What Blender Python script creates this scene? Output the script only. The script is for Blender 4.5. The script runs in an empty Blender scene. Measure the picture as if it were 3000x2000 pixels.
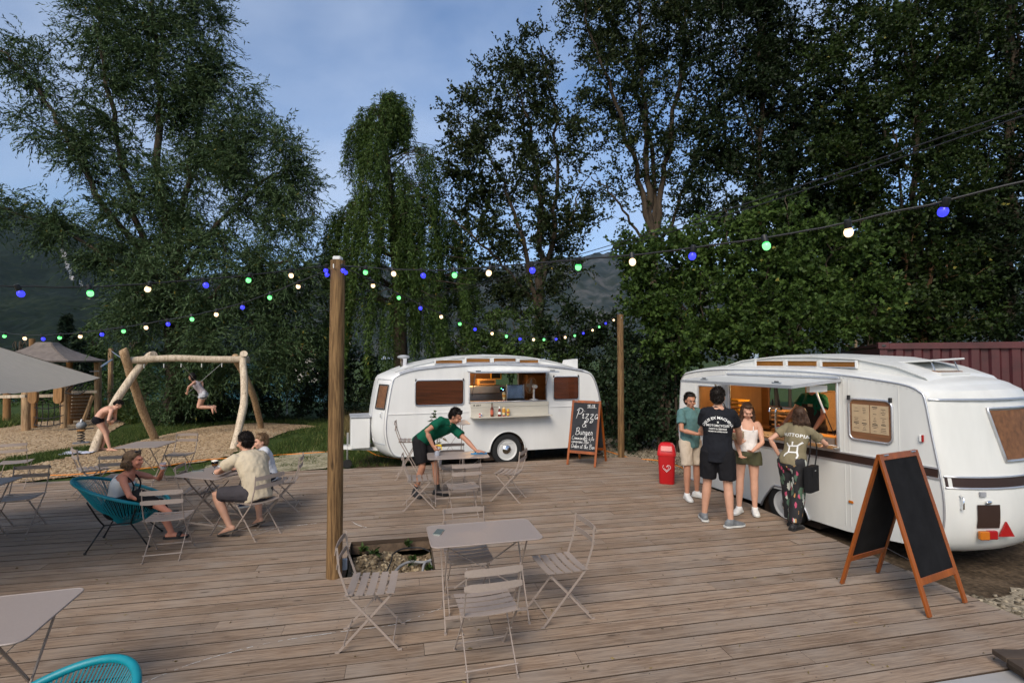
import bpy, bmesh, math, random
import numpy as np
from mathutils import Vector, Matrix, noise as mnoise
from mathutils.bvhtree import BVHTree

random.seed(7)
SC = bpy.context.scene
COL = SC.collection
R_ = math.radians

# ------------------------------------------------------------------ camera
CAM_H = 2.3
PITCH = math.atan(51 / 1500)
cam_d = bpy.data.cameras.new('camera')
cam_d.lens = 18.0; cam_d.sensor_width = 36.0
cam_d.clip_start = 0.05; cam_d.clip_end = 30000
cam = bpy.data.objects.new('camera', cam_d)
cam.location = (0, 0, CAM_H)
cam.rotation_euler = (math.pi / 2 + PITCH, 0, 0)
COL.objects.link(cam)
SC.camera = cam

# ------------------------------------------------------------------ world / sky
SUN_EL, SUN_AZ = R_(42), R_(200)      # compass-like azimuth measured from +Y clockwise: light comes from behind the camera
W = bpy.data.worlds.new('World'); SC.world = W; W.use_nodes = True
nt = W.node_tree; nt.nodes.clear()
n_out = nt.nodes.new('ShaderNodeOutputWorld'); n_bg = nt.nodes.new('ShaderNodeBackground')
n_sky = nt.nodes.new('ShaderNodeTexSky'); n_sky.sky_type = 'NISHITA'; n_sky.sun_disc = False
n_sky.sun_elevation = R_(14); n_sky.sun_rotation = SUN_AZ
n_sky.air_density = 1.0; n_sky.dust_density = 1.0; n_sky.ozone_density = 5.0
n_tc = nt.nodes.new('ShaderNodeTexCoord')
n_map = nt.nodes.new('ShaderNodeMapping'); n_map.inputs['Scale'].default_value = (1.3, 1.6, 2.4); n_map.inputs['Rotation'].default_value = (0.25, 0.3, 0.5)
n_noi = nt.nodes.new('ShaderNodeTexNoise'); n_noi.inputs['Scale'].default_value = 2.1; n_noi.inputs['Detail'].default_value = 5; n_noi.inputs['Roughness'].default_value = 0.48; n_noi.inputs['Distortion'].default_value = 0.15
n_rmp = nt.nodes.new('ShaderNodeValToRGB'); n_rmp.color_ramp.elements[0].position = 0.25; n_rmp.color_ramp.elements[0].color = (.06, .06, .06, 1); n_rmp.color_ramp.elements[1].position = 0.75
n_rmp.color_ramp.elements[1].color = (0.7, 0.7, 0.7, 1)
n_mix = nt.nodes.new('ShaderNodeMixRGB'); n_mix.inputs[2].default_value = (3.8, 4.4, 5.5, 1)
L = nt.links.new
L(n_tc.outputs['Generated'], n_map.inputs[0]); L(n_map.outputs[0], n_noi.inputs['Vector']); L(n_noi.outputs[0], n_rmp.inputs[0])
L(n_rmp.outputs[0], n_mix.inputs[0]); L(n_sky.outputs[0], n_mix.inputs[1]); L(n_mix.outputs[0], n_bg.inputs[0]); L(n_bg.outputs[0], n_out.inputs[0])
n_bg.inputs[1].default_value = 0.118

# ------------------------------------------------------------------ sun (after-sunset glow behind the camera: very soft)
sun_d = bpy.data.lights.new('sun', 'SUN'); sun_d.energy = 2.5; sun_d.angle = R_(32); sun_d.color = (1.0, 0.89, 0.76)
sun = bpy.data.objects.new('sun', sun_d); COL.objects.link(sun)
_sd = Vector((math.sin(SUN_AZ) * math.cos(SUN_EL), math.cos(SUN_AZ) * math.cos(SUN_EL), math.sin(SUN_EL)))
sun.rotation_euler = _sd.to_track_quat('Z', 'Y').to_euler()

SC.view_settings.view_transform = 'Standard'; SC.view_settings.look = 'None'
SC.view_settings.gamma = 1.0; SC.view_settings.exposure = 0.58
try: SC.view_settings.use_curve_mapping = False
except Exception: pass
SC.cycles.max_bounces = 5; SC.cycles.diffuse_bounces = 3; SC.cycles.glossy_bounces = 2; SC.cycles.volume_bounces = 0; SC.cycles.transparent_max_bounces = 6; SC.cycles.use_denoising = True; SC.cycles.use_adaptive_sampling = True; SC.cycles.adaptive_threshold = 0.025
SC.cycles.sample_clamp_indirect = 4.0

# ------------------------------------------------------------------ photo measuring helpers
_F = Vector((0, math.cos(PITCH), math.sin(PITCH))); _U = Vector((0, -math.sin(PITCH), math.cos(PITCH)))
def ray(px, py):
    return _F + Vector((1, 0, 0)) * ((px - 1500) / 1500) + _U * ((1000 - py) / 1500)
def G(px, py, z=0.0):                       # the place on the level z that shows at this photo pixel
    d = ray(px, py); t = (z - CAM_H) / d.z
    return Vector((d.x * t, d.y * t, z))
def AT(px, py, Y):
    d = ray(px, py); t = Y / d.y
    return Vector((d.x * t, Y, CAM_H + d.z * t))

# ------------------------------------------------------------------ materials
MATS = {}
def srgb(c):
    return tuple(((x / 255) / 12.92 if x / 255 <= 0.04045 else ((x / 255 + 0.055) / 1.055) ** 2.4) for x in c)
def mat(name, col=(0.5, 0.5, 0.5), rough=0.6, metal=0.0, var=0.0, scale=8.0, bump=0.0, bscale=None, spec=0.5, emit=None, estr=1.0, stretch=None, col2=None, trans=0.0, alpha=None):
    if name in MATS: return MATS[name]
    m = bpy.data.materials.new(name); m.use_nodes = True
    nt = m.node_tree; b = nt.nodes['Principled BSDF']
    b.inputs['Base Color'].default_value = (*col, 1); b.inputs['Roughness'].default_value = rough; b.inputs['Metallic'].default_value = metal
    b.inputs['Specular IOR Level'].default_value = spec
    if emit: b.inputs['Emission Color'].default_value = (*emit, 1); b.inputs['Emission Strength'].default_value = estr
    if trans: b.inputs['Transmission Weight'].default_value = trans
    if alpha is not None: b.inputs['Alpha'].default_value = alpha
    if var or bump or col2:
        tc = nt.nodes.new('ShaderNodeTexCoord'); mp = nt.nodes.new('ShaderNodeMapping')
        if stretch: mp.inputs['Scale'].default_value = stretch
        nt.links.new(tc.outputs['Object'], mp.inputs[0])
        nz = nt.nodes.new('ShaderNodeTexNoise'); nz.inputs['Scale'].default_value = scale; nz.inputs['Detail'].default_value = 6; nz.inputs['Roughness'].default_value = 0.6
        nt.links.new(mp.outputs[0], nz.inputs['Vector'])
        rp = nt.nodes.new('ShaderNodeValToRGB'); e = rp.color_ramp.elements
        e[0].position = 0.3; e[1].position = 0.7
        c2 = col2 or tuple(min(1, x * (1 + var)) for x in col)
        e[0].color = (*(tuple(x * (1 - var) for x in col) if not col2 else col), 1); e[1].color = (*c2, 1)
        nt.links.new(nz.outputs[0], rp.inputs[0]); nt.links.new(rp.outputs[0], b.inputs['Base Color'])
        if bump:
            bp = nt.nodes.new('ShaderNodeBump'); bp.inputs['Strength'].default_value = bump; bp.inputs['Distance'].default_value = 0.02
            nb = nz
            if bscale:
                nb = nt.nodes.new('ShaderNodeTexNoise'); nb.inputs['Scale'].default_value = bscale; nb.inputs['Detail'].default_value = 4
                nt.links.new(mp.outputs[0], nb.inputs['Vector'])
            nt.links.new(nb.outputs[0], bp.inputs['Height']); nt.links.new(bp.outputs[0], b.inputs['Normal'])
    MATS[name] = m
    return m

def leaf_mat(name, dark, light, yellow=None, transl=0.25):
    m = bpy.data.materials.new(name); m.use_nodes = True; nt = m.node_tree
    b = nt.nodes['Principled BSDF']; b.inputs['Roughness'].default_value = 0.5; b.inputs['Specular IOR Level'].default_value = 0.15
    at = nt.nodes.new('ShaderNodeAttribute'); at.attribute_name = 'v'
    rp = nt.nodes.new('ShaderNodeValToRGB'); e = rp.color_ramp.elements
    e[0].position = 0.0; e[0].color = (*dark, 1); e[1].position = 0.93; e[1].color = (*light, 1)
    if yellow:
        q = rp.color_ramp.elements.new(0.985); q.color = (*yellow, 1)
    nt.links.new(at.outputs['Fac'], rp.inputs[0]); nt.links.new(rp.outputs[0], b.inputs['Base Color'])
    tr = nt.nodes.new('ShaderNodeBsdfTranslucent'); nt.links.new(rp.outputs[0], tr.inputs[0])
    mx = nt.nodes.new('ShaderNodeMixShader'); mx.inputs[0].default_value = transl
    nt.links.new(b.outputs[0], mx.inputs[1]); nt.links.new(tr.outputs[0], mx.inputs[2])
    nt.links.new(mx.outputs[0], nt.nodes['Material Output'].inputs['Surface'])
    MATS[name] = m
    return m

# ------------------------------------------------------------------ mesh builder
class MB:
    def __init__(s): s.v = []; s.f = []
    def add(s, vs, fs, M=None):
        o = len(s.v)
        s.v += [tuple(M @ Vector(p)) for p in vs] if M is not None else [tuple(p) for p in vs]
        s.f += [tuple(i + o for i in f) for f in fs]
        return s
    def box(s, c, d, rot=None, bev=0.0):
        x, y, z = d[0] / 2, d[1] / 2, d[2] / 2
        M = Matrix.Translation(c) @ (rot.to_4x4() if rot is not None else Matrix())
        if bev <= 0:
            vs = [(a * x, b_ * y, c_ * z) for a in (-1, 1) for b_ in (-1, 1) for c_ in (-1, 1)]
            fs = [(0, 1, 3, 2), (4, 6, 7, 5), (0, 4, 5, 1), (2, 3, 7, 6), (0, 2, 6, 4), (1, 5, 7, 3)]
            return s.add(vs, fs, M)
        bm = bmesh.new(); bmesh.ops.create_cube(bm, size=1.0)
        for v in bm.verts: v.co = Vector((v.co.x * 2 * x, v.co.y * 2 * y, v.co.z * 2 * z))
        bmesh.ops.bevel(bm, geom=bm.edges[:], offset=bev, segments=1, affect='EDGES')
        bm.verts.index_update()
        vs = [v.co[:] for v in bm.verts]; fs = [[v.index for v in f.verts] for f in bm.faces]; bm.free()
        return s.add(vs, fs, M)
    def bar(s, a, b, w, t, up=(0, 0, 1)):
        a = Vector(a); b = Vector(b); d = b - a; l = d.length; d = d / l
        u = Vector(up); x = d.cross(u)
        if x.length < 1e-4: x = d.cross(Vector((0, 1, 0)))
        x.normalize(); y = x.cross(d)
        rot = Matrix((x, d, y)).transposed()
        return s.box((a + b) / 2, (w, l, t), rot)
    def tube(s, pts, r, n=8, caps=True, closed=False, flat=None):
        pts = [Vector(p) for p in pts]; m = len(pts)
        rs = list(r) if hasattr(r, '__len__') else [r] * m
        o = len(s.v); ref = None
        for i, p in enumerate(pts):
            if closed: t = pts[(i + 1) % m] - pts[i - 1]
            else: t = pts[min(i + 1, m - 1)] - pts[max(i - 1, 0)]
            if t.length < 1e-9: t = Vector((0, 0, 1))
            t.normalize()
            if ref is None:
                ref = t.cross(Vector((0, 0, 1)))
                if ref.length < 0.05: ref = t.cross(Vector((0, 1, 0)))
            ref = ref - t * ref.dot(t)
            if ref.length < 1e-6: ref = t.orthogonal()
            ref.normalize(); q = t.cross(ref)
            for k in range(n):
                a = 2 * math.pi * k / n
                s.v.append(tuple(p + (ref * math.cos(a) + q * math.sin(a) * (flat or 1.0)) * rs[i]))
        rng = range(m) if closed else range(m - 1)
        for i in rng:
            j = (i + 1) % m
            for k in range(n):
                k2 = (k + 1) % n
                s.f.append((o + i * n + k, o + i * n + k2, o + j * n + k2, o + j * n + k))
        if caps and not closed:
            s.f.append(tuple(o + k for k in reversed(range(n)))); s.f.append(tuple(o + (m - 1) * n + k for k in range(n)))
        return s
    def lathe(s, prof, n=16, M=None):
        o = len(s.v); M = M or Matrix()
        for (r, z) in prof:
            for k in range(n):
                a = 2 * math.pi * k / n
                s.v.append(tuple(M @ Vector((r * math.cos(a), r * math.sin(a), z))))
        for i in range(len(prof) - 1):
            for k in range(n):
                k2 = (k + 1) % n
                s.f.append((o + i * n + k, o + i * n + k2, o + (i + 1) * n + k2, o + (i + 1) * n + k))
        if prof[0][0] > 1e-6: s.f.append(tuple(o + k for k in reversed(range(n))))
        if prof[-1][0] > 1e-6: s.f.append(tuple(o + (len(prof) - 1) * n + k for k in range(n)))
        return s
    def prism(s, poly, z0, z1, M=None):
        n = len(poly); vs = [(p[0], p[1], z0) for p in poly] + [(p[0], p[1], z1) for p in poly]
        fs = [tuple(reversed(range(n))), tuple(range(n, 2 * n))] + [(i, (i + 1) % n, n + (i + 1) % n, n + i) for i in range(n)]
        return s.add(vs, fs, M)
    def ell(s, c, r, n=12, m=8, M=None):
        vs = [(0, 0, -1)]; fs = []
        for i in range(1, m):
            th = -math.pi / 2 + math.pi * i / m
            for k in range(n):
                a = 2 * math.pi * k / n; vs.append((math.cos(th) * math.cos(a), math.cos(th) * math.sin(a), math.sin(th)))
        vs.append((0, 0, 1)); T = len(vs) - 1
        for k in range(n): fs.append((0, 1 + (k + 1) % n, 1 + k)); fs.append((T, 1 + (m - 2) * n + k, 1 + (m - 2) * n + (k + 1) % n))
        for i in range(m - 2):
            for k in range(n):
                k2 = (k + 1) % n; a = 1 + i * n; fs.append((a + k, a + k2, a + n + k2, a + n + k))
        r = r if hasattr(r, '__len__') else (r, r, r)
        MM = (M or Matrix()) @ Matrix.Translation(c) @ Matrix.Diagonal((*r, 1))
        return s.add(vs, fs, MM)
    def grid(s, P, nu, nv, flip=False):
        o = len(s.v)
        for i in range(nu):
            for j in range(nv): s.v.append(tuple(P(i / (nu - 1), j / (nv - 1))))
        for i in range(nu - 1):
            for j in range(nv - 1):
                q = (o + i * nv + j, o + (i + 1) * nv + j, o + (i + 1) * nv + j + 1, o + i * nv + j + 1)
                s.f.append(q[::-1] if flip else q)
        return s
    def mesh(s, name, smooth=False):
        me = bpy.data.meshes.new(name); me.from_pydata(s.v, [], s.f); me.update()
        if smooth is True:
            me.polygons.foreach_set('use_smooth', [True] * len(me.polygons))
        elif smooth:
            me.polygons.foreach_set('use_smooth', [True] * len(me.polygons)); me.set_sharp_from_angle(angle=R_(smooth))
        return me
    def build(s, name, m, parent=None, loc=(0, 0, 0), rz=0.0, smooth=False, M=None):
        return link(name, s.mesh(name, smooth), m, parent, loc, rz, M)

def link(name, me, m=None, parent=None, loc=(0, 0, 0), rz=0.0, M=None):
    o = bpy.data.objects.new(name, me); COL.objects.link(o)
    if m is not None and not me.materials: me.materials.append(MATS[m] if isinstance(m, str) else m)
    if parent is not None: o.parent = parent
    if M is not None: o.matrix_local = M
    else: o.location = loc; o.rotation_euler = (0, 0, rz)
    return o
def tag(o, label, cat, group=None, kind=None):
    if label: o['label'] = label
    if cat: o['category'] = cat
    if group: o['group'] = group
    if kind: o['kind'] = kind
    return o
def thing(name, label, cat, loc=(0, 0, 0), rz=0.0, group=None):
    o = bpy.data.objects.new(name, None); COL.objects.link(o); o.location = loc; o.rotation_euler = (0, 0, rz)
    return tag(o, label, cat, group)
def struct(o): o['kind'] = 'structure'; return o
def kids(o): return [c for c in bpy.data.objects if c.parent is o]
def copy_tree(o, parent=None, tree=None):
    c = o.copy(); COL.objects.link(c); c.parent = parent
    for ch in tree.get(o, []): copy_tree(ch, c, tree)
    return c
def tree_of(o):
    d = {}
    for c in bpy.data.objects:
        if c.parent: d.setdefault(c.parent, []).append(c)
    return d
def np_mesh(name, V, F4, attr=None, smooth=False):
    V = np.asarray(V, np.float32).reshape(-1, 3); F4 = np.asarray(F4, np.int32); k = F4.shape[1]
    me = bpy.data.meshes.new(name); me.vertices.add(len(V)); me.vertices.foreach_set('co', V.ravel())
    me.loops.add(F4.size); me.loops.foreach_set('vertex_index', F4.ravel())
    me.polygons.add(len(F4)); me.polygons.foreach_set('loop_start', np.arange(0, F4.size, k, dtype=np.int32))
    if attr is not None:
        a = me.attributes.new('v', 'FLOAT', 'POINT'); a.data.foreach_set('value', np.asarray(attr, np.float32))
    me.update(calc_edges=True)
    if smooth: me.polygons.foreach_set('use_smooth', [True] * len(me.polygons))
    return me
def rotz(a): return Matrix.Rotation(a, 3, 'Z')
def rotx(a): return Matrix.Rotation(a, 3, 'X')
def roty(a): return Matrix.Rotation(a, 3, 'Y')
def rrect(w, h, r, n=4, cx=0, cy=0):
    out = []
    for (sx, sy, a0) in ((1, 1, 0), (-1, 1, 90), (-1, -1, 180), (1, -1, 270)):
        for k in range(n + 1):
            a = R_(a0 + 90 * k / n)
            out.append((cx + sx * (w / 2 - r) + r * math.cos(a), cy + sy * (h / 2 - r) + r * math.sin(a)))
    return out
def interp(pts, x):
    if x <= pts[0][0]: return pts[0][1]
    for (a, b), (c, d) in zip(pts, pts[1:]):
        if x <= c: return b + (d - b) * (x - a) / (c - a) if c > a else d
    return pts[-1][1]
def smooth_path(pts, k=6):
    pts = [Vector(p) for p in pts]; out = []
    for i in range(len(pts) - 1):
        p0 = pts[max(i - 1, 0)]; p1 = pts[i]; p2 = pts[i + 1]; p3 = pts[min(i + 2, len(pts) - 1)]
        for j in range(k):
            t = j / k
            out.append(0.5 * ((2 * p1) + (p2 - p0) * t + (2 * p0 - 5 * p1 + 4 * p2 - p3) * t * t + (3 * p1 - p0 - 3 * p2 + p3) * t ** 3))
    out.append(pts[-1]); return out
# ================================================================== SETTING
GZ = -0.3
DA = R_(12.0)
DU = Vector((math.cos(DA), math.sin(DA), 0)); DV = Vector((-math.sin(DA), math.cos(DA), 0))
def D(u, v, z=0.0): return DU * u + DV * v + Vector((0, 0, z))

# ---- materials for the setting
def wood_mat(name, c_lo, c_hi, c_edge=None, axis=0, edge_w=None, grain=1.0, rough=0.75, edge_axis=1):
    m = bpy.data.materials.new(name); m.use_nodes = True; nt = m.node_tree; N = nt.nodes.new; L = nt.links.new
    b = nt.nodes['Principled BSDF']; b.inputs['Roughness'].default_value = rough; b.inputs['Specular IOR Level'].default_value = 0.25
    tc = N('ShaderNodeTexCoord'); oi = N('ShaderNodeObjectInfo')
    ad = N('ShaderNodeVectorMath'); ad.operation = 'ADD'
    sc_ = N('ShaderNodeVectorMath'); sc_.operation = 'SCALE'; sc_.inputs[0].default_value = (37.0, 11.0, 5.0)
    L(oi.outputs['Random'], sc_.inputs['Scale']); L(tc.outputs['Object'], ad.inputs[0]); L(sc_.outputs[0], ad.inputs[1])
    mp = N('ShaderNodeMapping'); s = [1.0, 1.0, 1.0]; s = [30.0 * grain] * 3; s[axis] = 1.3 * grain; mp.inputs['Scale'].default_value = s
    L(ad.outputs[0], mp.inputs[0])
    n1 = N('ShaderNodeTexNoise'); n1.inputs['Scale'].default_value = 1.0; n1.inputs['Detail'].default_value = 3; n1.inputs['Distortion'].default_value = 0.6
    L(mp.outputs[0], n1.inputs['Vector'])
    wv = N('ShaderNodeMath'); wv.operation = 'MULTIPLY'; wv.inputs[1].default_value = 26.0; L(n1.outputs[0], wv.inputs[0])
    sn = N('ShaderNodeMath'); sn.operation = 'SINE'; L(wv.outputs[0], sn.inputs[0])
    n2 = N('ShaderNodeTexNoise'); n2.inputs['Scale'].default_value = 5.0; n2.inputs['Detail'].default_value = 6; n2.inputs['Roughness'].default_value = 0.7; L(mp.outputs[0], n2.inputs['Vector'])
    mx0 = N('ShaderNodeMath'); mx0.operation = 'MULTIPLY_ADD'; mx0.inputs[1].default_value = 0.13; L(sn.outputs[0], mx0.inputs[0]); L(n2.outputs[0], mx0.inputs[2])
    rp = N('ShaderNodeValToRGB'); e = rp.color_ramp.elements; e[0].position = 0.3; e[0].color = (*c_lo, 1); e[1].position = 0.72; e[1].color = (*c_hi, 1)
    L(mx0.outputs[0], rp.inputs[0]); out = rp.outputs[0]
    # board-to-board tone
    hv = N('ShaderNodeHueSaturation'); mr = N('ShaderNodeMapRange'); mr.inputs[3].default_value = 0.84; mr.inputs[4].default_value = 1.13
    L(oi.outputs['Random'], mr.inputs[0]); L(mr.outputs[0], hv.inputs['Value']); L(out, hv.inputs['Color']); out = hv.outputs[0]
    # weathering patches + knots
    n3 = N('ShaderNodeTexNoise'); n3.inputs['Scale'].default_value = 1.7; n3.inputs['Detail'].default_value = 4; L(ad.outputs[0], n3.inputs['Vector'])
    r3 = N('ShaderNodeValToRGB'); r3.color_ramp.elements[0].position = 0.42; r3.color_ramp.elements[1].position = 0.72; L(n3.outputs[0], r3.inputs[0])
    if c_edge:
        m3 = N('ShaderNodeMixRGB'); m3.inputs[2].default_value = (*c_edge, 1)
        q = N('ShaderNodeMath'); q.operation = 'MULTIPLY'; q.inputs[1].default_value = 0.55; L(r3.outputs[0], q.inputs[0]); L(q.outputs[0], m3.inputs[0]); L(out, m3.inputs[1]); out = m3.outputs[0]
    vo = N('ShaderNodeTexVoronoi'); vo.inputs['Scale'].default_value = 1.0; mpk = N('ShaderNodeMapping')
    ks = [5.5, 5.5, 5.5]; ks[axis] = 1.7; mpk.inputs['Scale'].default_value = ks; L(ad.outputs[0], mpk.inputs[0]); L(mpk.outputs[0], vo.inputs['Vector'])
    rk = N('ShaderNodeValToRGB'); rk.color_ramp.elements[0].position = 0.045; rk.color_ramp.elements[0].color = (0.75, 0.75, 0.75, 1); rk.color_ramp.elements[1].position = 0.11; rk.color_ramp.elements[1].color = (0, 0, 0, 1)
    L(vo.outputs['Distance'], rk.inputs[0]); mk = N('ShaderNodeMixRGB'); mk.inputs[2].default_value = (*(x * 0.35 for x in c_lo), 1); L(rk.outputs[0], mk.inputs[0]); L(out, mk.inputs[1]); out = mk.outputs[0]
    if edge_w:
        sx = N('ShaderNodeSeparateXYZ'); L(tc.outputs['Object'], sx.inputs[0]); ab = N('ShaderNodeMath'); ab.operation = 'ABSOLUTE'; L(sx.outputs[edge_axis], ab.inputs[0])
        aw = N('ShaderNodeMath'); aw.operation = 'MULTIPLY_ADD'; aw.inputs[1].default_value = 0.05; L(n2.outputs[0], aw.inputs[0]); L(ab.outputs[0], aw.inputs[2])
        rr = N('ShaderNodeMapRange'); rr.inputs[1].default_value = edge_w - 0.006; rr.inputs[2].default_value = edge_w + 0.028; rr.inputs[4].default_value = 0.8; L(aw.outputs[0], rr.inputs[0])
        me_ = N('ShaderNodeMixRGB'); me_.inputs[2].default_value = (*c_edge, 1); L(rr.outputs[0], me_.inputs[0]); L(out, me_.inputs[1]); out = me_.outputs[0]
    L(out, b.inputs['Base Color'])
    bp = N('ShaderNodeBump'); bp.inputs['Strength'].default_value = 0.35; bp.inputs['Distance'].default_value = 0.006; L(mx0.outputs[0], bp.inputs['Height']); L(bp.outputs[0], b.inputs['Normal'])
    MATS[name] = m; return m
wood_mat('deck_wood', (0.165, 0.11, 0.074), (0.335, 0.243, 0.17), (0.31, 0.268, 0.225), 0, 0.1)
wood_mat('post_wood', (0.065, 0.035, 0.014), (0.22, 0.13, 0.056), None, 2, None, 0.8)
wood_mat('log_wood', (0.22, 0.13, 0.065), (0.48, 0.33, 0.19), None, 2, None, 0.5)
wood_mat('pale_log', (0.33, 0.26, 0.18), (0.6, 0.5, 0.38), None, 2, None, 0.4)
wood_mat('play_wood', (0.17, 0.085, 0.03), (0.35, 0.19, 0.08), None, 2, None, 0.5)
mat('dirt', (0.05, 0.035, 0.022), 0.95, var=0.6, scale=9, bump=0.6)

def ground_mat(name, cols, scale, bump=0.6, s2=60, rough=0.95):
    m = bpy.data.materials.new(name); m.use_nodes = True; nt = m.node_tree; N = nt.nodes.new; L = nt.links.new
    b = nt.nodes['Principled BSDF']; b.inputs['Roughness'].default_value = rough; b.inputs['Specular IOR Level'].default_value = 0.1
    tc = N('ShaderNodeTexCoord')
    a = N('ShaderNodeTexNoise'); a.inputs['Scale'].default_value = scale; a.inputs['Detail'].default_value = 8; a.inputs['Roughness'].default_value = 0.65
    c = N('ShaderNodeTexNoise'); c.inputs['Scale'].default_value = s2; c.inputs['Detail'].default_value = 3
    for q in (a, c): L(tc.outputs['Object'], q.inputs['Vector'])
    ma = N('ShaderNodeMath'); ma.operation = 'MULTIPLY_ADD'; ma.inputs[1].default_value = 0.5; L(c.outputs[0], ma.inputs[0])
    h = N('ShaderNodeMath'); h.operation = 'MULTIPLY'; h.inputs[1].default_value = 0.5; L(a.outputs[0], h.inputs[0]); L(h.outputs[0], ma.inputs[2])
    rp = N('ShaderNodeValToRGB'); e = rp.color_ramp.elements; e[0].position = 0.36; e[1].position = 0.66
    e[0].color = (*cols[0], 1); e[1].color = (*cols[-1], 1)
    if len(cols) > 2: x = e.new(0.5); x.color = (*cols[1], 1)
    L(ma.outputs[0], rp.inputs[0]); L(rp.outputs[0], b.inputs['Base Color'])
    bp = N('ShaderNodeBump'); bp.inputs['Strength'].default_value = bump; bp.inputs['Distance'].default_value = 0.04; L(ma.outputs[0], bp.inputs['Height']); L(bp.outputs[0], b.inputs['Normal'])
    MATS[name] = m; return m
ground_mat('grass_ground', ((0.018, 0.03, 0.008), (0.035, 0.06, 0.014), (0.075, 0.085, 0.03)), 1.3, 0.8, 26)
ground_mat('chip_ground', ((0.3, 0.21, 0.125), (0.42, 0.31, 0.195), (0.52, 0.4, 0.265)), 0.9, 0.6, 40)
ground_mat('gravel_ground', ((0.1, 0.085, 0.06), (0.26, 0.22, 0.16), (0.45, 0.39, 0.29)), 2.0, 0.9, 22)
ground_mat('soil_ground', ((0.03, 0.022, 0.014), (0.07, 0.05, 0.032), (0.14, 0.1, 0.065)), 2.2, 0.9, 18)
ground_mat('forest_hill', ((0.003, 0.007, 0.005), (0.007, 0.014, 0.008), (0.017, 0.025, 0.012)), 0.02, 0.0, 0.12)
ground_mat('far_rock', ((0.01, 0.018, 0.013), (0.022, 0.03, 0.024), (0.08, 0.08, 0.078)), 0.004, 0.0, 0.02)

# ---- ground sheet
def ground_z(x, y):
    z = GZ
    z += 0.12 * math.exp(-(((x + 8.0) / 2.6) ** 2 + ((y - 16.8) / 1.9) ** 2)) * 2.2
    z += 0.05 * mnoise.noise(Vector((x * 0.35, y * 0.35, 0))) * min(1, max(0, (y - 12.5) / 3))
    if y > 30: z -= 3.4 * min(1, (y - 30) / 30) ** 1.3
    return z
def axis_pts(lo, hi, fine_lo, fine_hi, st):
    a = []; x = fine_lo
    while x <= fine_hi: a.append(x); x += st
    x = fine_hi; s = st
    while x < hi: s *= 1.35; x += s; a.append(min(x, hi))
    x = fine_lo; s = st; b = []
    while x > lo: s *= 1.35; x -= s; b.append(max(x, lo))
    return b[::-1] + a
xs = axis_pts(-9000, 9000, -24, 14, 0.6); ys = axis_pts(-400, 12000, 2, 40, 0.6)
g = MB(); nx, ny = len(xs), len(ys)
for x in xs:
    for y in ys: g.v.append((x, y, ground_z(x, y)))
for i in range(nx - 1):
    for j in range(ny - 1): g.f.append((i * ny + j, (i + 1) * ny + j, (i + 1) * ny + j + 1, i * ny + j + 1))
struct(g.build('ground', 'grass_ground', smooth=True))

def patch(name, outline, m, dz, seed=0, n=34, edge=0.25, hump=0.0):
    """a sheet lying on the ground inside a ragged outline"""
    bm = bmesh.new(); P = smooth_path([Vector((x, y, 0)) for x, y in outline] + [Vector((*outline[0], 0))], 10)[:-1]
    vs = []
    for i, p in enumerate(P):
        q = p + Vector((mnoise.noise(Vector((i * 0.7, seed, 1))), mnoise.noise(Vector((i * 0.7, seed, 5))), 0)) * edge
        vs.append(bm.verts.new(q))
    f = bm.faces.new(vs); bmesh.ops.triangulate(bm, faces=[f])
    for _ in range(4):
        es = [e for e in bm.edges if e.calc_length() > 0.9]
        if not es: break
        bmesh.ops.subdivide_edges(bm, edges=es, cuts=1)
        bmesh.ops.triangulate(bm, faces=bm.faces[:])
    bmesh.ops.recalc_face_normals(bm, faces=bm.faces[:])
    for v in bm.verts: v.co.z = ground_z(v.co.x, v.co.y) + dz
    me = bpy.data.meshes.new(name); bm.to_mesh(me); bm.free()
    if me.polygons[0].normal.z < 0: me.flip_normals()
    return struct(link(name, me, m))
def gp(*pts): return [tuple(G(x, y, GZ)[:2]) for x, y in pts]
CHIPS1 = gp((-250, 1440), (-150, 1290), (60, 1243), (200, 1228), (330, 1222), (372, 1234), (330, 1262), (280, 1300), (200, 1318), (60, 1340), (-60, 1370))
CHIPS2 = gp((-300, 1470), (60, 1372), (190, 1346), (290, 1322), (460, 1285), (560, 1262), (640, 1250), (780, 1243), (890, 1248), (935, 1256), (880, 1275), (790, 1300), (720, 1318), (650, 1345), (560, 1360), (420, 1374), (240, 1398), (40, 1420), (-200, 1500))
patch('wood_chip_ground', CHIPS1, 'chip_ground', 0.03, 1)
patch('wood_chip_ground', CHIPS2, 'chip_ground', 0.035, 2)
SANDY = gp((600, 1368), (690, 1345), (800, 1342), (905, 1326), (985, 1330), (990, 1345), (960, 1372), (800, 1385), (640, 1392))
ground_mat('sandy_ground', ((0.1, 0.1, 0.05), (0.3, 0.27, 0.18), (0.48, 0.43, 0.32)), 1.6, 0.8, 20)
patch('sandy_path', SANDY, 'sandy_ground', 0.028, 3)
GRAV1 = gp((1740, 1290), (1850, 1285), (1965, 1300), (2010, 1330), (2010, 1400), (1900, 1400), (1850, 1372), (1780, 1345))
patch('gravel_ground', GRAV1, 'gravel_ground', 0.03, 4)
GRAV2 = [(4.2, 8.9), (4.75, 6.2), (5.1, 5.6), (6.4, 6.1), (9.0, 6.4), (10.5, 5.0), (9.0, 2.0), (5.0, 0.5), (2.2, 2.0), (2.3, 3.4), (4.5, 3.3), (4.8, 4.6)]
patch('gravel_ground', GRAV2, 'gravel_ground', 0.03, 5, edge=0.15)
SOIL = [(3.4, 10.2), (4.6, 5.0), (5.4, 5.6), (7.2, 6.8), (6.4, 9.4), (5.4, 11.4), (3.6, 11.6)]
patch('bare_soil_ground', SOIL, 'soil_ground', 0.015, 6, edge=0.15)
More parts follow.
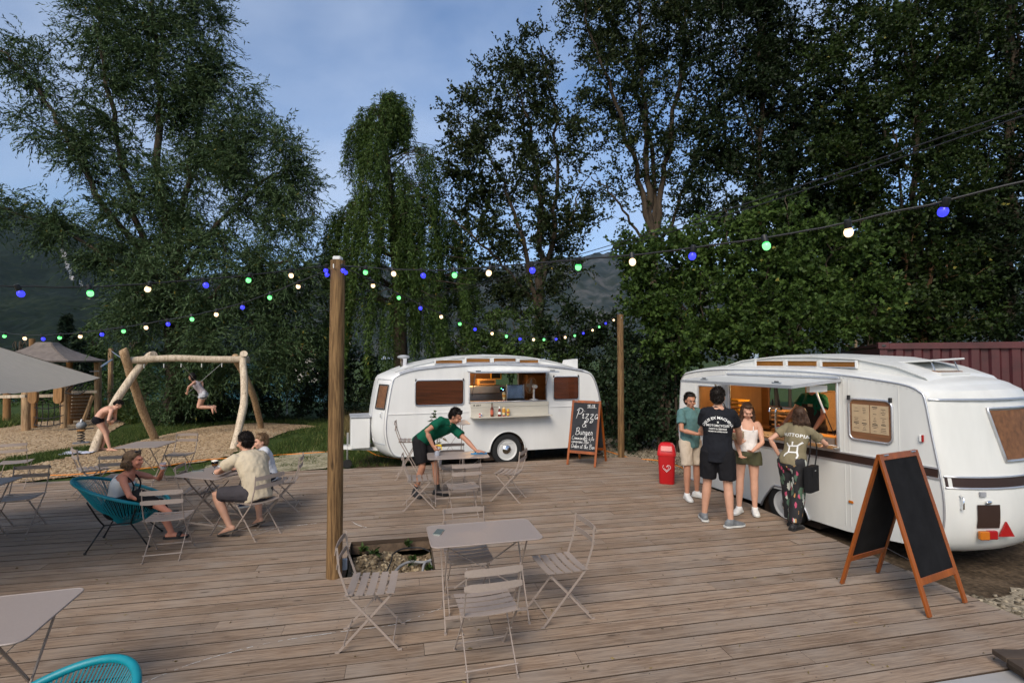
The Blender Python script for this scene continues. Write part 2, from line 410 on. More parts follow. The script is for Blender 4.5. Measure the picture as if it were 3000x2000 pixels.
SOIL1 = [(-3.6, 11.6), (2.8, 12.4), (2.6, 15.6), (-3.4, 14.4)]
patch('bare_soil_ground', SOIL1, 'soil_ground', 0.015, 7, edge=0.4)

# ---- lake
mat('lake_water', (0.02, 0.12, 0.135), 0.12, var=0.15, scale=0.02, bump=0.05, bscale=0.6)
struct(MB().add([(-4000, 62, -3.0), (-22, 62, -3.0), (-330, 900, -3.0), (-4000, 900, -3.0)], [(0, 1, 2, 3)]).build('lake', 'lake_water'))

# ---- hills and mountain
def hill(name, ridge, Yr, depth, m, seed, bump=14.0, base=-4.0, xr=None, nx=150, ny=40, gully=0.0, fs=0.012):
    """ridge: photo points of the skyline, standing Yr metres away; slopes down towards the viewer over 'depth' metres"""
    pts = [AT(px, py, Yr) for px, py in ridge]; line = [(p.x, p.z) for p in pts]
    x0, x1 = line[0][0], line[-1][0]; b = MB()
    for i in range(nx):
        x = x0 + (x1 - x0) * i / (nx - 1); zr = interp(line, x)
        for j in range(ny):
            t = j / (ny - 1)
            y = Yr - depth * (1 - t) if t <= 1 else Yr
            prof = t ** 0.9
            z = base + (zr - base) * prof
            nz = mnoise.fractal(Vector((x * fs * 0.25, y * fs * 0.25, seed)), 1.0, 2.0, 4)
            z += bump * 2.4 * nz * math.sin(math.pi * min(t, 0.93))
            z += bump * 0.8 * mnoise.noise(Vector((x * fs * 2.8, y * fs * 2.8, seed + 9)))
            if gully: z += gully * abs(mnoise.noise(Vector((x * fs * 0.5, seed, 3)))) * math.sin(math.pi * t)
            b.v.append((x, y, z))
    for j in (0, 1):
        pass
    for i in range(nx - 1):
        for j in range(ny - 1): b.f.append((i * ny + j, (i + 1) * ny + j, (i + 1) * ny + j + 1, i * ny + j + 1))
    o = b.build(name, m, smooth=True); return struct(o)
HILL = hill('hill', [(-2600, 700), (-1500, 470), (-700, 480), (-200, 560), (0, 600), (150, 640), (330, 700), (480, 770), (620, 850), (760, 930), (900, 1000), (1100, 1046)], 1500, 880, 'forest_hill', 3, 13, nx=300, ny=80, fs=0.02)
hill('hill', [(-900, 940), (-300, 900), (0, 870), (180, 866), (300, 880), (420, 905), (560, 960), (700, 1010), (900, 1044)], 760, 240, 'forest_hill', 11, 5, nx=220, ny=50, fs=0.05)
hill('mountain', [(300, 980), (600, 860), (800, 800), (930, 775), (1010, 760), (1150, 790), (1300, 800), (1450, 790), (1600, 770), (1720, 755), (1850, 752), (2000, 790), (2300, 830), (2800, 800), (3400, 900)], 4200, 2600, 'far_rock', 21, 60, nx=260, ny=60, gully=160, fs=0.004)

def drape(name, m, o, cells, lift):
    """bare patches lying on the slope"""
    bv = BVHTree.FromPolygons([v.co[:] for v in o.data.vertices], [p.vertices[:] for p in o.data.polygons]); b = MB(); C0 = Vector((0, 0, CAM_H))
    for (x0, x1, y0, y1) in cells:
        q = []
        for (x, y) in ((x0, y1), (x1, y1), (x1, y0), (x0, y0)):
            h = bv.ray_cast(C0, ray(x, y).normalized())
            if h[0] is None: break
            q.append(h[0] - ray(x, y).normalized() * lift)
        if len(q) == 4: b.add(q, [(0, 1, 2, 3)])
    o2 = b.build(name, m); o2['kind'] = 'structure'; return o2
mat('scree', (.3, .29, .28), .95, var=.4, scale=.05); mat('dry_field', (.2, .15, .08), .95, var=.2, scale=.05)
rs_ = random.Random(5)
drape('scree_slope', 'scree', HILL, [(176 + (y - 730) * .38 + rs_.uniform(-3, 3), 186 + (y - 730) * .38 + rs_.uniform(-4, 5) * (1 if y < 790 else .4), y, y + 7) for y in range(730, 815, 6)] + [(232, 240, 820, 832), (236, 243, 828, 838)], 6)
drape('field', 'dry_field', HILL, [(205 + k * 10, 215 + k * 10, 874 - (k % 5) * .7, 884 - abs(k - 3)) for k in range(6)], 6)

# ---- deck: boards on joists
mat('joist', (0.12, 0.08, 0.05), 0.85, var=0.4, scale=12)
dk = MB()
V0, V1, U0, U1, BW = 3.03, 11.31, -10.5, 5.4, 0.18
PIT = (-0.62, 0.36, 15, 21)        # u range and first/last board row of the opening round the pit
for k in range(28):
    u = U0 + 0.1 + k * 0.58
    if PIT[0] - 0.02 < u < PIT[1] + 0.02:
        dk.bar(D(u, V0 + .03, -0.1), D(u, V0 + PIT[2] * BW - .02, -0.1), 0.05, 0.13); dk.bar(D(u, V0 + PIT[3] * BW + .02, -0.1), D(u, V1 - .03, -0.1), 0.05, 0.13)
    elif u < U1: dk.bar(D(u, V0 + .03, -0.1), D(u, V1 - .03, -0.1), 0.05, 0.13)
dk.bar(D(U0, V1 - 0.005, -0.105), D(U1 - .01, V1 - 0.005, -0.105), 0.03, 0.14); dk.bar(D(U1 - 0.035, V0 + .03, -0.11), D(U1 - 0.035, V1 - .03, -0.11), 0.03, 0.15)
va, vb = V0 + PIT[2] * BW, V0 + PIT[3] * BW
for a, b_ in ((D(PIT[0] - .02, va, -.1), D(PIT[0] - .02, vb, -.1)), (D(PIT[1] + .02, va, -.1), D(PIT[1] + .02, vb, -.1)), (D(PIT[0], va - .03, -.1), D(PIT[1], va - .03, -.1)), (D(PIT[0], vb + .03, -.1), D(PIT[1], vb + .03, -.1))):
    dk.bar(a, b_, 0.03, 0.135)
deck = struct(dk.build('deck', 'joist'))
_pl = {}
def plank_mesh(l):
    l = round(l, 3)
    if l not in _pl:
        w, t, c = BW - 0.0095, 0.045, 0.003
        x, y = l / 2 - 0.0015, w / 2
        vs = []; 
        for sx in (-x, x): vs += [(sx, -y, -t), (sx, -y, -c), (sx, -y + c, 0), (sx, y - c, 0), (sx, y, -c), (sx, y, -t)]
        fs = [(5, 4, 3, 2, 1, 0), (6, 7, 8, 9, 10, 11)] + [(i, i + 1, i + 7, i + 6) for i in range(5)] + [(5, 0, 6, 11)]
        _pl[l] = MB().add(vs, fs).mesh('plank'); _pl[l].materials.append(MATS['deck_wood']); _pl[l].materials.append(mat('gap_shade_stain', (.055, .034, .02), .9))
        for p_ in _pl[l].polygons: p_.material_index = 0 if p_.center.z > -.001 else 1  # gap shade, with edge grime, coloured onto every face but the top
    return _pl[l]
rng = random.Random(3)
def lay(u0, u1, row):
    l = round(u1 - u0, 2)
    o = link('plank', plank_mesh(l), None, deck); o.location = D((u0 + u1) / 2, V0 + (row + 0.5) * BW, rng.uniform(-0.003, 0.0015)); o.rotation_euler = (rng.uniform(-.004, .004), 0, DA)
rows = int(round((V1 - V0) / BW)); joints = [4.82, 3.66, 2.5, 0.76, 4.24, 1.34, 3.08]
for r in range(rows):
    j0 = joints[(r * 3) % 7]; cuts = [U1 + rng.choice((0, 0.01, -0.01))]; u = U1 - (U1 - j0)
    while u > U0: cuts.append(u); u -= 4.06
    cuts.append(U0)
    for a, b_ in zip(cuts, cuts[1:]):
        hi, lo = a, b_
        if hi - lo < 0.25: continue
        if PIT[2] <= r < PIT[3]:
            if lo < PIT[0] < hi and lo < PIT[1] < hi: lay(lo, PIT[0], r); lay(PIT[1], hi, r); continue
            if lo < PIT[0] < hi: hi = PIT[0]
            elif lo < PIT[1] < hi: lo = PIT[1]
            elif PIT[0] <= lo and hi <= PIT[1]: continue
        lay(lo, hi, r)

mat('screw', (.05, .05, .05), .5, .6)
sc2 = MB()
for r in range(rows):
    for k in range(28):
        u = U0 + 0.1 + k * 0.58
        if PIT[2] <= r < PIT[3] and PIT[0] < u < PIT[1] or u > U1 - .05: continue
        for dv in (-.055, .055): p = D(u, V0 + (r + .5) * BW + dv, .0022); sc2.add([p + Vector((.005 * math.cos(a * 1.0472), .005 * math.sin(a * 1.0472), 0)) for a in range(6)], [tuple(range(6))])
sc2.build('deck_screws', 'screw', deck)['kind'] = 'stuff'

# stones, clods and chips: scattered solid pieces
def scatter(name, m, pts, size, seed, flat=0.7, attr=True, parent=None, label=None, cat=None, kind='stuff', elong=1.0):
    r = np.random.default_rng(seed); P = np.asarray(pts, np.float64); n = len(P)
    oct_ = np.array([(1, 0, 0), (-1, 0, 0), (0, 1, 0), (0, -1, 0), (0, 0, 1), (0, 0, -1)], float)
    F = np.array([(0, 2, 4), (2, 1, 4), (1, 3, 4), (3, 0, 4), (2, 0, 5), (1, 2, 5), (3, 1, 5), (0, 3, 5)])
    s = size[0] + (size[1] - size[0]) * r.random(n) ** 2
    V = oct_[None] * (0.7 + 0.6 * r.random((n, 6, 1))); V = V * np.stack([elong * np.ones(n), np.ones(n), np.ones(n)], 1)[:, None]
    A = r.normal(size=(n, 3, 3)); Q, _ = np.linalg.qr(A); V = np.einsum('nij,nkj->nki', Q, V)
    V[:, :, 2] *= flat; V = V * s[:, None, None] + P[:, None]
    FF = (F[None] + (np.arange(n) * 6)[:, None, None]).reshape(-1, 3)
    me = np_mesh(name, V.reshape(-1, 3), FF, np.repeat(r.random(n), 6))
    o = link(name, me, m, parent); tag(o, label, cat, None, kind); return o
def pts_in(poly, n, seed, dz=0.0, zf=ground_z):
    r = np.random.default_rng(seed); P = np.array(poly); lo = P.min(0); hi = P.max(0); out = []
    while len(out) < n:
        q = lo + (hi - lo) * r.random((n, 2)); ins = np.zeros(n, bool); j = len(P) - 1
        for i in range(len(P)):
            c = ((P[i, 1] > q[:, 1]) != (P[j, 1] > q[:, 1])) & (q[:, 0] < (P[j, 0] - P[i, 0]) * (q[:, 1] - P[i, 1]) / (P[j, 1] - P[i, 1] + 1e-12) + P[i, 0]); ins ^= c; j = i
        out += [(a, b_, zf(a, b_) + dz) for a, b_ in q[ins]]
    return out[:n]
def var_mat(name, cols, rough=0.9):
    m = bpy.data.materials.new(name); m.use_nodes = True; nt = m.node_tree; b = nt.nodes['Principled BSDF']; b.inputs['Roughness'].default_value = rough; b.inputs['Specular IOR Level'].default_value = 0.15
    at = nt.nodes.new('ShaderNodeAttribute'); at.attribute_name = 'v'; rp = nt.nodes.new('ShaderNodeValToRGB'); e = rp.color_ramp.elements
    e[0].color = (*cols[0], 1); e[1].color = (*cols[-1], 1)
    for i, c in enumerate(cols[1:-1]): q = e.new((i + 1) / (len(cols) - 1)); q.color = (*c, 1)
    nt.links.new(at.outputs['Fac'], rp.inputs[0]); nt.links.new(rp.outputs[0], b.inputs['Base Color']); MATS[name] = m; return m
var_mat('chip', ((0.22, 0.14, 0.08), (0.36, 0.26, 0.155), (0.5, 0.38, 0.24)))
var_mat('stone', ((0.05, 0.04, 0.028), (0.18, 0.15, 0.105), (0.4, 0.34, 0.25)))
var_mat('clod', ((0.07, 0.05, 0.03), (0.22, 0.165, 0.1), (0.45, 0.36, 0.23)))
def near(poly_pts, ymax=99): return [p for p in poly_pts if p[1] < ymax and p[0] > -p[1] * 1.15]
scatter('wood_chips', 'chip', near(pts_in(CHIPS2, 12000, 1, 0.042)), (0.012, 0.03), 1, 0.35, elong=1.8, label='loose pale wood chips round the log swing', cat='wood chips')
scatter('wood_chips', 'chip', near(pts_in(CHIPS1, 6000, 2, 0.036)), (0.012, 0.03), 2, 0.35, elong=1.8, label='loose wood chips under the climbing frame', cat='wood chips')
scatter('gravel', 'stone', [p for p in pts_in(GRAV2, 6000, 3, 0.03) if (p[0] - 4.25) * 0.978 + (p[1] - 4.9) * 0.208 > -0.05 or p[1] < 3.0], (0.012, 0.045), 3, 0.7, label='pale gravel beside the deck near the empty chalkboard', cat='gravel')
scatter('gravel', 'stone', pts_in(GRAV1, 2500, 4, 0.035), (0.015, 0.04), 4, 0.7, label='pale gravel patch behind the red bin', cat='gravel')
# pit in the deck: earth, clods, pipe ends
pm = MB(); uc, vc = (PIT[0] + PIT[1]) / 2, (va + vb) / 2; uw, vw = PIT[1] - PIT[0] - .004, vb - va - .004
def pit_z(u, v):
    return -0.2 + 0.12 * mnoise.noise(Vector((u * 2.2, v * 2.2, 4))) + 0.05 * mnoise.noise(Vector((u * 8, v * 8, 2)))
pm.grid(lambda s, t: D(uc + (s - .5) * uw, vc + (t - .5) * vw, pit_z(uc + (s - .5) * uw, vc + (t - .5) * vw)), 24, 24)
mat('pit_soil', (0.09, 0.063, 0.036), 0.95, col2=(0.28, 0.21, 0.125), scale=7, bump=0.8, bscale=40)
struct(pm.build('pit_soil', 'pit_soil', smooth=True))
r_ = np.random.default_rng(8); cp = []
for _ in range(1100):
    u = uc + (r_.random() - .5) * uw * .93; v = vc + (r_.random() - .5) * vw * .93; q = D(u, v, pit_z(u, v) + 0.005); cp.append(tuple(q))
scatter('soil_clods', 'clod', cp, (0.008, 0.04), 9, 0.8, label='lumpy dry earth clods in the square deck opening', cat='soil')
mat('grey_pipe', (0.2, 0.2, 0.2), 0.5); mat('black_rubber', (0.012, 0.012, 0.012), 0.5)
pz = lambda a, b_, c: D(a, b_, c)
tag(MB().tube(smooth_path([pz(-.1, 5.95, -.12), pz(-.02, 6.15, -.1), pz(.1, 6.24, -.09), pz(.25, 6.22, -.1), pz(.345, 6.2, -.07)]), 0.017, 8).build('conduit_pipe', 'grey_pipe', smooth=True), 'grey bent conduit pipe lying in the deck pit', 'pipe')
tag(MB().tube(smooth_path([pz(-.2, 5.85, -.12), pz(-.12, 6.2, -.05), pz(-.1, 6.45, -.06), pz(.02, 6.6, -.06), pz(.22, 6.62, -.07), pz(.345, 6.52, -.09)]), 0.009, 6).build('black_cable', 'black_rubber', smooth=True), 'thin black cable looping in the deck pit', 'cable')
tag(MB().tube(smooth_path([pz(.22, 5.86, -.14), pz(.25, 5.96, -.02), pz(.32, 6.02, -.03), pz(.33, 5.95, -.1)]), 0.015, 8).build('conduit_pipe', 'grey_pipe', smooth=True), 'short grey pipe elbow near the pit corner under the table', 'pipe')

# chalk drips on the deck
mat('chalk', (0.62, 0.62, 0.6), 0.95, var=0.3, scale=40)
def chalk_run(pts, w, seed, label):
    r = random.Random(seed); b = MB(); P = smooth_path([G(x, y, 0) for x, y in pts], 14)
    for i in range(len(P) - 1):
        if r.random() < 0.28: continue
        d = (P[i + 1] - P[i]).normalized(); n = Vector((-d.y, d.x, 0)); ww = w * r.uniform(0.2, 1.0); ww2 = w * r.uniform(0.2, 1.0)
        z = Vector((0, 0, 0.003 + r.uniform(0, .0006)))
        b.add([P[i] - n * ww + z, P[i + 1] - n * ww2 + z, P[i + 1] + n * ww2 + z, P[i] + n * ww + z], [(0, 1, 2, 3)])
    tag(b.build('chalk_mark', 'chalk'), label, 'chalk mark', None, 'stuff')
chalk_run([(410, 2003), (553, 1947), (670, 1912), (803, 1880), (998, 1850), (1155, 1829), (1253, 1795), (1300, 1780)], 0.004, 1, 'long thin white chalk line curving across the front boards')
chalk_run([(520, 1545), (600, 1530), (700, 1553), (820, 1545), (945, 1530)], 0.008, 2, 'white splash line on boards below the seated man')
chalk_run([(1030, 1527), (1050, 1538), (1075, 1545)], 0.008, 3, 'short white scratch on the boards behind the pit')
# ================================================================== VEGETATION
leaf_mat('willow_leaf', (0.019, 0.04, 0.014), (0.08, 0.125, 0.052), (0.22, 0.18, 0.03), 0.2)
leaf_mat('weeping_leaf', (0.012, 0.03, 0.006), (0.07, 0.115, 0.026), (0.3, 0.24, 0.03), 0.25)
leaf_mat('alder_leaf', (0.01, 0.018, 0.006), (0.036, 0.052, 0.017), (0.2, 0.15, 0.03), 0.2)
leaf_mat('hazel_leaf', (0.016, 0.036, 0.008), (0.078, 0.13, 0.028), (0.24, 0.22, 0.05), 0.3)
leaf_mat('mid_leaf', (0.008, 0.017, 0.004), (0.036, 0.06, 0.014), (0.2, 0.18, 0.04), 0.25)
leaf_mat('dark_leaf', (0.006, 0.012, 0.005), (0.022, 0.038, 0.013), None, 0.2)
leaf_mat('ivy_leaf', (0.008, 0.018, 0.008), (0.03, 0.05, 0.022), None, 0.15)
leaf_mat('bush_leaf', (0.02, 0.04, 0.012), (0.075, 0.12, 0.03), None, 0.25)
leaf_mat('conifer_leaf', (0.006, 0.014, 0.008), (0.02, 0.035, 0.018), None, 0.1)
leaf_mat('grass_blade', (0.025, 0.05, 0.01), (0.1, 0.14, 0.035), (0.3, 0.26, 0.1), 0.25)
leaf_mat('dry_grass', (0.1, 0.075, 0.03), (0.3, 0.23, 0.1), None, 0.25)
mat('bark', (0.045, 0.032, 0.02), 0.95, var=0.55, scale=6, bump=0.8, stretch=(1, 1, 0.25))
mat('bark_warm', (0.14, 0.075, 0.035), 0.95, var=0.55, scale=5, bump=0.8, stretch=(1, 1, 0.3))

def leaves_mesh(name, P, Dr, L, Wd, seed, droop=0.0, jit=0.5, vbase=None):
    """P: leaf bases, Dr: leaf directions; every leaf is a small folded blade of its own"""
    r = np.random.default_rng(seed); n = len(P)
    d = Dr + r.normal(size=(n, 3)) * jit; d[:, 2] -= droop; d /= np.linalg.norm(d, axis=1)[:, None] + 1e-9
    q = r.normal(size=(n, 3)); s = np.cross(d, q); s /= np.linalg.norm(s, axis=1)[:, None] + 1e-9
    l = (L * (0.65 + 0.7 * r.random(n)))[:, None]; w = (Wd * (0.7 + 0.6 * r.random(n)))[:, None]
    nrm = np.cross(s, d) * (w * 0.35)
    V = np.stack([P, P + d * l * 0.45 + s * w * 0.5 + nrm, P + d * l, P + d * l * 0.45 - s * w * 0.5 + nrm], 1)
    F = np.arange(n * 4).reshape(n, 4)
    v = r.random(n) if vbase is None else np.where(r.random(n) < .004, .99, np.clip(vbase + r.normal(size=n) * 0.2, 0, 0.92))
    return np_mesh(name, V.reshape(-1, 3), F, np.repeat(v, 4))

def sample_ell(r, c, rad, n, shell=0.35):
    d = r.normal(size=(n, 3)); d /= np.linalg.norm(d, axis=1)[:, None]
    t = (shell + (1 - shell) * r.random(n)) ** 0.5
    return np.asarray(c) + d * t[:, None] * np.asarray(rad)

def grow(name, label, cat, limbs, ells, seed, lmat='alder_leaf', bmat='bark', sub=6, sublen=0.7, per=16, L=0.12, Wd=0.06, droop=0.2, jit=0.6, group=None, up_pen=1.6, cond=None, br=0.035, twigs=True):
    """limbs: [(points, r0, r1)], ells: [(centre, radii, count)] where the twig tips lie"""
    r = np.random.default_rng(seed); root = thing(name, label, cat, limbs[0][0][0], 0, group)
    base = np.array(limbs[0][0][0], float); T = MB(); nodes = []; nrad = []
    for pts, r0, r1 in limbs:
        P = smooth_path(pts, 6); m = len(P)
        P = [p + Vector((r.normal(), r.normal(), 0)) * 0.02 * min(i, 3) for i, p in enumerate(P)]
        rs = [r0 + (r1 - r0) * (i / (m - 1)) ** 0.8 for i in range(m)]
        T.tube([p - Vector(base) for p in P], rs, 7); nodes += [tuple(p) for p in P[1:]]; nrad += rs[1:]
    tips = np.concatenate([sample_ell(r, c, rad, n) for c, rad, n in ells])
    if cond is not None: tips = tips[[bool(cond(p)) for p in tips]]
    N = np.array(nodes); NR = np.array(nrad); order = np.argsort(np.min(np.linalg.norm(tips[:, None] - N[None, ::3], axis=2), axis=1))
    Nl = [N]; used = []
    A = np.empty((len(tips), 3))
    cap = len(N) + len(tips) * 3; buf = np.empty((cap, 3)); buf[:len(N)] = N; rb = np.empty(cap); rb[:len(N)] = NR; cnt = len(N)
    for i in order:
        t = tips[i]; dd = buf[:cnt] - t; dist = np.linalg.norm(dd, axis=1); cost = dist + up_pen * np.maximum(0, dd[:, 2] + 0.1) 
        k = int(np.argmin(cost)); a = buf[k]; A[i] = a
        mid = (a + t) / 2 + np.array([0, 0, 0.12 * dist[k]]) + r.normal(size=3) * 0.05 * dist[k]
        ra = min(rb[k] * 0.7, br * (0.5 + 0.22 * dist[k])); ra = max(ra, 0.006)
        T.tube([Vector(a - base), Vector(mid - base), Vector(t - base)], [ra, ra * 0.7, ra * 0.35], 4, caps=False)
        for q, rr in ((a * .5 + mid * .5, ra * .85), (mid, ra * 0.7), (t, ra * 0.4)):
            buf[cnt] = q; rb[cnt] = rr; cnt += 1
    T.build('trunk', bmat, root, smooth=True)
    # leaf sprays
    n = len(tips); out = tips - A; out /= np.linalg.norm(out, axis=1)[:, None] + 1e-6
    sd = out[:, None] * 0.7 + r.normal(size=(n, sub, 3)) * 0.75; sd[:, :, 2] -= droop * 0.5; sd /= np.linalg.norm(sd, axis=2)[:, :, None]
    sl = sublen * (0.5 + 0.9 * r.random((n, sub)))
    st = tips[:, None] - out[:, None] * (r.random((n, sub, 1)) * sublen * 0.9)
    tt = (0.08 + 0.92 * np.linspace(0, 1, per))[None, None, :, None]
    P = st[:, :, None] + sd[:, :, None] * (sl[:, :, None, None] * tt); P[..., 2] -= (droop * sl[:, :, None] * tt[..., 0] ** 2) * 0.8
    Dr = np.broadcast_to(sd[:, :, None], P.shape)
    vb = np.broadcast_to((0.25 + 0.55 * r.random((n, sub)))[:, :, None], P.shape[:3]).reshape(-1)
    me = leaves_mesh('crown', (P - base).reshape(-1, 3), Dr.reshape(-1, 3).copy(), L, Wd, seed + 1, droop, jit, vb)
    link('crown', me, lmat, root)
    return root

def bush(name, label, ells, seed, lmat='bush_leaf', per=55, L=0.09, Wd=0.05, cat='shrub', group=None, sub=5, sublen=0.4, droop=0.15, base=None):
    c0 = ells[0][0]; b = base or (c0[0], c0[1], GZ)
    limbs = []
    rr = random.Random(seed)
    for c, rad, n in ells:
        for k in range(3):
            limbs.append(([Vector(b) if k == 0 and c is c0 else Vector((c[0] + rr.uniform(-.3, .3) * rad[0], c[1] + rr.uniform(-.3, .3) * rad[1], b[2])), Vector((c[0] + rr.uniform(-.2, .2) * rad[0], c[1], c[2] * 0.5 + b[2] * 0.5)), Vector((c[0] + rr.uniform(-.5, .5) * rad[0], c[1] + rr.uniform(-.3, .3) * rad[1], c[2] + rad[2] * 0.4))], 0.035, 0.012))
    return grow(name, label, cat, limbs, ells, seed, lmat, 'bark', sub, sublen, max(4, per // sub), L, Wd, droop, 0.7, group, up_pen=0.6, br=0.015)

def A3(px, py, Y): return tuple(AT(px, py, Y))
def E(px, py, Y, rx, ry, n, deep=None):         # crown lump seen at photo pixel, radii in photo pixels
    s = Y / 1500; return (A3(px, py, Y), (rx * s, deep or (rx * s * 0.8), ry * s), n)

# --- big white willow on the left
Y1 = 19.5; b1 = G(515, 1238, GZ); b1.z = GZ - 0.1
def LP(*pts): return [Vector(A3(*p)) for p in pts]
limbs = [([b1] + LP((512, 1130, Y1), (505, 1000, Y1), (520, 820, Y1 + .3)), 0.36, 0.26),
 (LP((520, 820, Y1 + .3), (470, 560, Y1), (465, 330, Y1), (450, 120, Y1), (460, -150, Y1)), 0.19, 0.05),
 (LP((515, 900, Y1 + .3), (420, 740, Y1 - .4), (300, 600, Y1 - .8), (190, 390, Y1 - 1), (90, 230, Y1 - 1.2), (10, 150, Y1 - 1.4)), 0.16, 0.035),
 (LP((515, 950, Y1), (430, 830, Y1 - .6), (300, 745, Y1 - 1), (190, 680, Y1 - 1.2), (60, 630, Y1 - 1.5), (-60, 590, Y1 - 1.7)), 0.1, 0.025),
 (LP((520, 800, Y1), (545, 560, Y1 + .5), (590, 340, Y1 + .8), (640, 100, Y1 + 1)), 0.15, 0.04),
 (LP((430, 760, Y1), (360, 480, Y1 - .3), (320, 260, Y1 - .5), (285, 60, Y1 - .5), (270, -120, Y1 - .5)), 0.13, 0.035),
 (LP((515, 850, Y1), (620, 680, Y1 + .2), (740, 560, Y1 + .3), (850, 480, Y1 + .4)), 0.13, 0.03),
 (LP((512, 1000, Y1), (600, 880, Y1 - .5), (720, 800, Y1 - .8), (860, 760, Y1 - 1)), 0.1, 0.025),
 (LP((495, 1020, Y1 - .5), (480, 905, Y1 - .6), (440, 800, Y1 - 1)), 0.13, 0.08)]
ells = [E(470, 190, Y1, 150, 190, 150), E(330, 110, Y1 - .5, 130, 160, 100), E(590, 130, Y1 + .5, 90, 170, 70), E(640, 330, Y1 + .6, 130, 180, 120),
        E(180, 330, Y1 - 1, 130, 120, 55), E(70, 170, Y1 - 1.2, 90, 90, 30), E(300, 430, Y1 - .6, 110, 110, 60), E(760, 470, Y1 + .4, 150, 150, 125), E(860, 560, Y1 + .2, 90, 130, 60),
        E(600, 560, Y1, 190, 150, 130), E(420, 640, Y1 - .3, 150, 120, 85), E(620, 800, Y1 - .3, 230, 150, 190), E(830, 760, Y1 - .3, 120, 150, 90),
        E(250, 720, Y1 - 1, 130, 60, 35), E(70, 620, Y1 - 1.5, 140, 55, 45), E(400, 850, Y1 - 1, 80, 90, 30), E(700, 1000, Y1 - .6, 190, 130, 130), E(560, 1080, Y1, 120, 100, 55), E(370, 940, Y1 - 1.3, 80, 90, 28), E(860, 960, Y1, 90, 150, 60), E(430, -60, Y1, 220, 110, 110)]
grow('willow_tree', 'tall grey-green willow with fanned limbs behind the log swing', 'tree', limbs, ells, 41, 'willow_leaf', 'bark', 9, 0.8, 14, 0.16, 0.04, 0.35, 0.42)

# --- weeping willow in the middle: hanging strands
def weeping(name, label, base, Yc, seed):
    r = np.random.default_rng(seed); root = thing(name, label, 'tree', base); T = MB(); bb = np.array(base)
    top = A3(1120, 285, Yc)
    main = smooth_path([Vector(base), Vector(A3(1165, 800, Yc)), Vector(A3(1140, 550, Yc)), Vector(A3(1120, 360, Yc)), Vector(top)], 8)
    T.tube([p - Vector(base) for p in main], [0.33 - 0.31 * i / (len(main) - 1) for i in range(len(main))], 8)
    prof = [(255, 1115, 1125), (300, 1085, 1165), (345, 1045, 1205), (400, 1048, 1235), (470, 1022, 1243), (560, 1003, 1250), (640, 1000, 1300), (720, 998, 1345), (800, 1002, 1425), (900, 1003, 1440), (1040, 1006, 1440)]
    P = []; Dr = []; vb = []
    for k in range(800):
        if k % 13 == 0: py0 = 262 + (r.random() ** 0.85) * 620; f0 = -.06 + 1.12 * r.random()
        py = py0 + abs(r.normal()) * 14
        xl = interp([(a, b_) for a, b_, c in prof], py); xr = interp([(a, c) for a, b_, c in prof], py)
        mid = (xl + xr) / 2; hw = (xr - xl) / 2 + 1; px = xl + (xr - xl) * f0 + r.normal() * 15
        edge = abs(px - mid) / hw
        dep = Yc + r.normal() * 0.01 * hw * (1.0 - 0.6 * edge) - 0.008 * hw * (1 - edge) * (r.random() < 0.6)
        s0 = np.array(A3(px, py, dep))
        mi = min(main, key=lambda p: abs(p.z - (s0[2] - 0.4)) + 0.2 * (p - Vector(s0)).length); a = np.array(mi)
        if k % 2 == 0:
            m2 = (a + s0) / 2 + np.array([0, 0, 0.25 * np.linalg.norm(s0 - a) * 0.6])
            T.tube([Vector(a - bb), Vector(m2 - bb), Vector(s0 - bb)], [0.03, 0.02, 0.008], 4, caps=False)
        ln = r.uniform(1.2, 3.8) if py > 450 else r.uniform(0.8, 2.2)
        ln = min(ln, s0[2] - (GZ + 0.3 + r.random() * 1.6))
        n = int(ln / 0.034); t = np.linspace(0, 1, n); outd = np.array([(px - mid) / hw, r.normal() * 0.5, 0])
        q = s0 + outd * (0.35 * np.sin(t * 1.6)[:, None]) * 0.8 + np.stack([r.normal() * 0.1 * np.sin(t * 3 + k), r.normal() * 0.1 * t, 0.25 * np.sin(np.minimum(1, t * 5) * math.pi) * 0.4 - ln * t], 1)
        q += r.normal(size=(n, 3)) * 0.03
        P.append(q); dd = np.gradient(q, axis=0); dd /= np.linalg.norm(dd, axis=1)[:, None] + 1e-9; Dr.append(dd); vb.append(np.full(n, 0.15 + 0.7 * r.random()))
        q2 = q + r.normal(size=(n, 3)) * 0.05; P.append(q2); Dr.append(dd); vb.append(np.full(n, 0.15 + 0.7 * r.random()))
    T.build('trunk', 'bark', root, smooth=True)
    me = leaves_mesh('crown', np.concatenate(P) - bb, np.concatenate(Dr), 0.16, 0.036, seed + 2, 0.1, 0.42, np.concatenate(vb)); link('crown', me, 'weeping_leaf', root)
weeping('weeping_willow_tree', 'weeping willow with hanging strands behind the pizza caravan', tuple(Vector((*AT(1180, 1050, 20.5).xy, GZ - .1))), 20.5, 77)

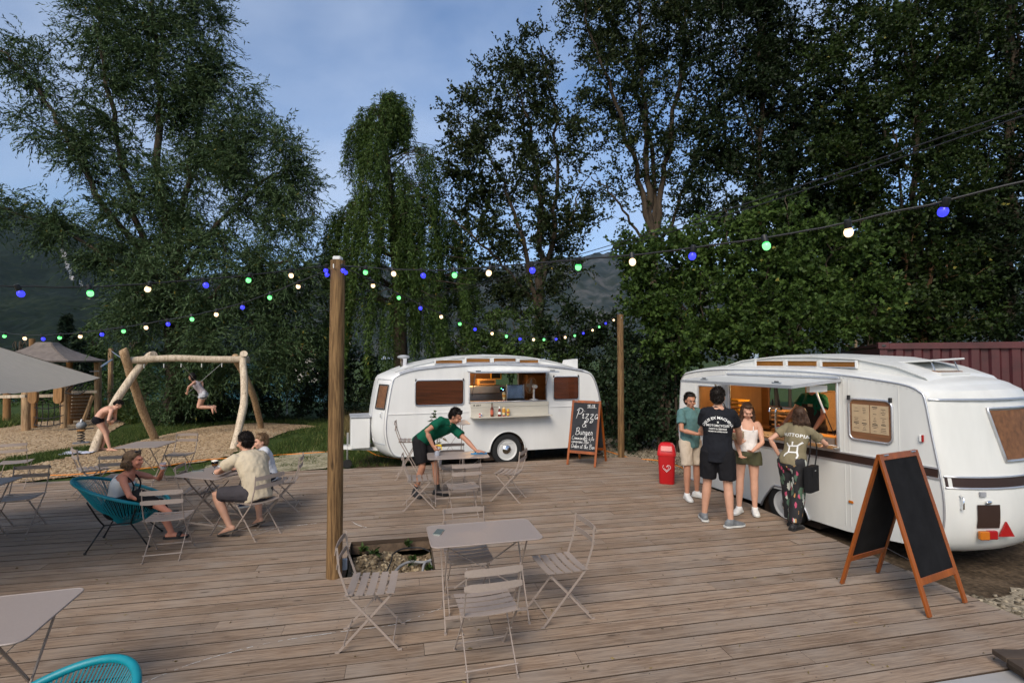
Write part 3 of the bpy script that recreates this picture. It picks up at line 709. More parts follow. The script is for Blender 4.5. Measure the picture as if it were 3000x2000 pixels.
# --- open-crowned tree behind the pizza caravan
Y3 = 21.0; b3 = AT(1575, 1150, Y3); b3.z = GZ - .1
limbs = [([b3] + LP((1578, 900, Y3), (1582, 700, Y3), (1575, 520, Y3), (1540, 350, Y3), (1500, 200, Y3)), 0.2, 0.03),
 (LP((1576, 950, Y3), (1545, 760, Y3), (1500, 600, Y3 - .3), (1440, 470, Y3 - .4), (1380, 340, Y3 - .5)), 0.13, 0.025),
 (LP((1580, 860, Y3), (1620, 680, Y3), (1630, 480, Y3), (1620, 300, Y3), (1590, 150, Y3)), 0.13, 0.025),
 (LP((1560, 880, Y3), (1460, 760, Y3 - .5), (1380, 690, Y3 - .8), (1300, 620, Y3 - 1)), 0.08, 0.02),
 (LP((1582, 800, Y3), (1660, 660, Y3 + .3), (1720, 520, Y3 + .4)), 0.08, 0.02)]
ells = [E(1500, 260, Y3, 130, 120, 75), E(1380, 360, Y3, 100, 110, 55), E(1560, 160, Y3, 80, 90, 32), E(1450, 480, Y3, 170, 110, 85), E(1620, 420, Y3, 110, 130, 55), E(1350, 560, Y3, 80, 80, 30), E(1540, 620, Y3, 190, 110, 85),
        E(1400, 720, Y3, 110, 90, 45), E(1650, 640, Y3, 100, 110, 40), E(1560, 800, Y3, 180, 90, 65), E(1420, 870, Y3, 120, 80, 40)]
grow('alder_tree', 'open-crowned dark alder tree right of the weeping willow', 'tree', limbs, ells, 52, 'alder_leaf', 'bark', 6, 0.6, 11, 0.135, 0.085, 0.12, 0.9)

# --- tall multi-stemmed tree
Y4 = 22.0; b4 = AT(1915, 1150, Y4); b4.z = GZ - .1
limbs = [([b4] + LP((1915, 800, Y4), (1905, 650, Y4), (1895, 450, Y4), (1880, 200, Y4), (1870, -100, Y4)), 0.26, 0.05),
 (LP((1912, 740, Y4), (1880, 560, Y4), (1820, 340, Y4 - .4), (1740, 130, Y4 - .6), (1690, -60, Y4 - .8)), 0.16, 0.03),
 (LP((1915, 720, Y4), (1945, 520, Y4), (1985, 280, Y4), (2010, 20, Y4), (2010, -180, Y4)), 0.16, 0.04),
 (LP((1915, 700, Y4), (1900, 380, Y4 + .6), (1790, 60, Y4 + .8), (1750, -120, Y4 + .9)), 0.12, 0.03),
 (LP((1912, 780, Y4), (1850, 650, Y4 - .5), (1780, 560, Y4 - .8), (1730, 520, Y4 - 1)), 0.08, 0.02),
 (LP((1915, 760, Y4), (1990, 600, Y4), (2050, 420, Y4), (2090, 200, Y4)), 0.1, 0.03)]
ells = [E(1870, 60, Y4, 190, 130, 120), E(1740, 60, Y4, 110, 120, 60), E(2000, 80, Y4, 140, 140, 75), E(1800, 230, Y4, 130, 110, 65), E(1950, 300, Y4, 150, 120, 65), E(1720, 330, Y4, 70, 90, 22), E(1820, 440, Y4, 120, 80, 32), E(2040, 430, Y4, 110, 110, 50), E(1780, 600, Y4, 90, 70, 20), E(1960, 560, Y4, 100, 80, 26), E(1900, -110, Y4, 260, 130, 110)]
grow('poplar_tree', 'tall dark tree with several fanned stems above the wooden post', 'tree', limbs, ells, 63, 'alder_leaf', 'bark', 6, 0.65, 11, 0.135, 0.085, 0.1, 0.9)

# --- wall of trees on the right
TG_ = 'trees crowding behind the bar caravan'
def simple_tree(label, px, Yt, lumps, seed, lmat, r0=0.22, lean=0, **kw):
    b = AT(px, 1100, Yt); b.z = GZ - .1
    ptop = min(l[1] for l in lumps)
    pt = max(ptop, -250); limbs = [([b] + LP((px + lean * .3, 1060 + (pt - 1060) * .25, Yt), (px + lean * .6, 1060 + (pt - 1060) * .6, Yt), (px + lean, pt, Yt)), r0, 0.05)]
    for i, l in enumerate(lumps):
        py0 = min(1000, l[1] + l[3] * 1.3); limbs.append((LP((px + lean * (1000 - py0) / 1200, py0 + 60, Yt), ((px + l[0]) / 2, py0, Yt), (l[0], l[1], l[2])), 0.09, 0.025))
    dn = 1.55 if kw.get('group') == TG_ else 1.0; return grow(kw.pop('name', 'broadleaf_tree'), label, 'tree', limbs, [E(l[0], l[1], l[2], l[3], l[4], int(l[5] * dn)) for l in lumps], seed, lmat, **kw)
TG = 'trees crowding behind the bar caravan'
simple_tree('dark tall tree rising at the top centre right', 2230, 20, [(2150, 120, 20, 170, 160, 90), (2330, 40, 20, 190, 170, 90), (2200, 350, 20, 190, 150, 100), (2350, 260, 20, 160, 150, 80), (2120, 560, 20, 130, 130, 55), (2250, -130, 20, 280, 140, 90)], 71, 'dark_leaf', per=15, sub=6, sublen=0.7, L=0.14, Wd=0.07, group=TG)
simple_tree('lighter green broad-leaved tree at the upper right', 2680, 16.6, [(2560, 180, 16.5, 200, 160, 80), (2750, 120, 16.5, 180, 170, 75), (2620, 380, 16.2, 220, 150, 95), (2800, 330, 16.5, 150, 170, 60), (2700, 560, 16.2, 200, 110, 75), (2500, 470, 16.4, 120, 120, 45), (2650, -90, 16.5, 260, 160, 80)], 72, 'mid_leaf', per=13, sub=6, sublen=0.55, L=0.1, Wd=0.075, droop=0.1, jit=0.9, group=TG, r0=0.16)
simple_tree('very dark tree filling the top right corner', 2960, 17, [(2950, 120, 17, 200, 220, 110), (2900, 420, 17.5, 160, 220, 90), (3050, 480, 17, 170, 240, 90), (2950, 760, 17, 200, 170, 100), (3100, 150, 17, 200, 300, 90), (2980, -150, 17, 300, 150, 90)], 73, 'dark_leaf', per=15, sub=6, sublen=0.6, L=0.12, Wd=0.07, group=TG, r0=0.24)
simple_tree('shadowy tree between the tall stems and the corner', 2480, 18, [(2420, 480, 18, 170, 160, 85), (2260, 640, 18, 150, 120, 60), (2480, 700, 18, 200, 130, 85), (2600, 850, 18, 200, 110, 70), (2330, 830, 18, 180, 110, 70), (2800, 720, 18, 150, 160, 65)], 74, 'dark_leaf', per=13, sub=6, sublen=0.6, L=0.15, Wd=0.09, group=TG)
# peeling reddish trunk
bb = AT(2690, 1060, 12.6); bb.z = GZ - .1
simple_tree('slim tree with peeling reddish trunk above the bar caravan', 2690, 16.2, [(2640, 700, 16, 110, 70, 22), (2790, 760, 16, 100, 80, 24), (2740, 930, 16, 130, 70, 30)], 75, 'mid_leaf', bmat='bark_warm', lean=45, r0=0.12, per=9, sub=5, sublen=0.5, L=0.12, Wd=0.1, jit=0.9, group=TG)
# bright hazel bushes in front
HG = 'hazel bushes behind the bar caravan'
def hazel(label, lumps, seed, L=0.11, hm='hazel_leaf'):
    c = lumps[0]; b = AT(c[0], 1100, c[2]); b.z = GZ - .1
    limbs = []
    for l in lumps:
        limbs.append(([b + Vector((random.uniform(-.4, .4), random.uniform(-.3, .3), 0))] + LP(((c[0] * .6 + l[0] * .4), 900, l[2] + .3), (l[0], l[1] + l[3] * .4, l[2]), (l[0], l[1] - l[3] * .6, l[2])), 0.05, 0.012))
    grow('hazel_bush', label, 'bush', limbs, [E(*l) for l in lumps], seed, hm, 'bark', 5, 0.4, 11, L, L * 0.85, 0.1, 0.9, HG, up_pen=0.8, br=0.02)
hazel('bright hazel bush leaning over the wooden post', [(1960, 760, 14.5, 130, 100, 75), (2050, 900, 14.2, 170, 100, 90), (1900, 880, 14.6, 90, 110, 45), (2120, 700, 14.6, 150, 90, 70), (2000, 1000, 14.0, 140, 70, 50), (1870, 740, 14.8, 80, 60, 30)], 81)
hazel('bright hazel bush above the open bar hatch', [(2250, 820, 13.8, 160, 90, 80), (2330, 950, 13.4, 180, 80, 85), (2420, 760, 13.8, 150, 110, 70), (2180, 980, 13.6, 130, 70, 50), (2500, 900, 13.6, 130, 100, 60), (2300, 660, 14.2, 150, 80, 50)], 82)
hazel('hazel bush beside the red container', [(2560, 880, 16, 150, 90, 75), (2660, 980, 16.2, 150, 50, 45), (2520, 690, 16, 120, 90, 45), (2780, 900, 16.4, 130, 100, 55)], 83, hm='mid_leaf')
hazel('shaded hazel bush above the container roof', [(2900, 900, 16.6, 160, 110, 80), (3050, 880, 16.8, 150, 130, 60), (2960, 720, 16.6, 140, 100, 50)], 84, hm='dark_leaf')
# dark ivy and brambles between the caravans
IV = 'dark undergrowth between the caravans'
def under(label, lumps, seed, lmat='ivy_leaf', L=0.1, Wd=0.085, name='ivy_shrub', group=IV, per=50):
    bush(name, label, [E(*l) for l in lumps], seed, lmat, per, L, Wd, group=group, base=tuple(Vector((*AT(lumps[0][0], 1100, lumps[0][2]).xy, GZ))))
under('dark ivy thicket behind the thin post', [(1880, 1080, 15, 110, 110, 85), (1850, 1230, 14.6, 90, 90, 60), (1950, 1200, 14.6, 90, 110, 70), (1960, 1050, 15, 80, 80, 45)], 91)
under('dark shrubs behind the pizza caravan roof end', [(1780, 1010, 17.5, 100, 100, 70), (1660, 960, 18, 110, 90, 70), (1790, 1150, 17, 60, 110, 50)], 92, 'dark_leaf')
under('dark shrubs behind the caravan roof windows', [(1500, 980, 19, 140, 90, 80), (1380, 1030, 18.5, 110, 70, 60), (1580, 1050, 18, 150, 60, 60)], 93, 'bush_leaf')
under('shrubs under the weeping willow left of the caravan', [(1050, 1110, 22, 80, 100, 60), (960, 1130, 22.5, 80, 90, 55), (1120, 1170, 20, 60, 60, 35)], 94, 'dark_leaf', group='shrubs along the lake shore')
under('tall shrubs just left of the wooden post', [(900, 1060, 24, 70, 110, 65), (960, 1010, 25, 60, 90, 45)], 95, 'bush_leaf', group='shrubs along the lake shore')
under('dark shrubs below the willow behind the swing', [(700, 1160, 21.5, 120, 80, 80), (820, 1170, 22, 110, 80, 70), (600, 1180, 21, 90, 60, 50)], 96, 'dark_leaf', group='shrubs along the lake shore')
under('pale leafy shrubs seen through the swing frame', [(430, 1140, 21, 90, 90, 55), (560, 1130, 20.5, 80, 80, 45), (480, 1200, 20, 80, 40, 35)], 97, 'willow_leaf', L=0.13, Wd=0.04, group='shrubs along the lake shore')
under('low green shrubs beyond the climbing frame', [(120, 1180, 30, 120, 50, 55), (300, 1160, 29, 70, 60, 40), (10, 1190, 30, 100, 60, 45), (220, 1190, 28, 80, 40, 40)], 98, 'bush_leaf', group='shrubs along the lake shore')
# far trees by the lake
def far_tree(label, px, py_top, py_bot, Yt, w, seed, lmat, cat='tree', name='lakeside_tree'):
    h = py_bot - py_top
    lumps = [(px, py_top + h * .25, Yt, w * .55, h * .25, 26), (px - w * .3, py_top + h * .5, Yt, w * .6, h * .28, 30), (px + w * .3, py_top + h * .55, Yt, w * .6, h * .28, 30), (px, py_top + h * .75, Yt, w * .9, h * .25, 35)]
    simple_tree(label, px, Yt, lumps, seed, lmat, name=name, per=9, sub=5, sublen=0.9, L=0.3, Wd=0.2, jit=0.9, group='trees by the lake', r0=0.3)
far_tree('rounded green tree beside the spruce by the lake', 268, 935, 1180, 58, 75, 101, 'bush_leaf')
far_tree('dark rounded tree behind the climbing frame', 60, 1010, 1200, 50, 110, 102, 'dark_leaf')
far_tree('small tree at the lake shore near the willow', 390, 1010, 1180, 48, 70, 103, 'bush_leaf')
far_tree('small dark tree right of the willow', 985, 900, 1150, 45, 60, 104, 'dark_leaf')
def spruce(label, px, top, bot, Yt, w, seed):
    r = np.random.default_rng(seed); b = AT(px, 1100, Yt); b.z = ground_z(b.x, b.y); zt = AT(px, top, Yt).z; h = zt - b.z; wr = w * Yt / 1500
    root = thing('spruce_tree', label, 'tree', b, 0, 'spruces by the lake'); T = MB().tube([(0, 0, 0), (0, 0, h * .5), (0, 0, h)], [.25, .15, .02], 6); P = []; Dr = []
    for k in range(260):
        t = r.random() ** 0.8; z = h * (0.08 + 0.92 * t); l = wr * (1 - t) * (0.8 + .4 * r.random()) + .1; a = r.random() * 6.28
        d = np.array([math.cos(a), math.sin(a), -.25]); n = 26; q = np.linspace(0.1, 1, n)[:, None]
        P.append(np.array([0, 0, z]) + d * l * q + r.normal(size=(n, 3)) * .1); Dr.append(np.tile(d, (n, 1)))
        if k % 3 == 0: T.tube([(0, 0, z), Vector(d * l) + Vector((0, 0, z))], [.03, .01], 4, caps=False)
    T.build('trunk', 'bark', root, smooth=True); link('crown', leaves_mesh('crown', np.concatenate(P), np.concatenate(Dr), .42, .14, seed, .3, .5), 'conifer_leaf', root)
spruce('dark spruce standing behind the climbing tower roof', 190, 922, 1170, 55, 55, 5)
spruce('smaller dark spruce left of the swing', 225, 985, 1175, 50, 48, 6)

# --- grass blades
def blades(name, pts, h, seed, m, label, w=0.007):
    r = np.random.default_rng(seed); P = np.asarray(pts); n = len(P); a = r.random(n) * 6.28; hh = h * (.5 + .8 * r.random(n)); lean = r.normal(size=(n, 2)) * .45 * hh[:, None]
    s = np.stack([np.cos(a), np.sin(a), np.zeros(n)], 1) * w * (.7 + .6 * r.random(n))[:, None]; tip = P + np.concatenate([lean, hh[:, None]], 1)
    V = np.stack([P - s, P + s, tip], 1); me = np_mesh(name, V.reshape(-1, 3), np.arange(n * 3).reshape(n, 3), np.repeat(r.random(n), 3))
    tag(link(name, me, m), label, 'grass', None, 'stuff')
def clumpy(poly, n, seed, sc=1.2, th=-0.05):
    return [p for p in pts_in(poly, n, seed) if mnoise.noise(Vector((p[0] * sc, p[1] * sc, seed))) > th - 0.35]
GR1 = gp((340, 1285), (420, 1235), (560, 1222), (800, 1230), (960, 1232), (1080, 1225), (1090, 1300), (1010, 1330), (900, 1330), (800, 1340), (690, 1344), (700, 1318), (800, 1300), (930, 1262), (890, 1243), (640, 1245), (460, 1282))
blades('grass', clumpy(GR1, 26000, 11), 0.14, 11, 'grass_blade', 'rough green grass between the wood chips and the caravan')
GR2 = gp((-300, 1420), (60, 1338), (200, 1318), (290, 1300), (340, 1262), (400, 1252), (450, 1275), (300, 1322), (180, 1346), (40, 1378))
blades('grass', clumpy(GR2, 14000, 12), 0.11, 12, 'grass_blade', 'strip of grass dividing the two wood chip areas')
GR3 = gp((980, 1320), (1060, 1300), (1180, 1330), (1300, 1335), (1300, 1362), (1000, 1372))
blades('grass', clumpy(GR3, 5000, 13), 0.1, 13, 'grass_blade', 'patchy grass under the caravan drawbar')
GR4 = gp((-200, 1270), (0, 1228), (200, 1215), (340, 1205), (360, 1225), (100, 1240), (-150, 1290))
blades('grass', clumpy(GR4, 7000, 14), 0.3, 14, 'grass_blade', 'long grass beyond the climbing frame', 0.012)
GR5 = gp((700, 1318), (1000, 1330), (990, 1365), (800, 1385), (600, 1390), (580, 1365))
blades('grass', [p for p in pts_in(GR5, 6000, 15) if mnoise.noise(Vector((p[0] * 2.2, p[1] * 2.2, 3))) > 0.12], 0.09, 15, 'grass_blade', 'sparse grass tufts by the deck edge and orange cable')
DRY = gp((990, 1215), (1110, 1205), (1120, 1290), (1010, 1300))
blades('dry_grass', clumpy(DRY, 5000, 16), 0.4, 16, 'dry_grass', 'dry brown grass and weeds left of the caravan gas box', 0.008)
REED = gp((330, 1225), (440, 1215), (470, 1230), (380, 1245))
blades('reeds', clumpy(REED, 2500, 17), 0.9, 17, 'grass_blade', 'tall reeds growing below the willow by the swing', 0.014)
# weeds in the pit
wp = [D(-.5, 6.72, -.12), D(-.35, 6.6, -.12), D(.05, 6.74, -.1), D(.1, 6.25, -.12), D(.28, 5.95, -.12)]
for i, p in enumerate(wp):
    r = np.random.default_rng(200 + i); n = 26; d = r.normal(size=(n, 3)) * np.array([.7, .7, .3]) + np.array([0, 0, .6])
    root = tag(link('weed', leaves_mesh('weed', np.tile(np.array([0, 0, .0]), (n, 1)) + r.random((n, 3)) * np.array([.04, .04, .06]), d, .07, .035, 300 + i, 0, .3), 'bush_leaf', None, p), ['small green weed at the far left of the deck pit', 'low weed in the left half of the deck pit', 'bright weed sprouting by the back edge of the pit', 'weed near the grey pipe in the pit', 'weed in the near right corner of the pit'][i], 'weed')
# ================================================================== FURNITURE
mat('taupe', (0.29, 0.235, 0.2), 0.5, var=0.06, scale=60, spec=0.4)
mat('taupe_top', (0.3, 0.25, 0.225), 0.38, var=0.05, scale=90, bump=0.05, bscale=400, spec=0.45)
mat('teal_cord', (0.0, 0.2, 0.25), 0.45, var=0.1, scale=20)
mat('black_metal', (0.012, 0.012, 0.013), 0.4, 0.2)
mat('steel', (0.55, 0.56, 0.58), 0.3, 0.9); mat('chrome', (0.8, 0.8, 0.82), 0.08, 1.0); mat('aluminium', (0.62, 0.63, 0.66), 0.35, 0.8, var=0.06, scale=30)

def make_chair(h=1.0):
    """folding slatted bistro chair; +Y is the front, h stretches the legs for the bar-height version"""
    t = thing('folding_chair', 'x', 'chair'); z = 0.45 * h; W2 = 0.2; top = z + 0.37
    for s in (-1, 1):
        x = s * W2
        l = MB(); pts = [(x, -0.255, top), (x, -0.235, top - 0.18), (x, -0.165, z - 0.01), (x, 0.22, 0.015)]
        for a, b in zip(pts, pts[1:]): l.bar(a, b, 0.007, 0.017, (0, 1, 0.4))
        l.box((x, 0.235, 0.006), (0.014, 0.035, 0.012)); l.build('leg', 'taupe', t)
        l = MB(); xi = s * (W2 - 0.018); l.bar((xi, 0.165, z - 0.02), (xi, -0.23, 0.015), 0.007, 0.017, (0, 1, .4)); l.box((xi, -0.245, 0.006), (0.014, 0.035, 0.012))
        l.build('leg', 'taupe', t)
        l = MB(); xr = s * (W2 - 0.034); pr = [(xr, -0.19, z - 0.012), (xr, -0.05, z - 0.018), (xr, 0.08, z - 0.016), (xr, 0.19, z - 0.006)]
        for a, b in zip(pr, pr[1:]): l.bar(a, b, 0.006, 0.02, (0, 0, 1))
        l.build('seat_rail', 'taupe', t)
        MB().tube([(s * (W2 + .008), -0.0, z * .51), (s * (W2 - .035), 0.0, z * .51)], 0.006, 6).build('pivot', 'taupe', t)
    for k in range(5):
        y = -0.16 + k * 0.08; b = MB(); sag = lambda q: -0.012 * (1 - (2 * q - 1) ** 2)
        zz = z - 0.004 + 0.05 * (abs(k - 2.2) / 2.2) ** 2 * 0.12
        for s0 in range(6):
            a, c = s0 / 6, (s0 + 1) / 6; b.add([(-.215 + .43 * a, y - .03, zz + sag(a)), (-.215 + .43 * c, y - .03, zz + sag(c)), (-.215 + .43 * c, y + .03, zz + sag(c)), (-.215 + .43 * a, y + .03, zz + sag(a)),
                 (-.215 + .43 * a, y - .03, zz + sag(a) + .005), (-.215 + .43 * c, y - .03, zz + sag(c) + .005), (-.215 + .43 * c, y + .03, zz + sag(c) + .005), (-.215 + .43 * a, y + .03, zz + sag(a) + .005)],
                 [(3, 2, 1, 0), (4, 5, 6, 7), (0, 1, 5, 4), (2, 3, 7, 6)] + ([(0, 4, 7, 3)] if s0 == 0 else []) + ([(1, 2, 6, 5)] if s0 == 5 else []))
        b.build('seat_slat', 'taupe', t)
    for zz, yy in ((top - 0.035, -0.262), (top - 0.145, -0.248)):
        b = MB(); b.add(*_slat_arc(0.43, 0.052, 0.005, 0.016)); b.build('backrest_slat', 'taupe', t, M=Matrix.Translation((0, yy, zz)) @ rotx(R_(-7)).to_4x4())
    for yy, zz in ((0.185, 0.07), (-0.195, 0.07), (0.15, z - 0.03)):
        MB().tube([(-W2 + .002, yy, zz), (W2 - .002, yy, zz)], 0.006, 6).build('stretcher', 'taupe', t)
    return t
def _slat_arc(w, hh, th, bow):
    vs = []; fs = []; n = 8
    for i in range(n + 1):
        q = i / n; x = -w / 2 + w * q; y = bow * (1 - (2 * q - 1) ** 2) * -1; c = 0.35 if i in (0, n) else 0.5
        vs += [(x, y, -hh * c), (x, y, hh * c), (x, y - th, hh * c), (x, y - th, -hh * c)]
    for i in range(n):
        a = i * 4
        for k in range(4): fs.append((a + k, a + (k + 1) % 4, a + 4 + (k + 1) % 4, a + 4 + k))
    fs += [(3, 2, 1, 0), (n * 4, n * 4 + 1, n * 4 + 2, n * 4 + 3)]
    return vs, fs
CH = make_chair(); CHH = make_chair(1.62)
_tr = tree_of(None); _first = {CH: True, CHH: True}
def chair(x, y, face, label, proto=None, z=0.0):
    p = proto or CH
    o = p if _first[p] else copy_tree(p, None, _tr)
    _first[p] = False; o.location = (x, y, z); o.rotation_euler = (0, 0, R_(face - 90)); o['label'] = label; o['group'] = 'folding bistro chairs on the deck'
    return o
chair(-1.15, 4.3, 8, 'taupe folding chair at the left of the front table, in front of the thick post')
chair(-.2, 3.97, 106, 'nearest taupe folding chair, its back to the viewer, before the front table')
chair(.43, 4.72, 197, 'taupe folding chair at the right of the front table')
chair(-.42, 4.93, 284, 'taupe folding chair tucked behind the front table, facing the viewer')
chair(-1.44, 8.05, 12, 'taupe folding chair in front of the bending man\'s legs')
chair(-2.0, 10.0, 10, 'tall bar-height folding chair behind the bending man', CHH)
chair(-1.0, 8.82, 282, 'taupe folding chair on the far side of the table being wiped')
chair(-.72, 7.55, 108, 'taupe folding chair with its back to the viewer at the table being wiped')
chair(-.06, 8.5, 163, 'taupe folding chair at the right of the table being wiped')
chair(-3.36, 6.8, 152, 'folding chair under the seated man in the beige shirt')
chair(-4.05, 6.12, 106, 'empty folding chair right of the nearer teal string chair')
chair(-4.42, 7.32, 15, 'folding chair pushed under the table with the beer glass')
chair(-3.5, 7.9, 195, 'folding chair under the boy')
chair(-7.1, 8.75, 50, 'folding chair at the left front of the far left table')
chair(-6.2, 8.2, 105, 'folding chair behind the woman\'s head, its back to the viewer')
chair(-6.48, 10.05, 275, 'pale folding chair on the far side of the far left table')
chair(-8.95, 9.3, 120, 'folding chair cut off at the left edge, farther away')
chair(-6.62, 6.95, 287, 'folding chair behind the small table at the left edge')

def make_table(w, d, h=0.74):
    t = thing('bistro_table', 'x', 'table')
    poly = rrect(w, d, 0.06, 5); b = MB(); b.prism(poly, h - 0.006, h); b.build('table_top', 'taupe_top', t)
    lip = MB(); P = [(x, y, h - 0.004) for x, y in poly]; lip.tube(P, 0.007, 6, closed=True); lip.build('rim', 'taupe_top', t, smooth=True)
    xw = w / 2 - 0.12; yd = d / 2 - 0.04
    for s, k in ((1, 0), (-1, 1)):
        for e in (-1, 1):
            x = e * (xw - 0.022 * k); l = MB()
            pts = [(x, s * yd, h - 0.012), (x, s * yd * .1, h * .5), (x, -s * yd * .92, 0.012)]
            l.bar(pts[0], pts[2], 0.017, 0.009, (1, 0, 0)); l.box((x, -s * (yd * .92 + .008), 0.006), (0.02, 0.04, 0.012)); l.build('leg', 'taupe', t)
        x = xw - 0.022 * k
        MB().bar((-x, -s * yd * .78, 0.11), (x, -s * yd * .78, 0.11), 0.006, 0.026, (0, 0, 1)).build('stretcher', 'taupe', t)
    for e in (-1, 1):
        MB().bar((e * (xw - .03), 0.0 + e * .006, h * .86), (-e * (xw - .06) * .85, 0.0 + e * .006, h * .36), 0.005, 0.02, (0, 1, 0)).build('brace', 'taupe', t)
        MB().bar((e * xw, -yd, h - .018), (e * xw, yd, h - .018), 0.02, 0.012).build('top_rail', 'taupe', t)
    return t
TB = {'r': make_table(.97, .57), 's': make_table(.71, .71), 'h': make_table(.71, .71, 1.05)}
_tr = tree_of(None); _ft = {k: True for k in TB}
def table(kind, x, y, rz, label):
    o = TB[kind] if _ft[kind] else copy_tree(TB[kind], None, _tr)
    _ft[kind] = False; o.location = (x, y, 0); o.rotation_euler = (0, 0, R_(rz)); o['label'] = label; o['group'] = 'taupe metal bistro tables'; return o
table('r', -.26, 4.68, 14, 'taupe metal table in the centre foreground with a phone on it')
table('r', -.88, 8.38, 11, 'taupe metal table being wiped by the man in the green polo')
table('s', -4.08, 7.12, -16, 'taupe metal table with the beer glass between the seated people')
table('s', -6.68, 9.42, 8, 'taupe metal table farthest left near the wood chips')
table('s', -6.72, 6.42, 17, 'dark taupe table cut off at the left edge')
table('s', -3.15, 3.12, 17, 'large-looking dark table in the bottom left corner')
table('h', -1.22, 10.15, 12, 'bar-height taupe table behind the bending man')

def acapulco(x, y, face, label):
    """string chair: egg-shaped hoop, cords drawn down to a small ring, thin black legs"""
    t = thing('string_chair', label, 'chair', (x, y, 0), R_(face - 90), 'teal string chairs')
    n = 64; rim = []; low = []; mid = []
    for k in range(n):
        a = 2 * math.pi * k / n; c, s = math.cos(a), math.sin(a)
        yy = 0.46 * s; xx = 0.40 * c * (1 + 0.05 * s); back = (1 - s) / 2
        zz = 0.47 + 0.36 * back ** 1.3 + 0.03 * c * c
        yy -= 0.07 * back
        rim.append(Vector((xx, yy, zz)))
        low.append(Vector((0.13 * c, 0.05 + 0.12 * s, 0.265)))
    MB().tube(rim, 0.02, 10, closed=True).build('hoop', 'teal_cord', t, smooth=True)
    MB().tube(low, 0.012, 6, closed=True).build('seat_ring', 'teal_cord', t, smooth=True)
    cb = MB()
    for k in range(n):
        p, q = rim[k], low[k]; m = (p + q) / 2 + Vector((0, 0, -0.06)) + (p - q) * 0.1 * Vector((1, 1, 0)).length * 0.3
        for dk in (0, 0.5):
            p2 = rim[k].lerp(rim[(k + 1) % n], dk); m2 = m + (p2 - p)
            cb.tube([p2, m2, q], 0.0042, 4, caps=False)
    o = cb.build('cords', 'teal_cord', t); o['kind'] = 'stuff'
    for (sx, fy, ty) in ((-1, 0.33, 0.2), (1, 0.33, 0.2), (-1, -0.3, -0.28), (1, -0.3, -0.28)):
        topz = 0.5 if ty > 0 else 0.62; tp = Vector((sx * 0.355, ty, topz))
        kn = Vector((sx * 0.2, ty * 0.55, 0.29)); ft = Vector((sx * 0.31, fy, 0.012))
        MB().tube(smooth_path([tp, tp.lerp(kn, .6) + Vector((0, 0, -.02)), kn], 4) , 0.009, 6).build('frame_rod', 'black_metal', t, smooth=True)
        l = MB().tube([kn, ft], 0.0095, 6); l.ell(ft, 0.017, 8, 6); l.build('leg', 'black_metal', t, smooth=True)
    MB().tube([(-.2, .11, .29), (-.2, -.154, .29)], 0.009, 6).build('frame_rod', 'black_metal', t); MB().tube([(.2, .11, .29), (.2, -.154, .29)], 0.009, 6).build('frame_rod', 'black_metal', t)
    MB().tube([(-.2, .11, .285), (.2, .11, .285)], 0.009, 6).build('frame_rod', 'black_metal', t)
    return t
acapulco(-4.86, 6.5, 22, 'teal string chair with the woman sitting in it')
acapulco(-2.08, 2.06, 250, 'teal string chair cut off at the bottom left edge')

# ---- posts
def post(p, h, r, label, seed, cap=False):
    t = thing('wooden_post', label, 'post', p, 0, 'round timber posts carrying the light strings')
    rr = random.Random(seed); n = 14; m = 22; b = MB()
    for i in range(m):
        z = h * i / (m - 1)
        for k in range(n):
            a = 2 * math.pi * k / n; q = r * (1 - 0.06 * i / m + 0.035 * mnoise.noise(Vector((math.cos(a) * 1.3, math.sin(a) * 1.3, z * 1.2 + seed))))
            b.v.append((q * math.cos(a), q * math.sin(a), z))
    for i in range(m - 1):
        for k in range(n): b.f.append((i * n + k, i * n + (k + 1) % n, (i + 1) * n + (k + 1) % n, (i + 1) * n + k))
    b.f.append(tuple((m - 1) * n + k for k in range(n))); b.build('pole', 'post_wood', t, smooth=40)
    if cap: MB().box((0, 0, h + .02), (.085, .1, .045), bev=.01).build('junction_box', mat('white_plastic', (.6, .6, .6), .4), t)
    MB().tube([(0, -r * .92, h - .1), (0, -r - .05, h - .1), (0, -r - .05, h - .06)], 0.006, 6).build('hook', 'steel', t)
    return t
P1 = G(979, 1688); P2 = G(1820, 1338)
post(P1, 3.36, .082, 'thick round wooden post in the foreground', 1, True)
post(P2 + Vector((0, 0, -.05)), 3.4, .08, 'thinner-looking wooden post by the pizza chalkboard', 2)
mat('outlet_grey', (.3, .33, .36), .5)
tag(MB().box((0, 0, .06), (.05, .035, .12), bev=.006).build('outlet_box', 'outlet_grey', None, G(1008, 1676) + Vector((.0, .02, .02)), .3), 'small grey outlet box at the foot of the thick post', 'outlet box')

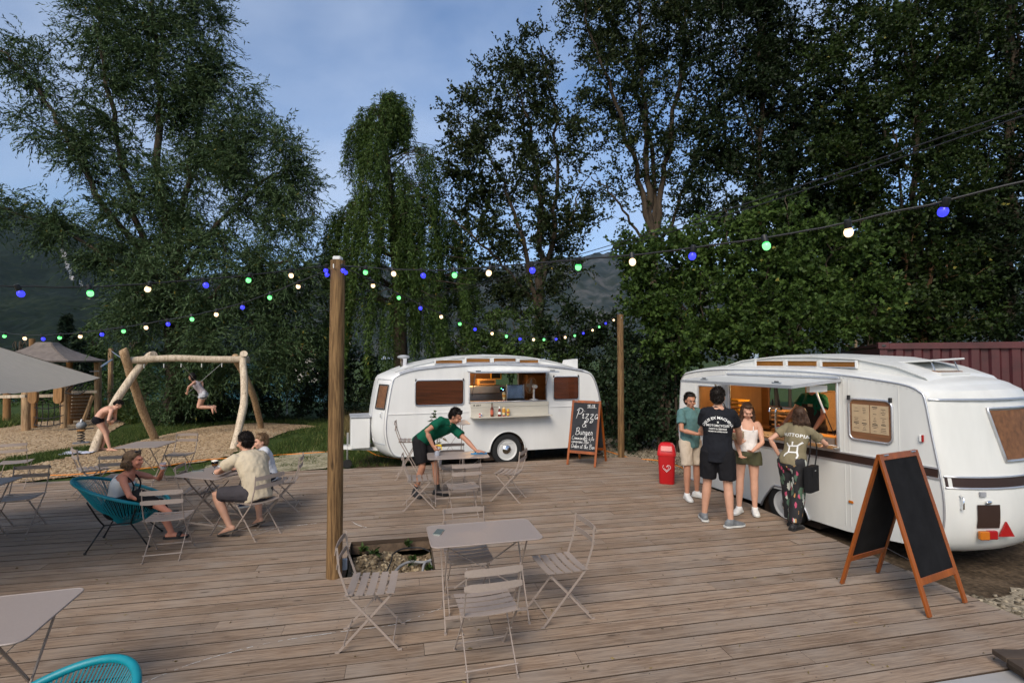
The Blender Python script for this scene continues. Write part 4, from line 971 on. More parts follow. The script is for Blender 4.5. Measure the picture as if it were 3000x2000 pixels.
# ---- sandwich boards
mat('board_wood', (.24, .06, .008), .35, var=.35, scale=9, stretch=(1, 1, .12), spec=.5)
mat('slate', (.01, .01, .011), .85, var=.35, scale=5, spec=.12)
mat('slate2', (.03, .031, .035), .85, var=.35, scale=5, spec=.15)
mat('chalk_white', (.75, .75, .73), .9)
GLY = {  # single-stroke handwriting, box 1 high
 'P': (.75, [[(.1, 0), (.28, .95)], [(.02, .8), (.3, 1.05), (.7, .95), (.72, .7), (.5, .5), (.22, .5)]]), 'i': (.35, [[(.02, .3), (.15, .5), (.12, .05), (.3, .1)], [(.2, .72), (.22, .75)]]),
 'z': (.55, [[(.05, .45), (.4, .48), (.1, .05), (.45, .02), (.4, -.3), (.15, -.35), (.3, -.1)]]), 'a': (.5, [[(.4, .42), (.2, .48), (.06, .2), (.2, .02), (.4, .3), (.42, .45), (.38, .05), (.5, .08)]]),
 '&': (.8, [[(.75, .0), (.3, .75), (.4, .95), (.55, .8), (.12, .35), (.2, .02), (.5, .05), (.7, .4)]]), 'B': (.75, [[(.12, 0), (.22, .95)], [(.02, .8), (.4, 1.0), (.65, .82), (.5, .58), (.25, .52), (.6, .48), (.68, .2), (.4, 0), (.05, .08)]]),
 'u': (.5, [[(.02, .45), (.1, .1), (.22, .02), (.36, .15), (.38, .46), (.38, .08), (.5, .06)]]), 'r': (.38, [[(.02, .05), (.12, .48), (.2, .4), (.32, .4), (.28, .08), (.38, .06)]]),
 'g': (.5, [[(.38, .42), (.15, .46), (.08, .18), (.25, .06), (.38, .42), (.34, -.3), (.12, -.35), (.1, -.15), (.5, .08)]]), 'e': (.42, [[(.02, .12), (.3, .35), (.2, .48), (.07, .25), (.18, .02), (.42, .12)]]),
 'C': (.65, [[(.55, .8), (.4, .98), (.1, .6), (.12, .1), (.4, .0), (.65, .12)]]), 'o': (.45, [[(.25, .46), (.07, .25), (.2, .02), (.36, .22), (.25, .46), (.45, .4)]]), 'm': (.65, [[(.03, 0), (.1, .46), (.12, .1), (.28, .46), (.3, .08), (.46, .46), (.5, .05), (.65, .08)]]),
 'n': (.48, [[(.03, 0), (.1, .46), (.12, .1), (.28, .46), (.33, .05), (.48, .08)]]), 'd': (.5, [[(.36, .4), (.15, .46), (.07, .15), (.25, .04), (.42, .98), (.36, .05), (.5, .08)]]), 'l': (.3, [[(.02, .1), (.22, .85), (.12, .95), (.08, .1), (.3, .08)]]),
 'c': (.4, [[(.33, .4), (.18, .47), (.06, .2), (.18, .02), (.4, .1)]]), 'v': (.45, [[(.02, .45), (.15, .03), (.34, .46), (.45, .4)]]), '!': (.25, [[(.12, .95), (.1, .3)], [(.1, .05), (.12, .02)]]), 'O': (.7, [[(.4, 1), (.1, .6), (.2, .03), (.55, .2), (.55, .8), (.35, .98), (.3, .8)]]),
 't': (.35, [[(.18, .85), (.12, .08), (.32, .06)], [(.02, .6), (.32, .63)]]), 'h': (.48, [[(.02, 0), (.2, .9), (.1, .95), (.1, .05), (.28, .46), (.34, .05), (.48, .08)]]), '1': (.35, [[(.05, .7), (.2, .95), (.2, 0)]]), '8': (.45, [[(.25, .5), (.08, .75), (.25, .97), (.38, .75), (.08, .25), (.22, 0), (.4, .2), (.25, .5)]]),
 '2': (.45, [[(.06, .8), (.25, .97), (.36, .7), (.05, .05), (.42, .05)]]), '-': (.35, [[(.05, .45), (.3, .45)]]), ' ': (.3, []), "`": (0.0, [[(-.35, .8), (-.22, .62)]]), 'y': (.5, [[(.02, .45), (.2, .1)], [(.36, .46), (.1, -.35)]])}
def scribble(text, x, y, h, r, slant=.12, sx=1.0):
    """strokes as thin chalk tubes in the XZ plane of the board"""
    b = MB(); cx = x; k = 0
    for ch in text:
        w, st = GLY[ch]; k += 1; dy = .03 * h * mnoise.noise(Vector((k * 1.7, x, h)))
        for s in st:
            P = [Vector((cx + (px + slant * py) * h * sx, 0, y + py * h + dy)) for px, py in s]
            if len(P) > 2: P = smooth_path(P, 4)
            b.tube(P, r, 5)
        cx += w * h * sx + .02 * h
    return b
def sandwich(c, ang, label, text=False):
    t = thing('sandwich_board', label, 'chalkboard', (c[0], c[1], 0), R_(ang), 'wood-framed sandwich boards')
    Wd, Dp, Hh = .67, .77, 1.38; tilt = math.atan2(Dp / 2, Hh); sl = math.hypot(Dp / 2, Hh)
    for s in (-1, 1):                       # s=-1 is the leaf facing the local -Y side
        M = Matrix.Translation((0, s * Dp / 2, 0)) @ Matrix.Rotation(s * tilt, 4, 'X')
        e = bpy.data.objects.new('board_leaf', None)
        for sx in (-1, 1): MB().box((sx * (Wd / 2 - .024), 0, sl / 2), (.047, .026, sl - .01), bev=.003).build('stile', 'board_wood', t, M=M)
        MB().box((0, 0, sl - .035), (Wd - .098, .024, .055), bev=.003).build('top_rail', 'board_wood', t, M=M)
        MB().box((0, 0, .29), (Wd - .098, .024, .06), bev=.003).build('bottom_rail', 'board_wood', t, M=M)
        bpy.data.objects.remove(e)
        pn = MB().box((0, 0, (.32 + sl - .062) / 2), (Wd - .096, .012, sl - .062 - .32)).build('slate_panel', 'slate2' if text else 'slate', t, M=M)
        if text and s == -1:
            fz = lambda b: [(v[0], v[1] - .0075, v[2]) for v in b.v]
            for tx, x0, z0, hh, rr, sx in (('18h-22h', .03, 1.28, .06, .003, .95), ('Pizza', -.22, 1.02, .22, .0062, .85), ('&', -.06, .84, .14, .0055, 1), ('Burger', -.2, .665, .16, .005, .82), ('Commandez a` la', -.265, .56, .085, .0032, .85), ('caravane Bar !', -.265, .485, .08, .0032, .85), ('Order at the Bar', -.265, .375, .1, .0034, .72)):
                b = scribble(tx, x0, z0, hh, rr, sx=sx); b.v = fz(b); b.build('chalk_lettering', 'chalk_white', pn, smooth=True)
            MB().tube([(.03, -.0075, 1.262), (.25, -.0075, 1.266)], .0028, 5).build('chalk_lettering', 'chalk_white', pn)
    for sx in (-1, 1): MB().tube([(sx * .2, -.02, Hh - .012), (sx * .27, -.02, Hh - .012)], .008, 6).build('hinge', 'steel', t)
    MB().tube(smooth_path([(Wd / 2 - .03, -.3, .3), (Wd / 2 - .03, 0, .24), (Wd / 2 - .03, .3, .3)], 4), .004, 4).build('chain', 'steel', t)
    return t
sandwich((1.66, 11.42), -28, 'wood-framed chalkboard reading Pizza and Burger by the far caravan', True)
sandwich((3.83, 5.12), 26, 'blank black chalkboard with orange-brown frame at the right front')

# ---- bin
mat('bin_red', (.42, .008, .012), .32, spec=.5); mat('bin_lid', (.5, .01, .014), .28)
bp = G(1954, 1414); bn = thing('litter_bin', 'red plastic swing-lid bin with white heart emblem on the deck', 'bin', bp, R_(-18))
def sq_ring(w, d, z, r=.05): return [(x, y, z) for x, y in rrect(w, d, r, 4)]
def loft(rings, cap0=True, cap1=True):
    b = MB(); n = len(rings[0]); 
    for q in rings: b.v += [tuple(p) for p in q]
    for i in range(len(rings) - 1):
        for k in range(n): b.f.append((i * n + k, i * n + (k + 1) % n, (i + 1) * n + (k + 1) % n, (i + 1) * n + k))
    if cap0: b.f.append(tuple(reversed(range(n))))
    if cap1: b.f.append(tuple((len(rings) - 1) * n + k for k in range(n)))
    return b
loft([sq_ring(.255, .225, 0), sq_ring(.27, .24, .02), sq_ring(.305, .275, .5), sq_ring(.31, .28, .53)]).build('body', 'bin_red', bn, smooth=40)
ld = loft([sq_ring(.33, .3, .52), sq_ring(.335, .305, .56), sq_ring(.32, .29, .6), sq_ring(.29, .25, .68), sq_ring(.22, .17, .735, .05), sq_ring(.12, .09, .75, .03)]).build('lid', 'bin_lid', bn, smooth=40)
MB().box((0, -.135, .652), (.2, .014, .1), rotx(R_(-24)), .004).build('swing_flap', 'bin_red', ld)
hb = MB()
for sc_, off in ((.07, 0), (.043, .006)):
    P = [Vector((sc_ * (16 * math.sin(a) ** 3) / 16, -.1385 - .0004 * 0, .3 + sc_ * (13 * math.cos(a) - 5 * math.cos(2 * a) - 2 * math.cos(3 * a) - math.cos(4 * a)) / 16)) for a in [2 * math.pi * k / 40 for k in range(34 if sc_ > .05 else 30)]]
    hb.tube(P, [.008 * (1.4 if sc_ > .05 else .8)] * len(P), 6, flat=.35)
hb.build('emblem', mat('emblem_white', (.8, .8, .8), .4), bn, smooth=True)

# ---- small things on the tables
mat('phone_black', (.01, .011, .012), .12); mat('phone_rim', (.4, .45, .42), .3, .6); mat('phone_glass', (.12, .15, .15), .08)
def phone(p, rz, label):
    t = thing('mobile_phone', label, 'phone', p, rz, 'phones lying on tables')
    MB().prism(rrect(.072, .145, .012), 0, .008).build('case', 'phone_rim', t); MB().prism(rrect(.066, .138, .01), .0082, .009).build('screen', 'phone_glass', t)
phone(G(1285, 1559, .741), R_(-8), 'phone lying on the left of the front table')
phone(G(579, 1379, .741), R_(-65), 'dark phone lying on the table beside the beer')
mat('glass', (1, 1, 1), .03, trans=1.0); mat('beer', (.55, .2, .015), .1, trans=.4); mat('foam', (.85, .8, .68), .9)
bg = thing('beer_glass', 'stemmed glass of amber beer with foam on the table', 'glass', G(629, 1385, .742))
MB().lathe([(.034, 0), (.034, .004), (.005, .012), (.005, .075), (.03, .095), (.043, .125), (.046, .165), (.0445, .165), (.041, .126), (.0, .1)], 18).build('glass_bowl', 'glass', bg, smooth=True)
MB().lathe([(.0, .102), (.03, .107), (.0405, .128), (.0425, .15), (0, .15)], 16).build('beer', 'beer', bg, smooth=True); MB().lathe([(0, .1505), (.043, .1505), (.044, .168), (.025, .176), (0, .177)], 16).build('foam', 'foam', bg, smooth=True)
as_ = thing('ashtray', 'small white round dish on the table by the seated man', 'dish', G(648, 1367, .742)); MB().lathe([(.035, 0), (.045, .018), (.04, .018), (.03, .005), (0, .005)], 14).build('dish', mat('white_ceramic', (.7, .7, .7), .3), as_, smooth=True)
# ================================================================== CARAVANS
mat('van_white', (.69, .69, .67), .3, var=.06, scale=1.6, stretch=(1.6, 1.6, .35), bump=.05, bscale=4, spec=.45)
mat('van_cream', (.62, .625, .6), .33, var=.07, scale=1.6, stretch=(1.6, 1.6, .35), bump=.05, bscale=4, spec=.45)
mat('van_grey', (.3, .31, .33), .6, var=.2, scale=5); mat('gasket', (.015, .015, .016), .6)
mat('belt_brown', (.03, .014, .01), .4); mat('washed_wood', (.5, .47, .4), .7, var=.12, scale=7, stretch=(.12, 1, 1), bump=.15)
mat('inner_wood', (.2, .09, .028), .5, var=.3, scale=6, stretch=(.2, 1, 1)); mat('inner_panel', (.33, .18, .07), .5, var=.2, scale=5, stretch=(1, 1, .2))
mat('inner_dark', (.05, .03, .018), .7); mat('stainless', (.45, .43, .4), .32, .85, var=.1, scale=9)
mat('amber_glass', (.22, .09, .018), .15, var=.35, scale=5, stretch=(.3, 1, 1)); mat('blind_wood', (.34, .09, .032), .5, var=.35, scale=10, stretch=(.12, 1, 1)); mat('blind_wood2', (.15, .065, .026), .7, var=.4, scale=14, stretch=(.12, 1, 1))
mat('tyre', (.014, .014, .014), .8, var=.3, scale=20); mat('rim_white', (.6, .6, .58), .4); mat('kraft', (.42, .31, .19), .9, var=.08, scale=20); mat('print', (.06, .05, .04), .9)
mat('lens_red', (.3, .006, .008), .2); mat('lens_amber', (.45, .13, .01), .2); mat('lens_white', (.7, .7, .68), .2); mat('lamp_glow', (1, .8, .5), .5, emit=(1, .62, .25), estr=6)

def _pane():
    m = bpy.data.materials.new('pane'); m.use_nodes = True; nt = m.node_tree; nt.nodes.clear(); o = nt.nodes.new('ShaderNodeOutputMaterial'); a = nt.nodes.new('ShaderNodeBsdfTransparent'); g = nt.nodes.new('ShaderNodeBsdfGlossy'); g.inputs['Roughness'].default_value = .05; f = nt.nodes.new('ShaderNodeFresnel'); f.inputs['IOR'].default_value = 1.45; x = nt.nodes.new('ShaderNodeMixShader')
    nt.links.new(f.outputs[0], x.inputs[0]); nt.links.new(a.outputs[0], x.inputs[1]); nt.links.new(g.outputs[0], x.inputs[2]); nt.links.new(x.outputs[0], o.inputs[0]); MATS['pane'] = m
_pane()
def txt(s, size, bold=0.0, space=1.0):
    c = bpy.data.curves.new('t', 'FONT'); c.body = s; c.size = size; c.align_x = 'CENTER'; c.offset = bold; c.space_character = space; c.resolution_u = 2
    o = bpy.data.objects.new('t', c); COL.objects.link(o); dg = bpy.context.evaluated_depsgraph_get(); me = o.evaluated_get(dg).to_mesh()
    b = MB(); b.v = [tuple(v.co) for v in me.vertices]; b.f = [tuple(p.vertices) for p in me.polygons]
    o.evaluated_get(dg).to_mesh_clear(); bpy.data.objects.remove(o); bpy.data.curves.remove(c); return b

class Van:
    def __init__(s, name, label, o, ang, Wd, up, low, holes, back_holes, arch, paint, bx, bz, mats_in):
        s.t = thing(name, label, 'caravan', (o[0], o[1], 0), ang); s.W = Wd; s.up = up; s.low = low; s.paint = paint; s.bx, s.bz = bx, bz
        chain = [p for p in low[::-1] if 0] + []
        # outline from bottom-left, up, over, down to bottom-right
        li = max(range(len(low)), key=lambda i: 0)
        zb = [p for p in low]; split_l = [p for p in low if p[0] <= 0.16]; split_r = [p for p in low if p[0] >= up[-1][0] - .35]
        s.out = split_l[::-1] + up[1:-1] + split_r[::-1]
        s.out = [Vector((p[0], 0, p[1])) for p in s.out]; s.out = [q for i, q in enumerate(smooth_path(s.out, 3))]
        s.cx = (up[0][0] + up[-1][0]) / 2
        n = len(s.out); s.nrm = []
        for i in range(n):
            t = s.out[min(i + 1, n - 1)] - s.out[max(i - 1, 0)]; t.normalize(); s.nrm.append(Vector((-t.z, 0, t.x)))
        b = MB(); NJ = 15
        qs = [-1, -.99, -.96, -.9, -.8, -.6, -.4, -.2, 0, .2, .4, .6, .8, .9, .96, .99, 1]
        for i in range(n):
            for q in qs: b.v.append(tuple(s.surf(i, q)))
        m = len(qs)
        for i in range(n - 1):
            for j in range(m - 1): b.f.append((i * m + j, i * m + j + 1, (i + 1) * m + j + 1, (i + 1) * m + j))
        b.build('body_shell', paint, s.t, smooth=35)
        s.side(0.0, holes, arch, paint, 'side_panel'); s.side(Wd, back_holes, arch, paint, 'far_side_panel')
        s.side(0.035, holes, arch, mats_in[0], 'inner_lining', .06); s.side(Wd - .035, back_holes, arch, mats_in[1], 'inner_lining', .06)
        rim = MB().tube([p + Vector((0, -.004, 0)) for p in s.out], .011, 6); rim.build('edge_trim', 'aluminium', s.t, smooth=True)
        fl = MB(); fl.add([(up[0][0] + .3, .04, .22), (up[-1][0] - .3, .04, .22), (up[-1][0] - .3, Wd - .04, .22), (up[0][0] + .3, Wd - .04, .22)], [(0, 1, 2, 3)]); fl.build('floor_panel', 'inner_dark', s.t)
    def surf(s, i, q):
        p, n = s.out[i], s.nrm[i]; k = 1 - abs(q) ** 2.3; e = .03 * math.sqrt(max(0, 1 - (1 - max(0, (1 - abs(q)) / .04)) ** 2)) if abs(q) > .96 else .03
        return Vector((p.x + n.x * (s.bx * k + e), s.W / 2 * (1 + q), p.z + n.z * (s.bz * k + e)))
    def zt(s, x): return interp(s.up, x)
    def zb(s, x, arch):
        z = interp(s.low, x)
        if arch:
            k, cx, cz, r = arch
            if k == 'round' and abs(x - cx) < r: z = max(z, cz + math.sqrt(max(0, r * r - (x - cx) ** 2)))
            if k == 'trap':
                t = abs(x - cx); z = max(z, cz + min(r * 1.0, (r * 1.35 - t) * 1.55)) if t < r * 1.35 else z
        return z
    def side(s, y, holes, arch, m, name, inset=0.0):
        x0, x1 = s.up[0][0] + inset, s.up[-1][0] - inset; xs = {x0, x1}
        for a in [p[0] for p in s.up + s.low]: xs.add(a)
        if arch:
            for k in range(25): xs.add(arch[1] - arch[3] * 1.36 + arch[3] * 2.72 * k / 24)
            if arch[0] == 'round':
                for k in range(17): xs.add(arch[1] + arch[3] * math.cos(math.pi * k / 16))
        for h in holes: xs.add(h[0]); xs.add(h[1])
        k = x0
        while k < x1: xs.add(k); k += .12
        xs = sorted(x for x in xs if x0 <= x <= x1); xs = [x for i, x in enumerate(xs) if i == 0 or x - xs[i - 1] > 1e-4]
        b = MB()
        for a, c in zip(xs, xs[1:]):
            ar = arch; za, zc = s.zb(a, ar) + inset, s.zb(c, ar) + inset; ta, tc = s.zt(a) - inset, s.zt(c) - inset
            seg = [(za, zc, ta, tc)]
            for h in holes:
                if h[0] - 1e-6 <= a and c <= h[1] + 1e-6:
                    seg = [(za, zc, h[2], h[2]), (h[3], h[3], ta, tc)]
            for (p, q, r, t) in seg:
                if r - p < 1e-4 and t - q < 1e-4: continue
                b.add([(a, y, p), (c, y, q), (c, y, t), (a, y, r)], [(0, 1, 2, 3)])
        b.build(name, m, s.t)
    def ring(s, x0, x1, z0, z1, r, w, y, m, name, parent=None):
        P = [(x, y, z) for x, z in rrect(x1 - x0, z1 - z0, r, 5, (x0 + x1) / 2, (z0 + z1) / 2)]
        return MB().tube(P, w, 6, closed=True).build(name, m, parent or s.t, smooth=True)
    def lantern(s, top, y0, y1, wins, m):
        xs = [top[0][0] + (top[-1][0] - top[0][0]) * k / 60 for k in range(61)]; b = MB()
        for x in xs:
            zr = s.zt(x) - .03; z = max(interp(top, x), zr)
            b.v += [(x, y0, zr), (x, y0 + .012, z - .012), (x, y0 - .02, z - .01), (x, y0 - .02, z + .004), (x, y0 + .25, z + .03), (x, (y0 + y1) / 2, z + .045), (x, y1 - .25, z + .03), (x, y1 + .02, z), (x, y1, zr)]
        for i in range(60):
            for j in range(8): b.f.append((i * 9 + j, i * 9 + 9 + j, i * 9 + 10 + j, i * 9 + 1 + j))
        la = b.build('roof_lantern', m, s.t, smooth=30)
        for (a, c, z0, z1) in wins:
            w = MB(); w.box(((a + c) / 2, y0 - .004, (z0 + z1) / 2), (c - a, .02, z1 - z0)); fr = w.build('lantern_window', 'amber_glass', s.t)
            MB().box(((a + c) / 2, y0 - .026, z0 - .004), (c - a + .02, .03, .016)).build('window_bar', 'aluminium', fr); MB().box(((a + c) / 2, y0 - .02, z1), (c - a + .02, .02, .012)).build('window_bar', 'van_white', fr)
            MB().box((a - .012, y0 - .016, (z0 + z1) / 2), (.035, .02, z1 - z0 + .03)).build('window_bar', 'van_white', fr)
        a, c, z0, z1 = wins[-1]; MB().box((c + .012, y0 - .016, (z0 + z1) / 2), (.035, .02, z1 - z0 + .03)).build('window_bar', 'van_white', s.t)
        return la
    def wheel(s, x, z, r, white):
        M = Matrix.Translation((x, .12, z)) @ Matrix.Rotation(R_(90), 4, 'X')
        w = MB().lathe([(r * .6, -.09), (r * .94, -.09), (r, -.06), (r, .06), (r * .95, .085), (r * .8, .095), (r * .66, .085), (r * .64, .06), (r * .6, -.09)], 40, M).build('wheel', 'tyre', s.t, smooth=40)
        MB().lathe([(0, .045), (r * .3, .05), (r * .32, .065), (r * .42, .05), (r * .52, .055), (r * .58, .078), (r * .655, .088), (r * .66, .07)], 36, M).build('rim', white, w, smooth=40)
        MB().lathe([(0, .115), (r * .13, .108), (r * .2, .09), (r * .3, .08), (r * .31, .06)], 28, M).build('hubcap', 'chrome', w, smooth=True)
        for k in range(3): MB().lathe([(r * (1.002), -.05 + k * .04), (r * 1.008, -.047 + k * .04), (r * 1.008, -.033 + k * .04), (r * 1.002, -.03 + k * .04)], 40, M).build('tread', 'tyre', w)
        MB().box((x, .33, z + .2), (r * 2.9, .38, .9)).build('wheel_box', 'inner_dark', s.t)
    def blind_window(s, x0, x1, z0, z1, m='blind_wood', n=16):
        w = MB().box(((x0 + x1) / 2, -.004, (z0 + z1) / 2), (x1 - x0 - .02, .012, z1 - z0 - .02)).build('window', 'gasket', s.t)
        hh = (z1 - z0 - .05) / n
        for k in range(n): MB().box(((x0 + x1) / 2, -.016, z0 + .025 + (k + .5) * hh), (x1 - x0 - .05 - (.06 if k in (0,) else 0), .012, hh * .8), rotx(R_(12))).build('blind_slat', m, w)
        s.ring(x0, x1, z0, z1, .07, .015, -.014, 'aluminium', 'frame', w); MB().box(((x0 + x1) / 2, -.027, (z0 + z1) / 2), (x1 - x0 - .03, .004, z1 - z0 - .03)).build('pane', 'pane', w)
        for sx in (x0 + .01, x1 - .01): MB().box((sx, -.022, z1 + .01), (.022, .03, .055), roty(R_(12 if sx == x0 + .01 else -12))).build('hinge', 'gasket', w)
        return w
    def end_pt(s, z, q, sgn):
        best = None
        rng_ = range(len(s.out))
        c = [i for i in rng_ if (s.out[i].x > s.cx) == (sgn > 0)]
        i = min(c, key=lambda i: abs(s.out[i].z - z)); j = min((k for k in c if k != i), key=lambda k: abs(s.out[k].z - z))
        A, B = s.surf(i, q), s.surf(j, q); t = 0 if abs(B.z - A.z) < 1e-6 else max(-.5, min(1.5, (z - A.z) / (B.z - A.z))); P = A.lerp(B, t); P.z = z; return P
    def end_patch(s, name, m, z0, z1, q0, q1, sgn, off=.006, rad=0, parent=None, n=10, wire=None, slant=0):
        def PT(u, v):
            q = q0 + (q1 - q0) * u + slant * (1 - v); z = z0 + (z1 - z0) * v; p = s.end_pt(z, q, sgn); e = .01
            d1 = s.end_pt(z, q + e, sgn) - p; d2 = s.end_pt(z + e, q, sgn) - p; nn = d1.cross(d2); nn = nn * (1 if nn.x * sgn > 0 else -1); nn.normalize(); return p + nn * off
        if wire:
            P = []
            for k in range(n): P.append(PT(k / n, 0))
            for k in range(n): P.append(PT(1, k / n))
            for k in range(n): P.append(PT(1 - k / n, 1))
            for k in range(n): P.append(PT(0, 1 - k / n))
            return MB().tube(P, wire, 6, closed=True).build(name, m, parent or s.t, smooth=True)
        b = MB().grid(PT, n, n, flip=sgn < 0); return b.build(name, m, parent or s.t, smooth=True)

# ------------------------------------------------------------------ pizza caravan
O1 = (-2.68, 11.75); A1_ = R_(19)
up1 = [(-.19, .75), (-.17, 1.03), (-.11, 1.45), (-.04, 1.80), (.03, 1.89), (.2, 1.965), (.47, 2.03), (1.08, 2.095), (1.7, 2.13), (2.37, 2.15), (3.4, 2.12), (4.0, 2.075), (4.48, 2.02), (4.85, 1.955), (5.0, 1.89), (5.1, 1.74), (5.19, 1.49), (5.25, 1.236), (5.3, .9), (5.31, .6)]
low1 = [(-.19, .75), (-.17, .5), (-.1, .25), (.01, .1), (.16, .055), (5.0, .03), (5.2, .1), (5.28, .3), (5.31, .6)]
v1 = Van('caravan', 'white vintage caravan selling pizza, with raised roof windows, behind the deck', O1, A1_, 2.0, up1, low1, [(1.75, 3.75, 1.25, 1.97)], [(2.95, 3.7, 1.38, 1.9)], ('round', 2.72, .07, .44), 'van_white', .3, .07, ('inner_panel', 'inner_wood'))
t1 = v1.t
v1.lantern([(.02, 2.0), (.3, 2.1), (.6, 2.185), (.97, 2.26), (1.6, 2.335), (2.37, 2.375), (3.0, 2.36), (3.44, 2.325), (4.0, 2.24), (4.5, 2.12), (4.75, 2.03)], .22, 1.78, [(.97, 1.62, 2.19, 2.275), (1.72, 2.32, 2.215, 2.315), (2.42, 3.0, 2.215, 2.32), (3.1, 3.62, 2.195, 2.285)], 'van_white')
v1.wheel(2.72, .07, .39, 'rim_white')
MB().tube([(2.72 + .455 * math.cos(math.pi * k / 24), -.006, .07 + .455 * math.sin(math.pi * k / 24)) for k in range(25)], .018, 6).build('wheel_arch_trim', 'van_white', t1, smooth=True)
v1.blind_window(.46, 1.61, 1.215, 1.8); v1.blind_window(3.94, 4.65, 1.26, 1.85)
MB().bar((-.17, -.006, 1.035), (1.74, -.006, 1.035), .012, .022).build('belt_moulding', 'van_white', t1); MB().bar((3.81, -.006, 1.09), (5.27, -.006, 1.09), .012, .022).build('belt_moulding', 'van_white', t1)
for x in (.46, 1.62, 3.82, 4.72): MB().bar((x, -.002, .1 if abs(x - 2.7) > .6 else .6), (x, -.002, v1.zt(x) - .02), .006, .005, (0, 1, 0)).build('panel_seam', 'van_white', t1)
gu = MB()
for k in range(34):
    x = .1 + k * .142; gu.v += [(x, -.03, v1.zt(x) + .012), (x, .0, v1.zt(x) + .05), (x, .08, v1.zt(x) + .068)]
for k in range(33): gu.f += [(k * 3, k * 3 + 3, k * 3 + 4, k * 3 + 1), (k * 3 + 1, k * 3 + 4, k * 3 + 5, k * 3 + 2)]
gu.build('roof_edge_strip', 'van_grey', t1, smooth=True)
# front end: door seam, window, handle
fw = v1.end_patch('front_window', 'blind_wood2', 1.17, 1.68, -.93, -.62, -1, .008); v1.end_patch('frame', 'gasket', 1.15, 1.7, -.95, -.6, -1, .01, parent=fw, wire=.014)
v1.end_patch('door_seam', 'aluminium', .35, 1.82, -.975, -.42, -1, .004, wire=.006)
hp = v1.end_pt(1.02, -.9, -1); MB().tube([hp + Vector((-.01, -.01, .06)), hp + Vector((-.05, -.02, .05)), hp + Vector((-.05, -.02, -.05)), hp + Vector((-.01, -.01, -.06))], .008, 6).build('door_handle', 'chrome', t1, smooth=True)
# drawbar, gas box, jockey wheel
for y in (.55, 1.45): MB().bar((.1, y, .14), (-1.2, 1.0 + (y - 1) * .12, .2), .05, .08).build('drawbar', 'van_white', t1)
hb_ = MB().box((-1.28, 1.0, .23), (.2, .09, .09), bev=.015); hb_.box((-1.22, 1.0, .32), (.05, .05, .14), roty(.3)); hb_.build('tow_hitch', 'van_white', t1)
MB().bar((-1.12, 1.0, .25), (-1.2, .98, .56), .03, .02).build('brake_lever', 'van_white', t1)
jw = MB().tube([(-1.0, .88, .55), (-1.0, .88, -.16)], .022, 8).build('jockey_post', 'steel', t1); MB().lathe([(0, -.03), (.1, -.03), (.11, 0), (.1, .03), (0, .03)], 18, Matrix.Translation((-1.0, .88, -.19)) @ Matrix.Rotation(R_(90), 4, 'X')).build('jockey_wheel', 'tyre', jw)
gbx = MB().box((-.72, .95, .56), (.44, .8, .72), bev=.02).build('gas_box', 'van_white', t1); MB().box((-.72, .95, .935), (.47, .84, .03), bev=.008).build('gas_box_lid', 'van_grey', gbx)
ch_ = MB().lathe([(.085, 2.0), (.085, 2.3), (.09, 2.31)], 16, Matrix.Translation((.28, .75, 0))).build('flue_pipe', 'chrome', t1, smooth=40); MB().lathe([(.05, 2.3), (.14, 2.325), (.15, 2.35), (.13, 2.375), (.06, 2.395), (0, 2.4)], 18, Matrix.Translation((.28, .75, 0))).build('flue_cap', 'van_grey', ch_, smooth=True)
MB().prism([(4.5, .3), (4.85, .3), (4.85, .6), (4.5, .6)], 2.02, 2.03).add([(4.42, .3, 2.05), (4.78, .3, 2.0), (4.78, .3, 2.3), (4.5, .3, 2.27), (4.42, .6, 2.05), (4.78, .6, 2.0), (4.78, .6, 2.3), (4.5, .6, 2.27)], [(0, 1, 2, 3), (7, 6, 5, 4), (0, 4, 5, 1), (1, 5, 6, 2), (2, 6, 7, 3), (3, 7, 4, 0)]).build('roof_vent', 'van_white', t1)
MB().box((2.75, .12, 2.215), (.6, .18, .05), bev=.012).build('roof_box', 'van_grey', t1)
MB().box((3.6, .6, -.08), (.12, .12, .4)).build('corner_jack', 'black_metal', t1); MB().box((.5, .5, -.08), (.08, .08, .45)).build('corner_jack', 'black_metal', t1)
ch2 = MB().box((2.6, 1.0, .1), (5.0, 1.6, .1)).build('chassis', 'black_metal', t1)
# hatch: frame, flap, counter, shelf
v1.ring(1.75, 3.75, 1.25, 1.97, .01, .02, -.01, 'aluminium', 'hatch_frame')
fp = MB().box((2.75, -.36, 2.0), (2.06, .7, .022), rotx(R_(1)), .004).build('hatch_flap', 'van_white', t1); v1.ring(1.72, 3.78, 1.995, 2.005, .003, .001, -.36, 'aluminium', 'flap_edge', fp)
MB().box((2.75, -.715, 1.993), (2.07, .012, .034)).build('flap_edge', 'aluminium', fp); MB().box((2.75, -.012, 2.012), (2.1, .03, .02)).build('flap_hinge', 'aluminium', fp)
for x in (1.82, 3.68):
    MB().tube([(x, .0, 1.4), (x, -.3, 1.93)], .006, 6).build('gas_strut', 'black_metal', fp); MB().tube([(x, -.17, 1.7), (x, -.3, 1.93)], .011, 6).build('gas_strut', 'steel', fp); MB().box((x, -.56, 2.02), (.12, .02, .02)).build('latch', 'black_metal', fp)
MB().box((2.75, .2, 1.24), (1.98, .44, .03)).build('counter_top', 'inner_wood', t1)
cp_ = MB().box((2.79, -.02, 1.185), (2.02, .04, .1)).build('counter_front', 'washed_wood', t1); MB().box((2.79, -.018, 1.02), (2.0, .036, .215)).build('counter_front', 'washed_wood', t1)
MB().box((2.79, -.14, .905), (2.03, .25, .016)).build('serving_shelf', 'washed_wood', t1)
